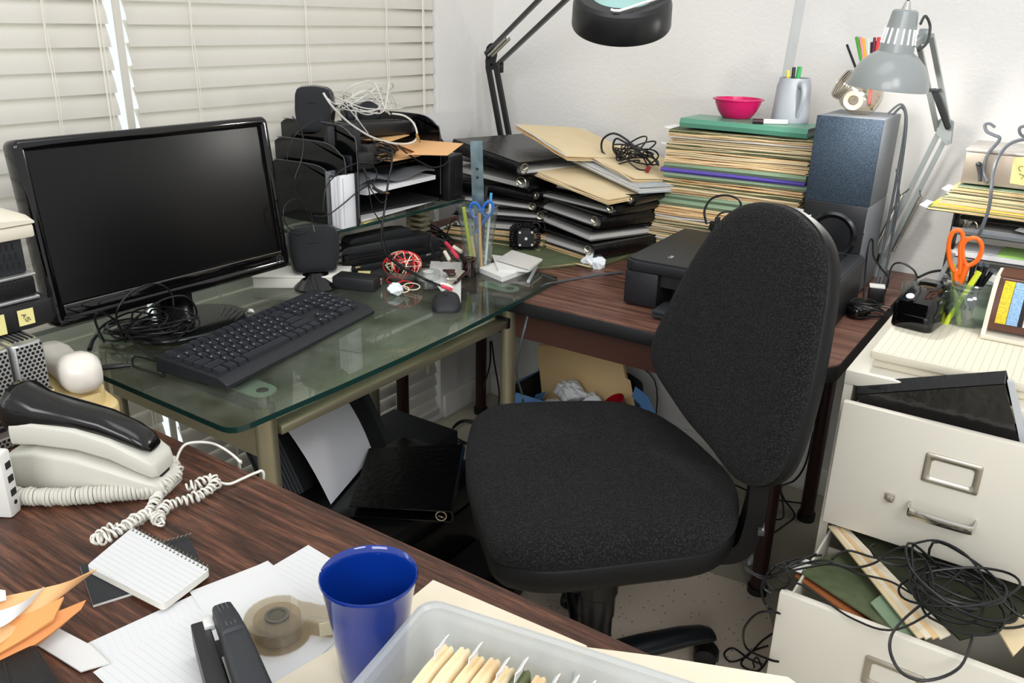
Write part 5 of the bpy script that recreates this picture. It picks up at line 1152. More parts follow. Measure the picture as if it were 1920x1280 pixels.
cab(b, [at(1325, 420, y=-.50), at(1321, 395, y=-.50), at(1335, 372, y=-.49), at(1362, 366, y=-.48), at(1386, 375, y=-.47), at(1390, 395, y=-.47)], .0030)
cab(b, [at(1340, 425, y=-.50), at(1348, 402, y=-.49), at(1370, 396, y=-.48), at(1380, 400, y=-.47)], .0024)
T = tag(b.done('coiled_lead', CORD), 'coiled black power lead with an adapter standing on the printer', 'cable'); B().box((c_.x-.008, c_.y-.01, BD+ph+.028), (.012, .012, .028), bv=.002).done('plug', BLK, T)
c_ = at(1497, 420, z=BD+ph); cz = BD+ph+.0012
T = thing('cup', 'white cup with a blue band standing on the printer behind the swivel chair', 'cup', (1.150, -.345, cz))
B().lathe([(1e-5, 0), (.030, 0), (.032, .004), (.041, .05), (.046, .0745), (.0475, .0755), (.046, .0762), (.043, .072), (.037, .045), (.029, .006), (1e-5, .004)], 40).done('body', mk('cup_white', 'e6e5e0', .2), T, local=True)
B().lathe([(.0402, .045), (.0458, .0715)], 40).done('blue_band', mk('cup_blue', '2b78bd', .3), T, local=True)
b = B(); hd = R(-25); b.tube([(.040*math.cos(hd), .040*math.sin(hd), .066), (.062*math.cos(hd), .062*math.sin(hd), .066), (.072*math.cos(hd), .072*math.sin(hd), .050), (.064*math.cos(hd), .064*math.sin(hd), .032), (.036*math.cos(hd), .036*math.sin(hd), .026)], .0048, 8); b.done('handle', mk('cup_white', '', 0), T, local=True)
# ------------------------------------------------------------------ speakers
SPK = NT('speaker_blue_grey'); _v = SPK.noise(SPK.co(), 600, 2, .6); SPK = SPK.surf(SPK.bsdf(SPK.ramp(_v, [(.38, '1b232b'), (.5, '28323d'), (.62, '3c4855')]), .75, 0, .2, bump=_v, bstr=.3, bdist=.002))
T = thing('subwoofer', 'black lower speaker box with a round bass port behind the printer', 'speaker', (1.248, -.25, BD), 0)
B().bx(1.175, 1.321, -.349, -.16, BD+.004, .952, .002).done('cabinet', mk('sub_silver', '6d7176', .5), T)
B().bx(1.176, 1.320, -.3515, -.349, BD+.005, .951, .003).done('front_panel', mk('sub_black', '0f1013', .3), T)
pc = V((1.25, -.352, .875))
B().lathe([(.056, 0), (.058, .004), (.052, .008), (.046, .004), (.022, -.030), (1e-5, -.034)], 40, FR(pc, (0, -1, 0))).done('bass_port', mk('port_black', '101114', .22), T)
b = B()
for z_ in (.79, .84, .89): b.bx(1.3195, 1.3225, -.353, -.345, z_, z_+.002)
b.done('side_pins', CHROME, T)
for x in (1.19, 1.305): B().cyl(.008, BD, BD+.005, 10, TR((x, -.33, 0))).done('foot', BLK, T)
T = thing('speaker', 'speckled blue-grey speaker box on top of the black subwoofer', 'speaker', (1.248, -.25, .9525))
B().bx(1.176, 1.321, -.347, -.16, .9525, 1.148, .003).done('cabinet', mk('sub_silver', '', 0), T); B().bx(1.175, 1.322, -.352, -.346, .9525, 1.148, .002).done('front_grille', SPK, T)
b = B(); cab(b, [(1.31, -.20, 1.148), (1.325, -.19, 1.165), (1.337, -.18, 1.13), (1.338, -.17, 1.0), (1.335, -.16, .85), (1.34, -.18, .76), (1.345, -.22, .735)], .0035); cab(b, [(1.30, -.21, 1.150), (1.325, -.20, 1.172), (1.342, -.19, 1.12), (1.345, -.16, .95), (1.35, -.15, .80), (1.35, -.2, .735)], .003)
cab(b, [(1.335, -.18, 1.02), (1.352, -.17, .95), (1.352, -.16, .86), (1.355, -.18, .74)], .002); tag(b.done('speaker_lead', GCORD), 'black leads falling down behind the right side of the two speaker boxes', 'cable')
# glass jar lying on the speaker
JX = TR((1.243, -.262, 1.149+.043), (R(0), R(-62), R(28)))
T = thing('glass_jar', 'tilted glass jar of pens and tape lying on the blue-grey speaker', 'jar', (1.243, -.262, 1.1495))
B(JX).lathe([(1e-5, -.044), (.024, -.044), (.036, -.036), (.044, -.016), (.045, .004), (.041, .024), (.032, .038), (.032, .052), (.0335, .053), (.0335, .056), (.030, .056), (.030, .038), (.039, .022), (.0425, .002), (.034, -.033), (1e-5, -.041)], 40).done('jar_body', thin('jar_glass', 'f2efe9', .07, .04, .03, 'd6d0c6'), T)
b = B(JX)
for k in range(3): b.lathe([(.0335, .040+.0045*k), (.0352, .0415+.0045*k), (.0335, .043+.0045*k)], 36)
b.done('screw_thread', STEEL, T)
T = thing('tape_roll', 'roll of white tape inside the tilted glass jar', 'tape', (1.255, -.29, 1.17)); tX = FR(at(1600, 188, y=-.285), (CAM-V((1.255, -.29, 1.17))), (0, 0, 1))
B(tX).lathe([(.011, 0), (.0215, 0), (.0215, .012), (.011, .012), (.011, 0)], 30).done('tape', mk('tape_white', 'dcd6ca', .5), T); B(tX).lathe([(.0095, -.0005), (.0112, -.0005), (.0112, .0126), (.0095, .0126), (.0095, -.0005)], 26).done('core', mk('core_brown', '6a4a3c', .6), T)
for i, (px_, py_, c1, lb, wd) in enumerate(((1588, 84, '17181a', 'black pencil leaning furthest left out of the tilted jar', .003), (1606, 70, '4b9a2c', 'green straw-like pen out of the tilted jar', .004), (1613, 70, 'd98ba0', 'pink pen out of the tilted jar', .0035), (1618, 73, 'eaa72c', 'yellow-orange pen out of the tilted jar', .0042), (1628, 73, 'd9dadc', 'clear pen out of the tilted jar', .003), (1635, 80, '23252b', 'black pen close to the lamp shade', .0038), (1640, 71, '6b2f36', 'maroon pen close to the lamp shade', .0034), (1644, 78, '2f4fae', 'blue pen close to the lamp shade', .0036), (1648, 71, 'd5403c', 'red capped pen close to the lamp shade', .0045), (1651, 80, '2f8fd0', 'light blue pen close to the lamp shade', .0036))):
    top_ = at(px_, py_, y=-.16); stick('pencil' if i == 0 else 'pen', V((1.268-.004*i*.3, -.235, 1.158+.0015*i)), top_, wd, mk('pen_'+c1, c1, .4), lb, 'pen', 8)
# ------------------------------------------------------------------ grey swing-arm lamp
LG = mk('lamp_grey', '8d9392', .28, spec=.55, coat=.2)
T = thing('desk_lamp', 'grey swing-arm desk lamp, lit, clamped behind the speakers', 'lamp', (1.33, -.07, BD))
def armbar(a, c, nm='arm', off=.011, w_=.009, par=None):
    a, c = V(a), V(c); d = (c-a).normalized(); s = d.cross(V((0, -1, 0))).normalized()
    for k in (-1, 1): B().bar(a+s*off*k, c+s*off*k, w_, w_, s).done(nm, LG, T)
base = V((1.318, -.085, BD)); elb = at(1772, 243, y=-.12); hj = at(1733, 68, y=-.40)
B().cyl(.022, BD, BD+.03, 20, TR((base.x, base.y, 0))).done('clamp', LG, T); B().cyl(.008, BD+.03, BD+.06, 12, TR((base.x, base.y, 0))).done('spindle', CHROME, T)
low = base+V((.003, 0, .055)); armbar(low, elb, 'lower_arm', .010, .011); armbar(elb+V((-.004, 0, .0)), hj, 'upper_arm', .013, .010)
for s in (-1, 1):
    d = (elb-low); a_ = low+d*.05+V((s*.022, -.008, 0)); b = B(); coil(b, [a_, a_+d*.45], .0042, .0013, 60, 5, 8); b.tube([a_+d*.45, a_+d*.50+V((-s*.01, 0, 0))], .0015, 6, 2); b.done('spring', STEEL, T)
d = hj-elb; a_ = elb+d*.04+V((.010, -.014, 0)); b = B(); coil(b, [a_, a_+d*.42+V((-.012, 0, 0))], .0055, .0016, 40, 5, 8); b.tube([a_+d*.42+V((-.03, 0, 0)), a_+d*.42+V((.0, 0, 0))], .004, 8, 2); b.done('spring', mk('spring_dark', '4a4d50', .35, .8), T)
b = B(FR(elb, (0, -1, 0), (0, 0, 1))); b.prism([(-.035, -.012), (-.03, -.02), (.02, -.016), (.032, .006), (.02, .018), (-.01, .014)], -.003, .003); b.prism([(-.035, -.012), (-.03, -.02), (.02, -.016), (.032, .006), (.02, .018), (-.01, .014)], .012, .016)
for q in ((-.026, -.012), (.018, .004)): b.cyl(.004, -.006, .019, 10, TR((*q, 0)))
b.done('elbow', LG, T)
tp, rm = at(1699, 18, y=-.46), at(1663, 166, y=-.46)
ax = (rm-tp).normalized(); Lh = (rm-tp).length; HX = FR(tp, ax, (1, 0, 0)); k_ = Lh/.17
ks = .935; sh = [(1e-5, 0), (.022, 0), (.0265, .004), (.0275, .012), (.0345, .068), (.0365, .086), (.037, .090), (.0385, .0905), (.050, .098), (.068, .116), (.080, .142), (.085, .163), (.0855, .170), (.0845, .170), (.079, .142), (.067, .118), (.049, .100), (.036, .0925), (.0335, .068), (.0265, .012), (1e-5, .004)]
hd_ = B(HX).lathe([(r*ks, z*k_) for r, z in sh], 56).done('shade', LG, T, ang=28)
GLOW = NT('lamp_glow'); e = GLOW.n('ShaderNodeEmission'); e.inputs[0].default_value = (1, .98, .93, 1); e.inputs[1].default_value = 3.0; GLOW = GLOW.surf(e.outputs[0])
b = B(HX)
for k in range(16):
    a = 2*math.pi*k/16; t0 = V((.0298*math.cos(a), .0298*math.sin(a), .040*k_)); t1 = V((.0336*math.cos(a), .0336*math.sin(a), .072*k_)); b.bar(t0, t1, .0024, .0016, (math.cos(a), math.sin(a), 0))
b.done('vent_slots', GLOW, hd_)
B(HX).lathe([(1e-5, -.016), (.005, -.016), (.008, -.006), (.010, .001)], 16).done('cord_grip', CHROME, T)
b = B(); b.tube([tp-ax*.012, tp-ax*.03, at(1716, -20, y=-.45), at(1722, -60, y=-.42)], .0028, 8); b.tube([at(1722, 95, y=-.46), at(1738, 80, y=-.44), at(1744, 50, y=-.42), at(1735, 30, y=-.44), at(1726, 45, y=-.46)], .0028, 8); b.done('cord', mk('lamp_cord', '3a3b3c', .5), T)
B().ball(tp+ax*.115, .026, 3, (1, 1, 1.1)).done('bulb', GLOW, T)
b = B(); b.bar(hj, tp+ax*.065+V((.033, 0, 0)), .008, .012); b.box(hj, (.022, .016, .03), bv=.003); b.done('bracket', LG, T)
pl = bpy.data.lights.new('lamp_bulb', 'POINT'); pl.energy = 6; pl.shadow_soft_size = .03; pl.color = (1, .97, .92)
po = bpy.data.objects.new('lamp_bulb', pl); COL.objects.link(po); po.location = tp+ax*(Lh*1.01); po.rotation_euler = ax.to_track_quat('-Z', 'Y').to_euler()
# ------------------------------------------------------------------ black magnifier lamp
LB = mk('lamp_black', '17181a', .35)
T = thing('magnifier_lamp', 'black swing-arm magnifier lamp in front of the back wall', 'lamp', (.06, -.08, BD))
b0 = V((.10, -.10, BD)); el = V((.072, -.11, 1.215)); e2 = at(1150, -112, y=-.52)
B().cyl(.02, BD, .80, 16, TR((b0.x+.05, b0.y, 0))).done('clamp', LB, T)
lo_ = at(950, 300, y=-.10)
for o_ in (V((-.012, 0, 0)), V((.022, 0, 0))):
    a_ = V((lo_.x, -.10, .93))+o_; c_ = el+o_*.9+V((0, 0, -.02)); d = a_-c_; B().bar(c_, c_+d.normalized()*.42, .015, .012, (0, 1, 0)).done('lower_arm', LB, T)
for o_ in (V((-.020, 0, .018)), V((.022, 0, -.016))): B().bar(el+o_, e2+o_, .011, .011, (0, 1, 0)).done('upper_arm', LB, T)
d = e2-el
for o_ in (.0, .014): b = B(); a_ = el+V((o_, -.014, .012)); coil(b, [a_, a_+d*.19], .0034, .0011, 46, 5, 8); b.done('spring', STEEL, T)
b = B(FR(el, (0, -1, 0), (0, 0, 1))); b.prism([(-.03, -.012), (.02, -.022), (.03, .0), (.0, .020), (-.03, .018)], -.004, .004); b.cyl(.004, -.006, .012, 10, TR((-.014, -.002, 0))); b.cyl(.004, -.006, .012, 10, TR((.012, -.016, 0))); b.done('elbow', LB, T)
B().box(el+V((.048, -.01, -.02)), (.012, .010, .034), bv=.003).done('wing_nut', BLK, T)
B().tube([el+V((-.01, -.01, .0)), el+V((-.008, -.01, .035)), el+V((.012, -.01, .048)), el+V((.026, -.01, .03))], .0032, 8).done('cord', CORD, T)
rcn = at(1167, 8, y=-.70); tocam = (CAM-rcn); tocam.z = 0; tocam.normalize(); axm = (V((0, 0, 1))*math.cos(R(24))+tocam*math.sin(R(24)))
RX_ = FR(rcn-axm*.01, axm, (1, 0, 0))
B(RX_).lathe([(.066, .030), (.092, .030), (.100, .024), (.104, .012), (.106, -.030), (.1045, -.034), (.070, -.034), (.066, -.02), (.066, .030)], 64).done('ring_head', LB, T, ang=30)
B(RX_).lathe([(1e-5, .030), (.03, .0285), (.055, .024), (.066, .018), (.066, .010), (1e-5, .004)], 48).done('lens', thin('lens_glass', 'd5efec', .06, .03, .5, 'c3efe9'), T)
b = B(RX_); b.tube([(.092, .045, .034), (.06, -.03, .036), (.035, -.085, .036), (.018, -.088, .036)], .0028, 6, 2); tag(b.done('wire_clip', mk('clip_white', 'e8e8e6', .3), T), 'white wire clip')
b = B(); p_ = rcn+tocam*-.10+V((0, 0, .03)); b.bar(p_, e2, .012, .012); b.done('head_stem', LB, T)
# ------------------------------------------------------------------ filing cabinet
CX0, CX1, CY0, CY1, CZ = 1.432, 1.850, -.855, -.215, .747
T = thing('filing_cabinet', 'cream steel two-drawer filing cabinet with both drawers pulled open', 'filing cabinet', ((CX0+CX1)/2, (CY0+CY1)/2, 0))
b = B(); t_ = .016
b.bx(CX0, CX0+t_, CY0, CY1, 0, CZ-.001).bx(CX1-t_, CX1, CY0, CY1, 0, CZ-.001).bx(CX0, CX1, CY1-t_, CY1, 0, CZ-.001).bx(CX0+t_, CX1-t_, CY0, CY0+.02, .444, .452).bx(CX0+t_, CX1-t_, CY0, CY0+.03, 0, .15); b.bx(CX0+t_, CX1-t_, CY0+.03, CY1-t_, 0, .02)
b.done('body', BEIGE, T); B().bx(CX0-.001, CX1+.001, CY0-.004, CY1+.001, CZ-.028, CZ, .003).done('top_panel', BEIGE, T)
def drawer(y, z0, z1, back):
    x0, x1 = 1.446, 1.838
    D = B().bx(x0, x1, y, y+.016, z0, z1, .003).done('drawer', BEIGE, T)
    b = B(); b.bx(x0+.012, x0+.016, y+.016, back, z0+.03, z1-.02).bx(x1-.016, x1-.012, y+.016, back, z0+.03, z1-.02).bx(x0+.012, x1-.012, y+.016, back, z0+.03, z0+.034).bx(x0+.012, x1-.012, back-.004, back, z0+.03, z1-.06); b.done('drawer_box', BEIGE, D)
    b = B(); xc = (x0+x1)/2+.0; lz = z1-.082
    X = FR((xc, y, lz), (0, -1, 0), (1, 0, 0)); q = B(X)
    secs = []
    for w_, h_, d_ in ((.090, .056, 0), (.090, .056, .003), (.083, .049, .005), (.077, .043, .0045), (.068, .034, .002), (.068, .034, .0004)): secs.append([(px_, py_, d_) for px_, py_ in rrect(w_, h_, .004 if w_ > .08 else .006, 3)])
    loft(q, secs, cap=False); q.done('label_holder', mk('nickel_satin', 'bdb6aa', .28, .9), D)
    q = B(X); hz = -.082
    P = [V((-.055, hz, .0)), V((-.054, hz, .022)), V((-.046, hz, .030)), V((0, hz-.001, .031)), V((.046, hz, .030)), V((.054, hz, .022)), V((.055, hz, 0))]
    S = smooth(P, 5); rows = [[p+V((0, .008, 0)) for p in S], [p+V((0, .0, .002)) for p in S], [p+V((0, -.008, 0)) for p in S]]; q.grid(rows, .0028); q.done('handle', CHROME, D)
    q = B(X); q.prism(rrect(.017, .014, .002), 0, .004, .001, T=TR((-.088, hz+.004, 0))).prism(rrect(.012, .012, .002), 0, .012, .001, T=TR((-.086, hz+.004, 0))); q.done('latch', mk('nickel_satin', '', 0), D)
drawer(-.912, .452, .706, -.70); drawer(-1.162, .150, .443, -.88)
# binders in the top drawer
yb = -.872
def slab3(b, pts, th, T=None):
    """a slab through four world corners"""
    P = [V(p) for p in pts]; n = (P[1]-P[0]).cross(P[3]-P[0]).normalized()*th/2
    return b._new([p-n for p in P]+[p+n for p in P], [(3, 2, 1, 0), (4, 5, 6, 7), (0, 1, 5, 4), (1, 2, 6, 5), (2, 3, 7, 6), (3, 0, 4, 7)], T)
def face(pts, y): return [at(x, y_, y=y) for x, y_ in pts]
T2 = thing('ring_binder', 'black binder standing askew in the top drawer, its cover facing out', 'binder', (1.62, yb, .5))
P = face([(1608, 740), (1884, 720), (1912, 832), (1640, 880)], yb); slab3(B(), P, .004).done('front_cover', mk('binder_clear_black', '1c1b1a', .14, spec=.7, grain=.8, gs=35), T2)
Pb = [p+V((-.002, .022, .004)) for p in face([(1604, 728), (1886, 708), (1912, 820), (1640, 870)], yb)]; slab3(B(), Pb, .004).done('back_cover', VINYL, T2)
b = B(); slab3(b, [P[0], P[1], Pb[1], Pb[0]], .004); b.done('spine', VINYL, T2); b = B(); b.bar(P[0].lerp(Pb[0], .5)+V((.012, 0, .003)), P[0].lerp(Pb[0], .5)+V((.045, 0, .006)), .006, .003); b.done('spine_label', STEEL, T2)
b = B(); slab3(b, face([(1889, 712), (1900, 714), (1928, 830), (1915, 835)], yb+.004), .012); tag(b.done('plastic_sleeve', mk('sleeve_grey', 'b8bbbd', .35)), 'grey plastic sleeve beside the black binder in the top drawer', 'folder')
T2 = thing('ring_binder', 'second black binder behind the first in the top drawer', 'binder', (1.62, yb+.04, .5)); Pc = [p+V((-.004, .034, .004)) for p in P]
slab3(B(), Pc, .012).done('covers', VINYL, T2)
# lower drawer: folders leaning
def leaf(name, pts, th, mat, label, group='folders in the bottom drawer'):
    T3 = thing(name, label, 'folder', pts[0], group=group); slab3(B(), pts, th).done('cover', mat, T3); return T3
z1 = .425
pz = lambda x, y, z: at(x, y, z=z)
DO = mk('dark_olive', '363a26', .8, grain=.3, gs=400, var='2a2d1d', vs=30)
t3 = leaf('hanging_folder', [pz(1490, 1066, .425), pz(1590, 1030, .40), pz(1745, 1185, .40), pz(1720, 1215, .425)], .003, OLIVE, 'light olive hanging folder along the left of the bottom drawer')
slab3(B(), [p-V((0, 0, .006)) for p in (pz(1492, 1074, .424), pz(1520, 1060, .41), pz(1690, 1205, .41), pz(1680, 1210, .425))], .003).done('inner_sheet', mk('inner_orange', '9a5a2c', .8), t3)
for k in range(3): B().box(pz(1496+8*k, 1066-6*k, .432), (.016, .004, .010), (0, R(20), R(30))).done('index_tab', mk('tab_white', '', 0), t3)
t3 = thing('file_folder', 'bundle of manila folders slanting across the bottom drawer', 'folder', pz(1650, 1090, .44), group='folders in the bottom drawer')
for k in range(4):
    o = .0032*k; slab3(B(), [pz(1553+5*k, 987, .440+.001*k)+V((o, 0, 0)), pz(1562+5*k, 985, .440)+V((o, 0, 0)), pz(1740+14*k, 1190, .436), pz(1722+14*k, 1198, .436)], .003).done('leaf', (MANILA, PM, MANILA2, PM)[k], t3)
leaf('hanging_folder', [pz(1578, 985, .432), pz(1920, 1050, .42), pz(1990, 1150, .40), pz(1800, 1200, .415)], .003, DO, 'dark olive hanging folder sloping across the right of the bottom drawer')
leaf('hanging_folder', [pz(1632, 1130, .428), pz(1652, 1115, .426), pz(1720, 1190, .424), pz(1690, 1200, .426)], .003, GREENF, 'small green folder corner between olive and manila in the bottom drawer')
leaf('file_folder', [pz(1870, 1180, .437), pz(1925, 1150, .437), pz(1960, 1170, .43), pz(1900, 1230, .43)], .003, MANILA, 'manila folder at the right edge of the bottom drawer')
# cable heap in and out of the bottom drawer
b = B(); c_ = pz(1800, 1125, .45)
heap(b, (c_.x, c_.y, .442), .095, .075, .05, 11, .0022, 61, rot=.4, tilt=.9)
cab(b, [pz(1990, 1180, .45), pz(1905, 1150, .46), pz(1850, 1090, .49), pz(1815, 1065, .47), pz(1770, 1100, .47), pz(1690, 1165, .47), pz(1668, 1210, .47), pz(1690, 1260, .45), pz(1740, 1275, .45), pz(1800, 1250, .46), pz(1825, 1190, .46)], .0024)
cab(b, [pz(1840, 1120, .45), pz(1780, 1130, .455), pz(1680, 1180, .455), pz(1600, 1160, .45), pz(1540, 1120, .448), pz(1500, 1095, .45), pz(1470, 1090, .452), pz(1440, 1070, .455)], .002)
cab(b, [pz(1800, 1110, .45), pz(1730, 1120, .452), pz(1670, 1090, .452), pz(1610, 1075, .452), pz(1570, 1060, .45), pz(1500, 1055, .455), pz(1455, 1060, .458)], .002)
cab(b, [pz(1710, 1105, .45), pz(1750, 1110, .47), pz(1748, 1085, .485), pz(1735, 1050, .485), pz(1700, 1025, .475), pz(1668, 1035, .465), pz(1640, 1055, .455), pz(1600, 1063, .452), pz(1540, 1050, .455), pz(1480, 1065, .455)], .0022)
cab(b, [pz(1640, 1020, .46), pz(1632, 1028, .462), pz(1650, 1050, .458), pz(1690, 1060, .456), pz(1712, 1053, .456), pz(1690, 1046, .456), pz(1640, 1045, .455), pz(1590, 1032, .452), pz(1560, 1048, .452)], .0022)
tag(b.done('cable_heap', CORD), 'tangle of black cables heaped over the folders in the bottom drawer', 'cables')
b = B(); xx = 1.425
def px_(x, y): return at(x, y, y=-1.15)
cab(b, [pz(1540, 1040, .456), pz(1490, 1048, .456), px_(1450, 1062), px_(1436, 1085), px_(1450, 1105), px_(1475, 1100), px_(1480, 1080), px_(1460, 1062), px_(1440, 1075), px_(1432, 1100), px_(1445, 1112)], .0022)
cab(b, [pz(1560, 1055, .456), px_(1480, 1070), px_(1430, 1080), px_(1395, 1063), px_(1410, 1075), px_(1440, 1085), px_(1480, 1060), pz(1530, 1038, .456)], .002)
cab(b, [px_(1455, 1060), px_(1430, 1090), px_(1430, 1120), px_(1442, 1140), at(1462, 1150, y=-1.175)], .0022)
cab(b, [at(1455, 1145, y=-1.18), at(1420, 1150, y=-1.18), at(1395, 1180, y=-1.15), at(1400, 1215, y=-1.1), at(1440, 1235, y=-1.17), at(1460, 1240, y=-1.18)], .0022)
tag(b.done('hanging_leads', CORD), 'black cable loops spilling over the left side of the bottom drawer', 'cables')
b = B(); fz = .0075
cab(b, [pz(1460, 1180, fz), pz(1430, 1200, fz), pz(1400, 1230, fz), pz(1370, 1240, fz), pz(1358, 1225, fz), pz(1375, 1215, fz), pz(1405, 1235, fz), pz(1430, 1245, fz)], .0022); cab(b, [pz(1415, 1250, fz), pz(1412, 1240, .03), pz(1420, 1232, .04), pz(1428, 1250, fz)], .002)
cab(b, [pz(1440, 1210, fz), pz(1408, 1222, fz), pz(1390, 1245, fz), pz(1420, 1258, fz), pz(1440, 1235, fz)], .0022); tag(b.done('floor_leads', CORD), 'black cable loops on the mat in front of the filing cabinet', 'cables')
# ------------------------------------------------------------------ paper trimmer board
TRM = mk('trimmer_cream', 'dcd5c0', .45)
def gridmat():
    t = NT('trimmer_grid'); v = t.sep(t.co()); f = t.math('FRACT', t.math('MULTIPLY', v[0], 1/.0127)); l = t.math('LESS_THAN', f, .05)
    return t.surf(t.bsdf(t.mixc(l, 'dcd6c2', 'a39d8c'), .5))
T = thing('paper_trimmer', 'cream paper trimmer board with a ruled top on the filing cabinet', 'paper trimmer', (1.64, -.62, CZ))
tx0, tx1, ty0, ty1 = 1.462, 1.842, -.822, -.405
B().bx(tx0+.006, tx1, ty0+.010, ty1, CZ+.0005, CZ+.017, .002).done('base_board', TRM, T)
B().bx(tx0, tx1, ty0, ty1, CZ+.0175, CZ+.034, .003).done('cutting_board', TRM, T)
B().bx(tx0+.003, tx1-.003, ty0+.003, ty1-.003, CZ+.0340, CZ+.0346).done('ruled_top', gridmat(), T)
TZ = CZ+.0347
B().bx(tx0-.004, tx0+.05, ty1-.12, ty1+.01, TZ, TZ+.007, .002).done('pivot_plate', TRM, T)
b = B(); b.cyl(.006, TZ+.007, TZ+.013, 14, TR((tx0+.024, ty1-.06, 0))); b.box((tx0+.024, ty1-.06, TZ+.0135), (.014, .002, .002)); b.done('pivot_screw', STEEL, T)
# electric stapler
p0 = at(1672, 612, z=TZ); 
T = thing('stapler', 'glossy black electric stapler on the paper trimmer left of the jar of pens', 'stapler', (p0.x+.042, p0.y+.075, TZ), R(-8))
b = B(); b.prism([(x, y) for x, y in rrect(.080, .150, .016)], 0, .030, .004, top=.98); b.done('base', BLKG, T, local=True)
b = B(); loft(b, [[(x*k, y, .030+(z)) for x, z in ((-.038, 0), (.038, 0), (.038, h*.6), (.026, h), (-.026, h), (-.038, h*.6))] for y, h, k in ((-.078, .002, .9), (-.074, .026, .98), (-.04, .040, 1), (.02, .046, 1), (.06, .044, .96), (.076, .030, .85))]); b.done('upper_housing', BLKG, T, local=True, ang=50)
b = B(); b.lathe([(1e-5, .0008), (.0075, .0008), (.0075, 0)], 24, FR((-.012, -.066, .0655), (0, -.5, 1))); b.done('indicator', mk('indicator_white', 'd9dcde', .3), T, local=True)
# jar with pens and scissors
jc = at(1800, 612, z=TZ); jx, jy = jc.x+.003, jc.y+.034
T = thing('glass_jar', 'open glass jar of pens, markers and orange scissors on the paper trimmer', 'jar', (jx, jy, TZ))
B().lathe([(1e-5, .001), (.036, .001), (.042, .005), (.044, .015), (.044, .055), (.040, .066), (.037, .070), (.037, .074), (.039, .0755), (.037, .078), (.037, .082), (.0385, .084), (.037, .087), (.035, .087), (.0345, .071), (.0415, .055), (.0415, .014), (.036, .006), (1e-5, .005)], 44, TR((0, 0, 0))).done('jar_body', thin('jar_clear', 'dbe6e1', .08, .03, .05, 'eef3f1'), T, local=True)
J = V((jx, jy, TZ+.008)); nn = (CAM-J); nn.z = 0; nn.normalize(); ss = V((-nn.y, nn.x, 0))
ORS = mk('scissors_orange', 'ee6a1c', .28, spec=.5)
S = thing('scissors', 'orange-handled scissors standing in the glass jar of pens', 'scissors', (jx, jy, TZ+.01))
pl_ = J+nn*.01
def lp(px_, py_): return on(px_, py_, pl_, nn)
def ringloop(pts, w0, w1, th=.007):
    """flat loop handle: outline pts (pixels), tapering band"""
    b = B(); b.tube([lp(*p) for p in pts], lambda t: w0+(w1-w0)*math.sin(t*math.pi)**2, 10, 4, closed=True); return b
ringloop([(1800, 432), (1786, 436), (1779, 458), (1780, 485), (1787, 505), (1799, 512), (1801, 490), (1801, 462), (1806, 446)], .0045, .0045).done('handle', ORS, S)
ringloop([(1826, 446), (1812, 450), (1805, 462), (1806, 484), (1814, 497), (1828, 492), (1838, 478), (1841, 462), (1836, 450)], .0045, .0045).done('handle', ORS, S)
b = B(); b.tube([lp(1793, 508), lp(1792, 520), lp(1797, 535)], lambda t: .0062, 10, 4).tube([lp(1812, 497), lp(1808, 510), lp(1800, 532)], lambda t: .0068, 10, 4); b.done('shank', ORS, S)
B().cyl(.0035, .006, .0085, 12, FR(lp(1796, 528), nn)).done('pivot', CHROME, S)
b = B(); b.bar(lp(1798, 534), J+ss*-.006+V((0, 0, .0)), .011, .0018, nn).bar(lp(1797, 534), J+ss*.008, .011, .0018, nn); b.done('blade', STEEL, S)
LIME = mk('marker_lime', '', 0)
stick('highlighter', lp(1768, 612)+nn*.02+V((0, 0, .002)), lp(1837, 505)+nn*.02, .0056, mk('marker_bright_lime', 'cfdc3a', .4), 'lime highlighter crossing the front of the glass jar', 'marker', 8)
stick('highlighter', lp(1800, 612)+nn*.012, lp(1785, 500)-nn*.02, .0052, mk('marker_bright_lime', '', 0), 'lime highlighter behind the orange scissors in the glass jar', 'marker', 8)
for i, (a_, c_, lb) in enumerate((((1805, 600), (1826, 490), 'black pen left of the group in the glass jar'), ((1812, 602), (1838, 496), 'second black pen from the left of the group in the glass jar'), ((1815, 600), (1850, 498), 'third black pen from the left of the group in the glass jar'), ((1790, 606), (1862, 510), 'black pen leaning furthest right in the glass jar'))):
    stick('pen', lp(*a_)-nn*(.01+.004*i), lp(*c_)-nn*(.008+.005*i), .0046, mk('pen_gloss_black', '101113', .2), lb, 'pen', 10, tip=(mk('pen_end', '5d646c', .3, .4), .006))
stick('marker', lp(1752, 560)-nn*.03+V((-.01, 0, 0)), lp(1786, 480)-nn*.03, .0045, mk('ruler_grey', 'b9bcbf', .3, .4), 'grey metal pen behind the glossy black stapler', 'pen', 8)
b = B(); cab(b, [at(1722, 520, y=-.45), at(1745, 510, y=-.42), at(1770, 508, y=-.40), at(1785, 520, y=-.40)], .003); tag(b.done('lead', CORD), 'black cable behind the glossy black stapler', 'cable')
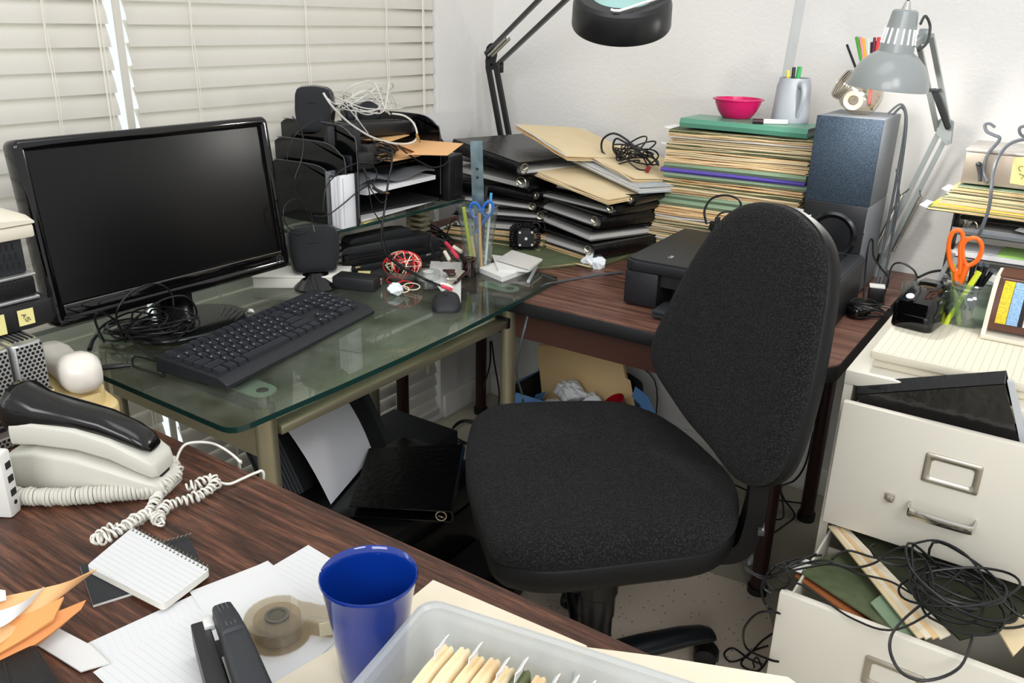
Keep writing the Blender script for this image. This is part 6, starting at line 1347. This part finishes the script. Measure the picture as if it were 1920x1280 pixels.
# scale chart stand
sx0 = at(1838, 630, z=TZ); 
T = thing('scale_stand', 'cream stand with a brown curved face of yellow, blue and white printed scales', 'chart', (sx0.x+.1, sx0.y+.06, TZ))
fx0, fy = sx0.x, sx0.y
def arcs(k): return [(fy+.004+.055*(1-math.cos(a)), TZ+.010+.098*math.sin(a)) for a in [R(4+80*i/k) for i in range(k+1)]]
A_ = arcs(10)
b = B(); side_ = [(fy-.012, TZ+.0005), (fy-.012, TZ+.010)]+[(y-.006, z+.004) for y, z in A_]+[(fy+.13, TZ+.11), (fy+.13, TZ+.0005)]
for x in (fx0, fx0+.218): b._new([(x, y, z) for y, z in side_]+[(x+.008, y, z) for y, z in side_], [tuple(range(len(side_)))[::-1], tuple(range(len(side_), 2*len(side_)))]+[(i, (i+1) % len(side_), len(side_)+(i+1) % len(side_), len(side_)+i) for i in range(len(side_))])
b.bx(fx0, fx0+.226, fy-.016, fy+.13, TZ+.0005, TZ+.009, .002); b.done('stand', CREAM, T)
def curved(x0, x1, off, mat, nm, i0=0, i1=10): 
    b = B(); rows = [[(x, y-off, z+off*.4) for y, z in A_[i0:i1+1]] for x in (x0, x1)]; b.grid(rows, .002); return b.done(nm, mat, T, ang=60)
curved(fx0+.008, fx0+.218, .0, mk('face_brown', '5a3626', .45), 'face')
b = B(); b.bx(fx0+.006, fx0+.22, fy+.055, fy+.13, TZ+.108, TZ+.112); b.done('top_plate', mk('face_brown', '', 0), T)
def scalemat(nm, bg, ink, step):
    t = NT(nm); v = t.sep(t.co()); l = t.math('LESS_THAN', t.math('FRACT', t.math('MULTIPLY', v[2], 1/step)), .22); n = t.noise(t.co((300, 300, 300)), 1.0, 2)
    k = t.math('MULTIPLY', l, t.math('GREATER_THAN', n, .5)); return t.surf(t.bsdf(t.mixc(k, bg, ink), .45))
for x0, x1, m in ((.018, .036, scalemat('scale_yellow', 'f0c81e', '4a3a10', .0028)), (.037, .056, scalemat('scale_blue', '8fb6e0', '2b3f66', .0024)), (.057, .063, BLKM), (.065, .086, scalemat('scale_white', 'd6d8d4', '5a5c60', .0022)), (.087, .105, scalemat('scale_sky', '7fa9d8', '2b3f66', .0024)), (.108, .13, mk('scale_plain', 'd8cfa8', .5))):
    curved(fx0+x0, fx0+x1, .003, m, 'scale_strip', 1, 9)
# ------------------------------------------------------------------ letter rack behind with folders and a metal box
ry = -.345
T = thing('letter_rack', 'black tray rack behind the trimmer, filled with binders and loose papers', 'letter tray', (1.66, -.24, CZ))
rx0, rx1 = 1.50, 1.845
zz = [.815, .868, .918]
RK = mk('rack_black', '2a2c30', .35)
for z in zz: 
    o = B().bx(rx0, rx1, ry, ry+.12, z, z+.004).done('tray', RK, T); b = B(); b.grid([[(rx0, ry, z+.002), (rx1, ry, z+.002)], [(rx0, ry-.004, z+.010), (rx1, ry-.004, z+.010)], [(rx0, ry-.001, z+.016), (rx1, ry-.001, z+.016)]], .002); b.done('lip', mk('rack_lip', '83878d', .35), o)
B().bx(rx0-.004, rx0, ry+.01, ry+.12, CZ+.001, .965).done('side_panel', RK, T); B().bx(rx1, rx1+.004, ry+.01, ry+.12, CZ+.001, .965).done('side_panel', RK, T)
B().bx(rx0+.145, rx0+.175, ry-.006, ry+.006, CZ+.001, .820, .002).done('front_post', BLKM, T); B().bx(rx0+.1, rx0+.22, ry-.02, ry+.06, CZ+.001, CZ+.008).done('foot', RK, T)
binder('black ring binder in the top level of the black tray rack, rings showing', [(rx0+.012, ry+.002), (rx0+.29, ry+.002), (rx0+.29, ry+.115), (rx0+.012, ry+.115)], zz[2]+.0045, .032, spine=3, group='ring binders', lift=0)
def loose(label, P, z, th, mat): return tag(B().prism(P, z, z+th).done('paper', mat), label, 'paper')
loose('pale papers on the middle level of the black tray rack', rect(rx0+.01, rx0+.30, ry-.004, ry+.11, 1), zz[1]+.0045, .010, mk('paper_grey', '', 0))
loose('green-edged sheet on the middle level of the black tray rack', rect(rx0+.10, rx0+.31, ry-.006, ry+.10, -2), zz[1]+.0150, .002, mk('paper_green', '9cc86a', .7))
loose('stack of white papers on the bottom level of the black tray rack', rect(rx0+.02, rx0+.31, ry-.006, ry+.11, 0), zz[0]+.0045, .020, PAPER)
b = B(); b.grid([[(rx0+.12, ry-.012, zz[2]+.028), (rx0+.2, ry-.03, zz[2]+.020), (rx0+.30, ry-.04, zz[2]-.004)], [(rx0+.14, ry+.06, zz[2]+.037), (rx0+.22, ry+.06, zz[2]+.037), (rx0+.32, ry+.06, zz[2]+.037)]], .0005); tag(b.done('paper_sheet', PAPER), 'white sheet slipping out over the binder in the black tray rack', 'paper')
fz_ = .967; seq2 = [('g', .007, 'olive folder, lowest of the pile on the black tray rack'), ('y', .007, 'yellow folder in the pile on the black tray rack'), ('m', .008, 'manila folder just above the yellow one on the black tray rack'), ('G', .006, 'green folder in the middle of the pile on the black tray rack'), ('m', .008, 'second manila folder of the pile on the black tray rack'), ('g', .007, 'olive folder near the top of the pile on the black tray rack'), ('o', .006, 'worn manila folder under the metal box on the black tray rack'), ('G', .004, 'topmost green folder sticking out left of the metal box')]
col['y'] = (mk('yellow_folder', 'ead23a', .6), 'yellow')
for i, (k, h, lab) in enumerate(seq2):
    folder(lab, rect(1.452+.006*i+rnd.uniform(-.004, .004), 1.83, -.37+.006*i, -.11, -3+rnd.uniform(-.8, .8)), fz_, h*.95, col[k][0], 'folders on the black tray rack', leaves=2, lip=.004, tabs=2 if k in 'g' else 0, wav=.0006); fz_ += h
BOXM = mk('box_brushed', 'b3a391', .30, .55, var='c4b8aa', vs=6)
T = thing('metal_box', 'tan brushed metal box on the folder pile at the right edge', 'box', (1.60, -.22, fz_+.003)); bz_ = fz_+.0035
B().bx(1.492, 1.74, -.305, -.13, bz_, bz_+.068, .003).done('body', BOXM, T); B().bx(1.490, 1.742, -.307, -.128, bz_+.068, bz_+.076, .003).done('lid', mk('box_lid_metal', 'cfc9c0', .22, .5), T)
nt = B(); Pn = face([(1901, 296), (1930, 293), (1930, 350), (1893, 343)], -.3065); slab3(nt, Pn, .0008); nt = nt.done('note', YEL); tag(nt, 'yellow sticky note with handwriting on the tan metal box', 'note')
q = B()
for st in ([(1919, 312), (1912, 312), (1910, 317), (1914, 321)], [(1911, 326), (1920, 329)], [(1920, 329), (1914, 336)]): q.tube([at(x, y, y=-.3078) for x, y in st], .0006, 4, 3)
q.done('handwriting', mk('ink', '', 0), nt)
GC = mk('thick_grey_cable', '63686d', .4)
b = B(); yy = -.312
cab(b, [at(1866, 239, y=yy), at(1856, 232, y=yy), at(1847, 234, y=yy), at(1850, 246, y=yy), at(1863, 253, y=yy), at(1874, 258, y=yy), at(1870, 268, y=yy), at(1854, 286, y=yy), at(1846, 306, y=yy), at(1845, 326, y=yy), at(1852, 342, y=yy-.02)], .0034); o = tag(b.done('cable', GC), 'thick grey cable curling up in front of the tan metal box', 'cable')
b = B(); cab(b, [at(1945, 262, y=yy), at(1915, 262, y=yy), at(1890, 272, y=yy), at(1872, 295, y=-.33), at(1862, 325, y=-.35), at(1859, 352, y=-.39), at(1854, 390, y=-.39), at(1840, 430, y=-.38), at(1832, 446, y=-.36)], .0038); tag(b.done('cable', GC), 'thick grey cable falling in front of the black tray rack', 'cable')
b = B(); cab(b, [at(1930, 262, y=-.27), at(1914, 252, y=-.27), at(1912, 240, y=-.27), at(1922, 236, y=-.27)], .0034); tag(b.done('cable', GC), 'short bend of grey cable at the upper right edge', 'cable')
b = B(); cab(b, [at(1834, 310, y=-.312), at(1837, 325, y=-.315), at(1838, 340, y=-.32)], .0042); b.ball(at(1835, 308, y=-.312), .006, 2); tag(b.done('connector', mk('connector_dark', '34373b', .35)), 'dark hook-shaped cable end against the tan metal box', 'connector')
# ------------------------------------------------------------------ leads and plugs on the brown desk's right corner
b = B(); heap(b, (1.352, -.43, BD), .038, .05, .03, 6, .0021, 71, rot=1.2)
cab(b, [at(1583, 570, z=BD+.02), at(1605, 572, z=BD+.03), at(1640, 580, z=BD+.03), at(1672, 590, z=BD+.02)], .0021)
cab(b, [at(1670, 578, z=BD+.012), at(1630, 572, z=BD+.012), at(1605, 590, z=BD+.005), at(1610, 596, z=BD+.005), at(1652, 592, z=BD+.005)], .0022)
cab(b, [at(1655, 575, y=-.35), at(1660, 545, y=-.33), at(1672, 500, y=-.28), at(1690, 493, y=-.26), at(1712, 505, y=-.26), at(1720, 520, y=-.28)], .0022)
cab(b, [at(1620, 560, z=BD+.02), at(1622, 520, y=-.3), at(1628, 460, y=-.28), at(1636, 450, y=-.27), at(1638, 480, y=-.27), at(1650, 500, y=-.27), at(1665, 520, y=-.27), at(1662, 540, y=-.28)], .0024)
T = tag(b.done('cable_heap', CORD), 'tangle of black leads and plugs beside the lower speaker', 'cables')
c_ = at(1648, 575, z=BD); 
T = thing('power_adapter', 'small round black wall adapter among the leads on the brown desk', 'adapter', (1.362, -.47, BD)); B().prism(rrect(.04, .06, .018, 6), BD+.0005, BD+.024, .006, T=TR((1.362, -.47, 0), (0, 0, R(-20)))).done('case', BLKG, T); B().cyl(.010, BD+.024, BD+.026, 16, TR((1.362, -.478, 0))).done('emblem', STEEL, T)
T = thing('plug', 'black mains plug with two pins lying left of the lead tangle', 'plug', (1.325, -.47, BD)); p_, q_ = at(1612, 565, z=BD+.012), at(1592, 582, z=BD+.010); d = q_-p_; B(FR(p_, d, (0, 0, 1))).prism(rrect(.014, .024, .004), 0, d.length*.62, .002).done('plug_body', BLK, T)
for s in (-.007, .007): b = B(FR(p_, d, (0, 0, 1))); b.bx(-.001, .001, s-.003, s+.003, d.length*.6, d.length*.98); b.done('pin', CHROME, T)
T = thing('power_adapter', 'white topped adapter block behind the lead tangle', 'adapter', (1.368, -.33, BD)); B().box((1.366, -.325, BD+.018), (.034, .03, .035), (0, 0, R(15)), bv=.003).done('case', BLK, T); B().box((1.366, -.325, BD+.0375), (.034, .03, .003), (0, 0, R(15))).done('top', WHT, T)
gp = at(1692, 545, z=CZ); T = thing('drinking_glass', 'small clear glass behind the glossy black stapler', 'glass', (1.45, -.37, CZ+.001)); B().lathe([(1e-5, 0), (.022, 0), (.026, .05), (.0245, .05), (.021, .005), (1e-5, .004)], 30).done('tumbler', GL, T, local=True)
# ------------------------------------------------------------------ swivel chair
def fabric():
    t = NT('chair_fabric'); v = t.co(); vo = t.n('ShaderNodeTexVoronoi'); vo.inputs['Scale'].default_value = 300; t.l(t.co((1, .6, 1), (0, 0, .6)), vo.inputs['Vector'])
    n = t.noise(v, 700, 2, .6); d = vo.outputs['Distance']
    c = t.ramp(d, [(.1, '303133'), (.4, '101011'), (.75, '030304')])
    return t.surf(t.bsdf(c, .8, 0, .3, bump=t.math('SUBTRACT', n, d), bstr=.9, bdist=.0018, sheen=.03))
FAB = fabric(); CPL = mk('chair_plastic', '0a0a0b', .5, spec=.3, grain=.2, gs=700)
T = thing('office_chair', 'black fabric swivel office chair in the middle of the room', 'chair', (1.095, -1.145, .0045))
SO = [(.985, -1.385), (1.045, -1.435), (1.095, -1.432), (1.152, -1.399), (1.246, -1.300), (1.330, -1.205), (1.345, -1.13), (1.325, -1.050), (1.28, -.971), (1.16, -.871), (1.06, -.815), (1.0, -.803), (.934, -.812), (.835, -.885), (.740, -.975), (.720, -1.03), (.735, -1.09), (.815, -1.213), (.90, -1.305)]
SO = [(p.x, p.y) for p in smooth([(x, y, 0) for x, y in SO], 4, True)]; sc = (sum(p[0] for p in SO)/len(SO), sum(p[1] for p in SO)/len(SO))
def sring(k, z): return [(sc[0]+(x-sc[0])*k, sc[1]+(y-sc[1])*k, z+(-.012*max(0, (-(x-sc[0])*.7-(y-sc[1])*.7-.14)/.12)**2 if z > .48 else 0)) for x, y in SO]
b = B(); loft(b, [sring(k, z) for k, z in ((.90, .442), (.965, .446), (.99, .455), (1.0, .468), (1.0, .492), (.985, .497))]); b.done('seat_shell', CPL, T, ang=50)
b = B(); pf = [(.985, .494), (1.002, .503), (1.0, .512), (.985, .522), (.955, .530), (.90, .536), (.78, .540), (.6, .538), (.4, .535), (.2, .533), (.02, .533)]; loft(b, [sring(k, z) for k, z in pf]); b.done('seat_cushion', FAB, T, ang=60)
ya, tl = R(235), R(13); hh = V((math.cos(ya), math.sin(ya), 0)); BN = hh*math.cos(tl)+V((0, 0, math.sin(tl))); BU = -hh*math.sin(tl)+V((0, 0, math.cos(tl))); BS = BU.cross(BN)
q_ = ray(1415, 912).normalized(); BP = CAM+q_*1.53
OUT = [(1440, 379), (1400, 386), (1365, 411), (1333, 452), (1302, 502), (1271, 562), (1246, 612), (1232, 652), (1233, 677), (1243, 706), (1268, 745), (1302, 794), (1341, 838), (1370, 876), (1392, 900), (1415, 912), (1442, 910), (1465, 893), (1483, 860), (1504, 800), (1525, 720), (1542, 630), (1553, 560), (1556, 500), (1548, 455), (1525, 418), (1488, 390)]
W = [on(x, y, BP, BN) for x, y in OUT]; W = smooth(W, 4, True); bc = sum(W, V())/len(W)
def bring(k, o): return [bc+(p-bc)*k+BN*o for p in W]
b = B(); loft(b, [bring(k, o) for k, o in ((.55, -.046), (.80, -.044), (.93, -.036), (.985, -.026), (1.0, -.012), (1.0, .0), (.985, .003))]); b.done('back_shell', CPL, T, ang=50)
b = B(); loft(b, [bring(k, o) for k, o in ((.985, .0), (.997, .007), (.985, .016), (.955, .023), (.89, .029), (.75, .031), (.5, .028), (.25, .026), (.02, .025))]); b.done('back_cushion', FAB, T, ang=60)
# J bar carrying the backrest
pj = [V((1.15, -1.12, .428)), V((1.25, -1.09, .425)), V((1.312, -1.072, .432)), V((1.345, -1.062, .455)), V((1.356, -1.060, .51)), V((1.358, -1.062, .57)), V((1.354, -1.057, .64)), V((1.342, -1.015, .74))]
S = smooth(pj, 5); b = B(); secs = []; wd = V((.35, -.94, 0)).normalized()
for i, p in enumerate(S):
    t = (S[min(i+1, len(S)-1)]-S[max(i-1, 0)]).normalized(); nrm = t.cross(wd).normalized(); secs.append([p+wd*.040+nrm*.016, p-wd*.040+nrm*.016, p-wd*.040-nrm*.016, p+wd*.040-nrm*.016])
loft(b, secs); b.done('back_bracket', CPL, T, ang=40); B().box((1.372, -1.064, .503), (.012, .082, .012), (0, 0, R(20)), bv=.002).done('bracket_clip', mk('clip_grey', '3a3b3d', .3), T)
cx, cy = 1.095, -1.145
b = B(); b.prism(rrect(.20, .16, .02), .418, .444, .006, T=TR((cx, cy+.02, 0), (0, 0, R(45)))); b.done('mechanism', CPL, T)
b = B(); b.lathe([(.030, .0), (.030, .0)], 8) if False else b.lathe([(1e-5, .10), (.034, .10), (.034, .22), (.037, .225), (.037, .275), (.041, .28), (.041, .42), (1e-5, .42)], 32, TR((cx, cy, 0))); b.done('gas_column', mk('column_black', '101011', .35), T)
b = B(); b.bar((cx-.085, cy-.02, .425), (cx-.03, cy-.015, .27), .016, .030, (1, 0, 0)); b.done('lever_strut', CPL, T); B().tube([(cx-.09, cy-.03, .415), (cx-.105, cy-.035, .37), (cx-.09, cy-.03, .33)], .008, 8).done('lever_knob', CPL, T)
a0 = math.atan2(-.895-cy, 1.262-cx)
b = B(); b.lathe([(1e-5, .065), (.05, .068), (.045, .115), (.036, .125), (1e-5, .125)], 32, TR((cx, cy, 0))); b.done('base_hub', CPL, T)
for k in range(5):
    a = a0+k*2*math.pi/5; d = V((math.cos(a), math.sin(a), 0)); s = V((-d.y, d.x, 0)); o = V((cx, cy, 0)); secs = []
    for r_, w_, h_, z_ in ((.03, .034, .026, .100), (.12, .031, .024, .101), (.22, .028, .021, .096), (.275, .026, .018, .088), (.295, .020, .014, .082), (.302, .008, .006, .078)):
        secs.append([o+d*r_+s*(w_*math.cos(t))+V((0, 0, z_+h_*math.sin(t)*(1 if math.sin(t) > 0 else .6))) for t in [2*math.pi*i/16 for i in range(16)]])
    b = B(); loft(b, secs); L = b.done('base_leg', mk('base_black', '15181c', .32), T, ang=50)
    c = o+d*.285+V((0, 0, .0048)); w2 = (s*.8+d*.6).normalized()
    b = B()
    for q in (-1, 1): b.lathe([(1e-5, .004), (.018, .004), (.0255, .006), (.0265, .012), (.024, .021), (.008, .024), (1e-5, .024)], 28, FR(c+V((0, 0, .0265)), w2*q))
    b.cyl(.006, .03, .082, 12, TR(c-V((0, 0, .0)))); b.done('caster', mk('caster_black', '131415', .3), L)
    b = B(); b.lathe([(.0275, -.010), (.0295, -.010), (.0295, .010), (.0275, .010)], 20, FR(c+V((0, 0, .0265)), w2, (0, 0, 1)), -60, 110); b.done('caster_hood', CPL, L)
# ------------------------------------------------------------------ waste bin behind the seat
T = thing('waste_bin', 'black waste bin with a blue liner behind the chair seat', 'bin', (.56, -.36, 0))
bw0, bw1, by0, by1, bh = .405, .735, -.47, -.235, .275
b = B(); secs = []
for k, z in ((.84, .002), (1.0, bh), (1.03, bh), (1.03, bh+.006), (.985, bh+.006), (.82, .008)): secs.append([((bw0+bw1)/2+x*k, (by0+by1)/2+y*k, z) for x, y in rrect(bw1-bw0, by1-by0, .04, 5)])
loft(b, secs); b.done('tub', BLKM, T, ang=40)
B().prism(rc([(bw0-.01, .24), (bw1+.01, .24), (bw1+.01, .315), (bw1-.04, .335), (bw0+.04, .335), (bw0-.01, .315)], .02), -by1-.004, -by1+.006, T=RX).done('raised_back', BLKM, T)
BLU = mk('liner_blue', '5b86b8', .35, grain=.6, gs=40)
b = B(); secs = []; N = 48
for off, z in ((.006, bh+.006), (.014, bh+.009), (.02, bh-.01), (.022, bh-.06), (.018, bh-.11)):
    secs.append([((bw0+bw1)/2+(x)*(1+off*6)+.008*math.sin(i*2.1+z*40), (by0+by1)/2+y*(1+off*6)+.006*math.cos(i*1.7+z*30), z+.006*math.sin(i*1.3)) for i, (x, y) in enumerate(rrect(bw1-bw0, by1-by0, .05, 11))])
loft(b, secs, cap=False); o = b.done('liner', BLU, T, ang=60)
for p in [(1212, 768)]: 
    q = B(); c = at(1207, 768, y=-.40); q.grid([[c+V((-.05, .04, .045)), c+V((0, .02, .035)), c+V((.045, -.01, .0)), c+V((.055, -.03, -.05))], [c+V((-.05, .02, .02)), c+V((-.01, 0, .01)), c+V((.03, -.03, -.02)), c+V((.04, -.04, -.06))]], .002); q.done('liner_fold', BLU, T)
    q = B(); c = at(1003, 765, y=-.42); q.grid([[c+V((.02, .03, .05)), c+V((-.01, .02, .035)), c+V((-.02, 0, -.03))], [c+V((.03, 0, .045)), c+V((.01, -.01, .02)), c+V((0, -.02, -.04))]], .002); q.done('liner_fold', BLU, T)
yf = -.315
P = [at(1007, 648, y=yf+.02), at(1153, 649, y=yf+.02), at(1163, 656, y=yf+.015), at(1173, 708, y=yf), at(1182, 713, y=yf), at(1192, 770, y=yf-.02), at(1020, 778, y=yf-.02)]
T = thing('file_folder', 'tan manila folder standing in the waste bin', 'folder', (.52, yf, .2))
def fanslab(P, th, nm, m, o=V()):
    n = (P[1]-P[0]).cross(P[-1]-P[0]).normalized()*th/2; k = len(P); B()._new([p-n+o for p in P]+[p+n+o for p in P], [tuple(range(k))[::-1], tuple(range(k, 2*k))]+[(i, (i+1) % k, k+(i+1) % k, k+i) for i in range(k)]).done(nm, m, T)
TANF = mk('folder_tan', 'e3c594', .7, var='dcbb86', vs=5)
fanslab(P, .001, 'front_leaf', TANF); fanslab([p for p in P[:2]]+[at(1160, 651, y=yf+.03), at(1187, 770, y=yf), at(1020, 778, y=yf)], .001, 'back_leaf', mk('folder_tan', '', 0), V((.001, .010, .002)))
for (x, y, r_, sd_, lb) in ((1066, 738, .080, 11, 'large crumpled white paper ball in the waste bin, in front of the folder'), (1035, 762, .055, 12, 'crumpled white paper low on the left in the waste bin'), (1110, 752, .042, 13, 'small crumpled white paper beside the red cup in the waste bin')):
    c = at(x, y, y=yf-.07); lump('paper_ball', c, r_*.8, mk('crumpled_paper', 'eceef0', .8), lb, 'paper', (1, .8, .8), sd_)
p0, p1 = at(1156, 737, y=-.41), at(1170, 785, y=-.415)
tag(B(FR(p1, (p0-p1)+V((0, -.03, 0)), (1, 0, 0))).lathe([(1e-5, 0), (.024, 0), (.0255, .02), (.026, .021), (.0275, .04), (.028, .041), (.0305, .064), (.032, .066), (.032, .068), (.030, .068), (.0265, .041), (.023, .004), (1e-5, .003)], 36).done('cup', mk('cup_red', '9c1420', .25)), 'red plastic cup lying among the papers in the waste bin', 'cup')
# ------------------------------------------------------------------ printer on the floor under the glass desk
FPB = mk('floor_printer_black', '0b0c0d', .25)
T = thing('printer', 'large black printer on the floor under the glass desk, paper in its feeder', 'printer', (.48, -1.10, 0))
px0, px1, py0, py1, pzt = .27, .625, -1.30, -.85, .262
b = B(); b.bx(px0, px1, py0, py1, .05, .20, .012).bx(px0+.02, px1-.03, py0+.02, py1-.02, .0, .05); b.done('body', FPB, T)
B().bx(px0+.05, px1, py0, py1, .202, pzt, .010).done('scanner_lid', FPB, T); B().bx(px1, px1+.11, py0+.08, py1-.06, .06, .085, .006).done('output_tray', BLKM, T)
b = B(); b.tube([(px1+.008, py1-.02, .25), (px1+.016, py1-.02, .20), (px1+.012, py1-.02, .13)], .004, 8); b.done('trim_line', STEEL, T)
s0, s1 = at(612, 945, z=.262), at(692, 852, z=.262); up = V((-.50, -.02, .86)).normalized()*.30
b = B(); q0_, q1_ = V((.335, -1.30, .22)), V((.315, -.90, .22)); slab3(b, [q0_, q1_, q1_+up*.95, q0_+up*.95], .008); o = b.done('feed_tray', BLKM, T)
b = B()
for k in range(9):
    f = .02+.025*k; b.bar(q0_.lerp(q1_, f)+up*.05+V((.006, 0, .003)), q0_.lerp(q1_, f)+up*.9+V((.006, 0, .003)), .006, .006, (1, 0, .5))
b.done('tray_ribs', mk('rib_dark', '45484c', .4), o); b = B(); b.bar(q1_+up*.2+V((.006, .004, 0)), q1_+up*.75+V((.006, .004, 0)), .018, .02, (1, 0, .5)); b.done('paper_guide', DGR, o)
T4 = [s0, s1, at(628, 728, x=(s1+up).x), at(506, 772, x=(s0+up).x)]
def curlsheet(P, off):
    b = B(); rows = []
    for i in range(7):
        u = i/6; rows.append([P[0].lerp(P[1], v/4).lerp(P[3].lerp(P[2], v/4), u)+V((.012*math.sin(u*math.pi)+off, 0, .004*math.sin(u*math.pi)+off)) for v in range(5)])
    return b.grid(rows, .001)
tag(curlsheet([p+V((.016, 0, .006)) for p in T4], 0).done('paper_sheet', mk('paper_cool', 'e6e7ee', .75)), 'white paper standing in the feeder of the floor printer', 'paper')
zb = pzt+.0015
Pq = [at(655, 945, z=.30), at(845, 957, z=.30), at(868, 832, z=.30), at(692, 840, z=.30)]
zb2 = .266
Pq = [at(655, 948, z=zb2+.03), at(845, 958, z=zb2+.03), at(868, 832, z=zb2+.03), at(692, 840, z=zb2+.03)]
binder('black ring binder lying on the printer under the glass desk', [(p.x, p.y) for p in Pq], zb2, .030, spine=1, group='ring binders on the floor', pages=False)
# second binder and case below, and further dark folders
binder('black binder edge beside the floor printer, nearest the window', [(.10, -.98), (.34, -1.02), (.37, -.80), (.13, -.76)], .205, .026, spine=0, group='ring binders on the floor', ring=False) if False else None
T = thing('storage_box', 'dark box behind the floor printer carrying two black folders', 'box', (.22, -.86, 0)); B().bx(.10, .35, -.845, -.64, 0, .20, .004).done('box_body', BLKM, T)
for i, (pts, lb) in enumerate(((((690, 838), (742, 812), (800, 838), (745, 850)), 'matte black folder on the dark box behind the floor printer, left one'), (((735, 835), (775, 812), (835, 830), (800, 850)), 'dark grey folder on the dark box behind the floor printer, right one'))):
    P = [at(x, y, z=.222+.006*i) for x, y in pts]; tag(B().prism([(p.x, p.y) for p in P], .2005+.0065*i, .206+.0065*i).done('folder', (BLKM, mk('folder_charcoal', '23262c', .5))[i]), lb, 'folder')
T = thing('laptop_bag', 'flat black bag on the floor between the printer and the chair', 'bag', (.55, -.98, 0)); Pb_ = [(.69, -1.25), (.78, -1.20), (.80, -.95), (.76, -.86), (.66, -.86)]
b = B(); b.prism(rc([(.645, -1.34), (.76, -1.30), (.80, -1.0), (.77, -.87), (.645, -.87)], .02), .0015, .055, .012, 3); b.done('body', mk('bag_black', '08080a', .4, grain=.4, gs=120), T)
B().tube([(.77, -1.1, .055), (.78, -1.05, .075), (.785, -1.0, .055)], .005, 8).done('grip', BLK, T)
# cables on and above the floor in the corner
b = B()
cab(b, [at(919, 640, y=-.30), at(919, 680, y=-.28), at(910, 715, y=-.25), at(902, 745, z=.01), at(905, 775, z=.01), at(900, 795, z=.01), at(870, 790, z=.012), at(848, 805, z=.01), at(845, 822, z=.01), at(872, 832, z=.01)], .003)
cab(b, [at(922, 640, y=-.30), at(927, 680, y=-.26), at(934, 720, y=-.22), at(936, 745, z=.01), at(930, 775, z=.01), at(905, 790, z=.015), at(870, 787, z=.014), at(850, 800, z=.012), at(852, 818, z=.01), at(885, 835, z=.01)], .003)
tag(b.done('floor_leads', CORD), 'black leads hanging down in the corner and looping on the carpet', 'cables')
b = B(); cab(b, [at(1150, 590, y=-.10), at(1150, 640, y=-.08), at(1149, 660, y=-.06), V((.70, -.05, .25)), V((.72, -.06, .05))], .0022); tag(b.done('lead', CORD), 'single black lead hanging from the brown desk behind the manila folder', 'cable')
b = B()
cab(b, [at(1525, 810, y=-.10), at(1510, 870, y=-.09), at(1490, 900, y=-.08), at(1465, 912, y=-.09), at(1470, 935, z=.01), at(1490, 965, z=.01), at(1470, 985, z=.01), at(1445, 1000, z=.01), at(1420, 1000, z=.01), at(1405, 985, z=.01)], .003)
cab(b, [at(1462, 912, y=-.10), at(1468, 945, z=.01), at(1468, 970, z=.01), at(1450, 973, z=.01), at(1420, 965, z=.01), at(1412, 950, z=.01)], .0026)
cab(b, [at(1525, 945, z=.01), at(1480, 940, z=.01), at(1430, 930, z=.01), at(1370, 905, z=.01), at(1340, 885, z=.01)], .0026)
tag(b.done('floor_leads', CORD), 'black leads on the carpet behind the brown desk legs and the chair', 'cables')
lump('paper_scrap', at(1410, 1055, z=.01)+V((0, 0, .006)), .018, mk('scrap_white', 'dce3e8', .8), 'small white paper scrap on the carpet beside the brown desk leg', 'paper', (.6, 1, 1.0), 15)
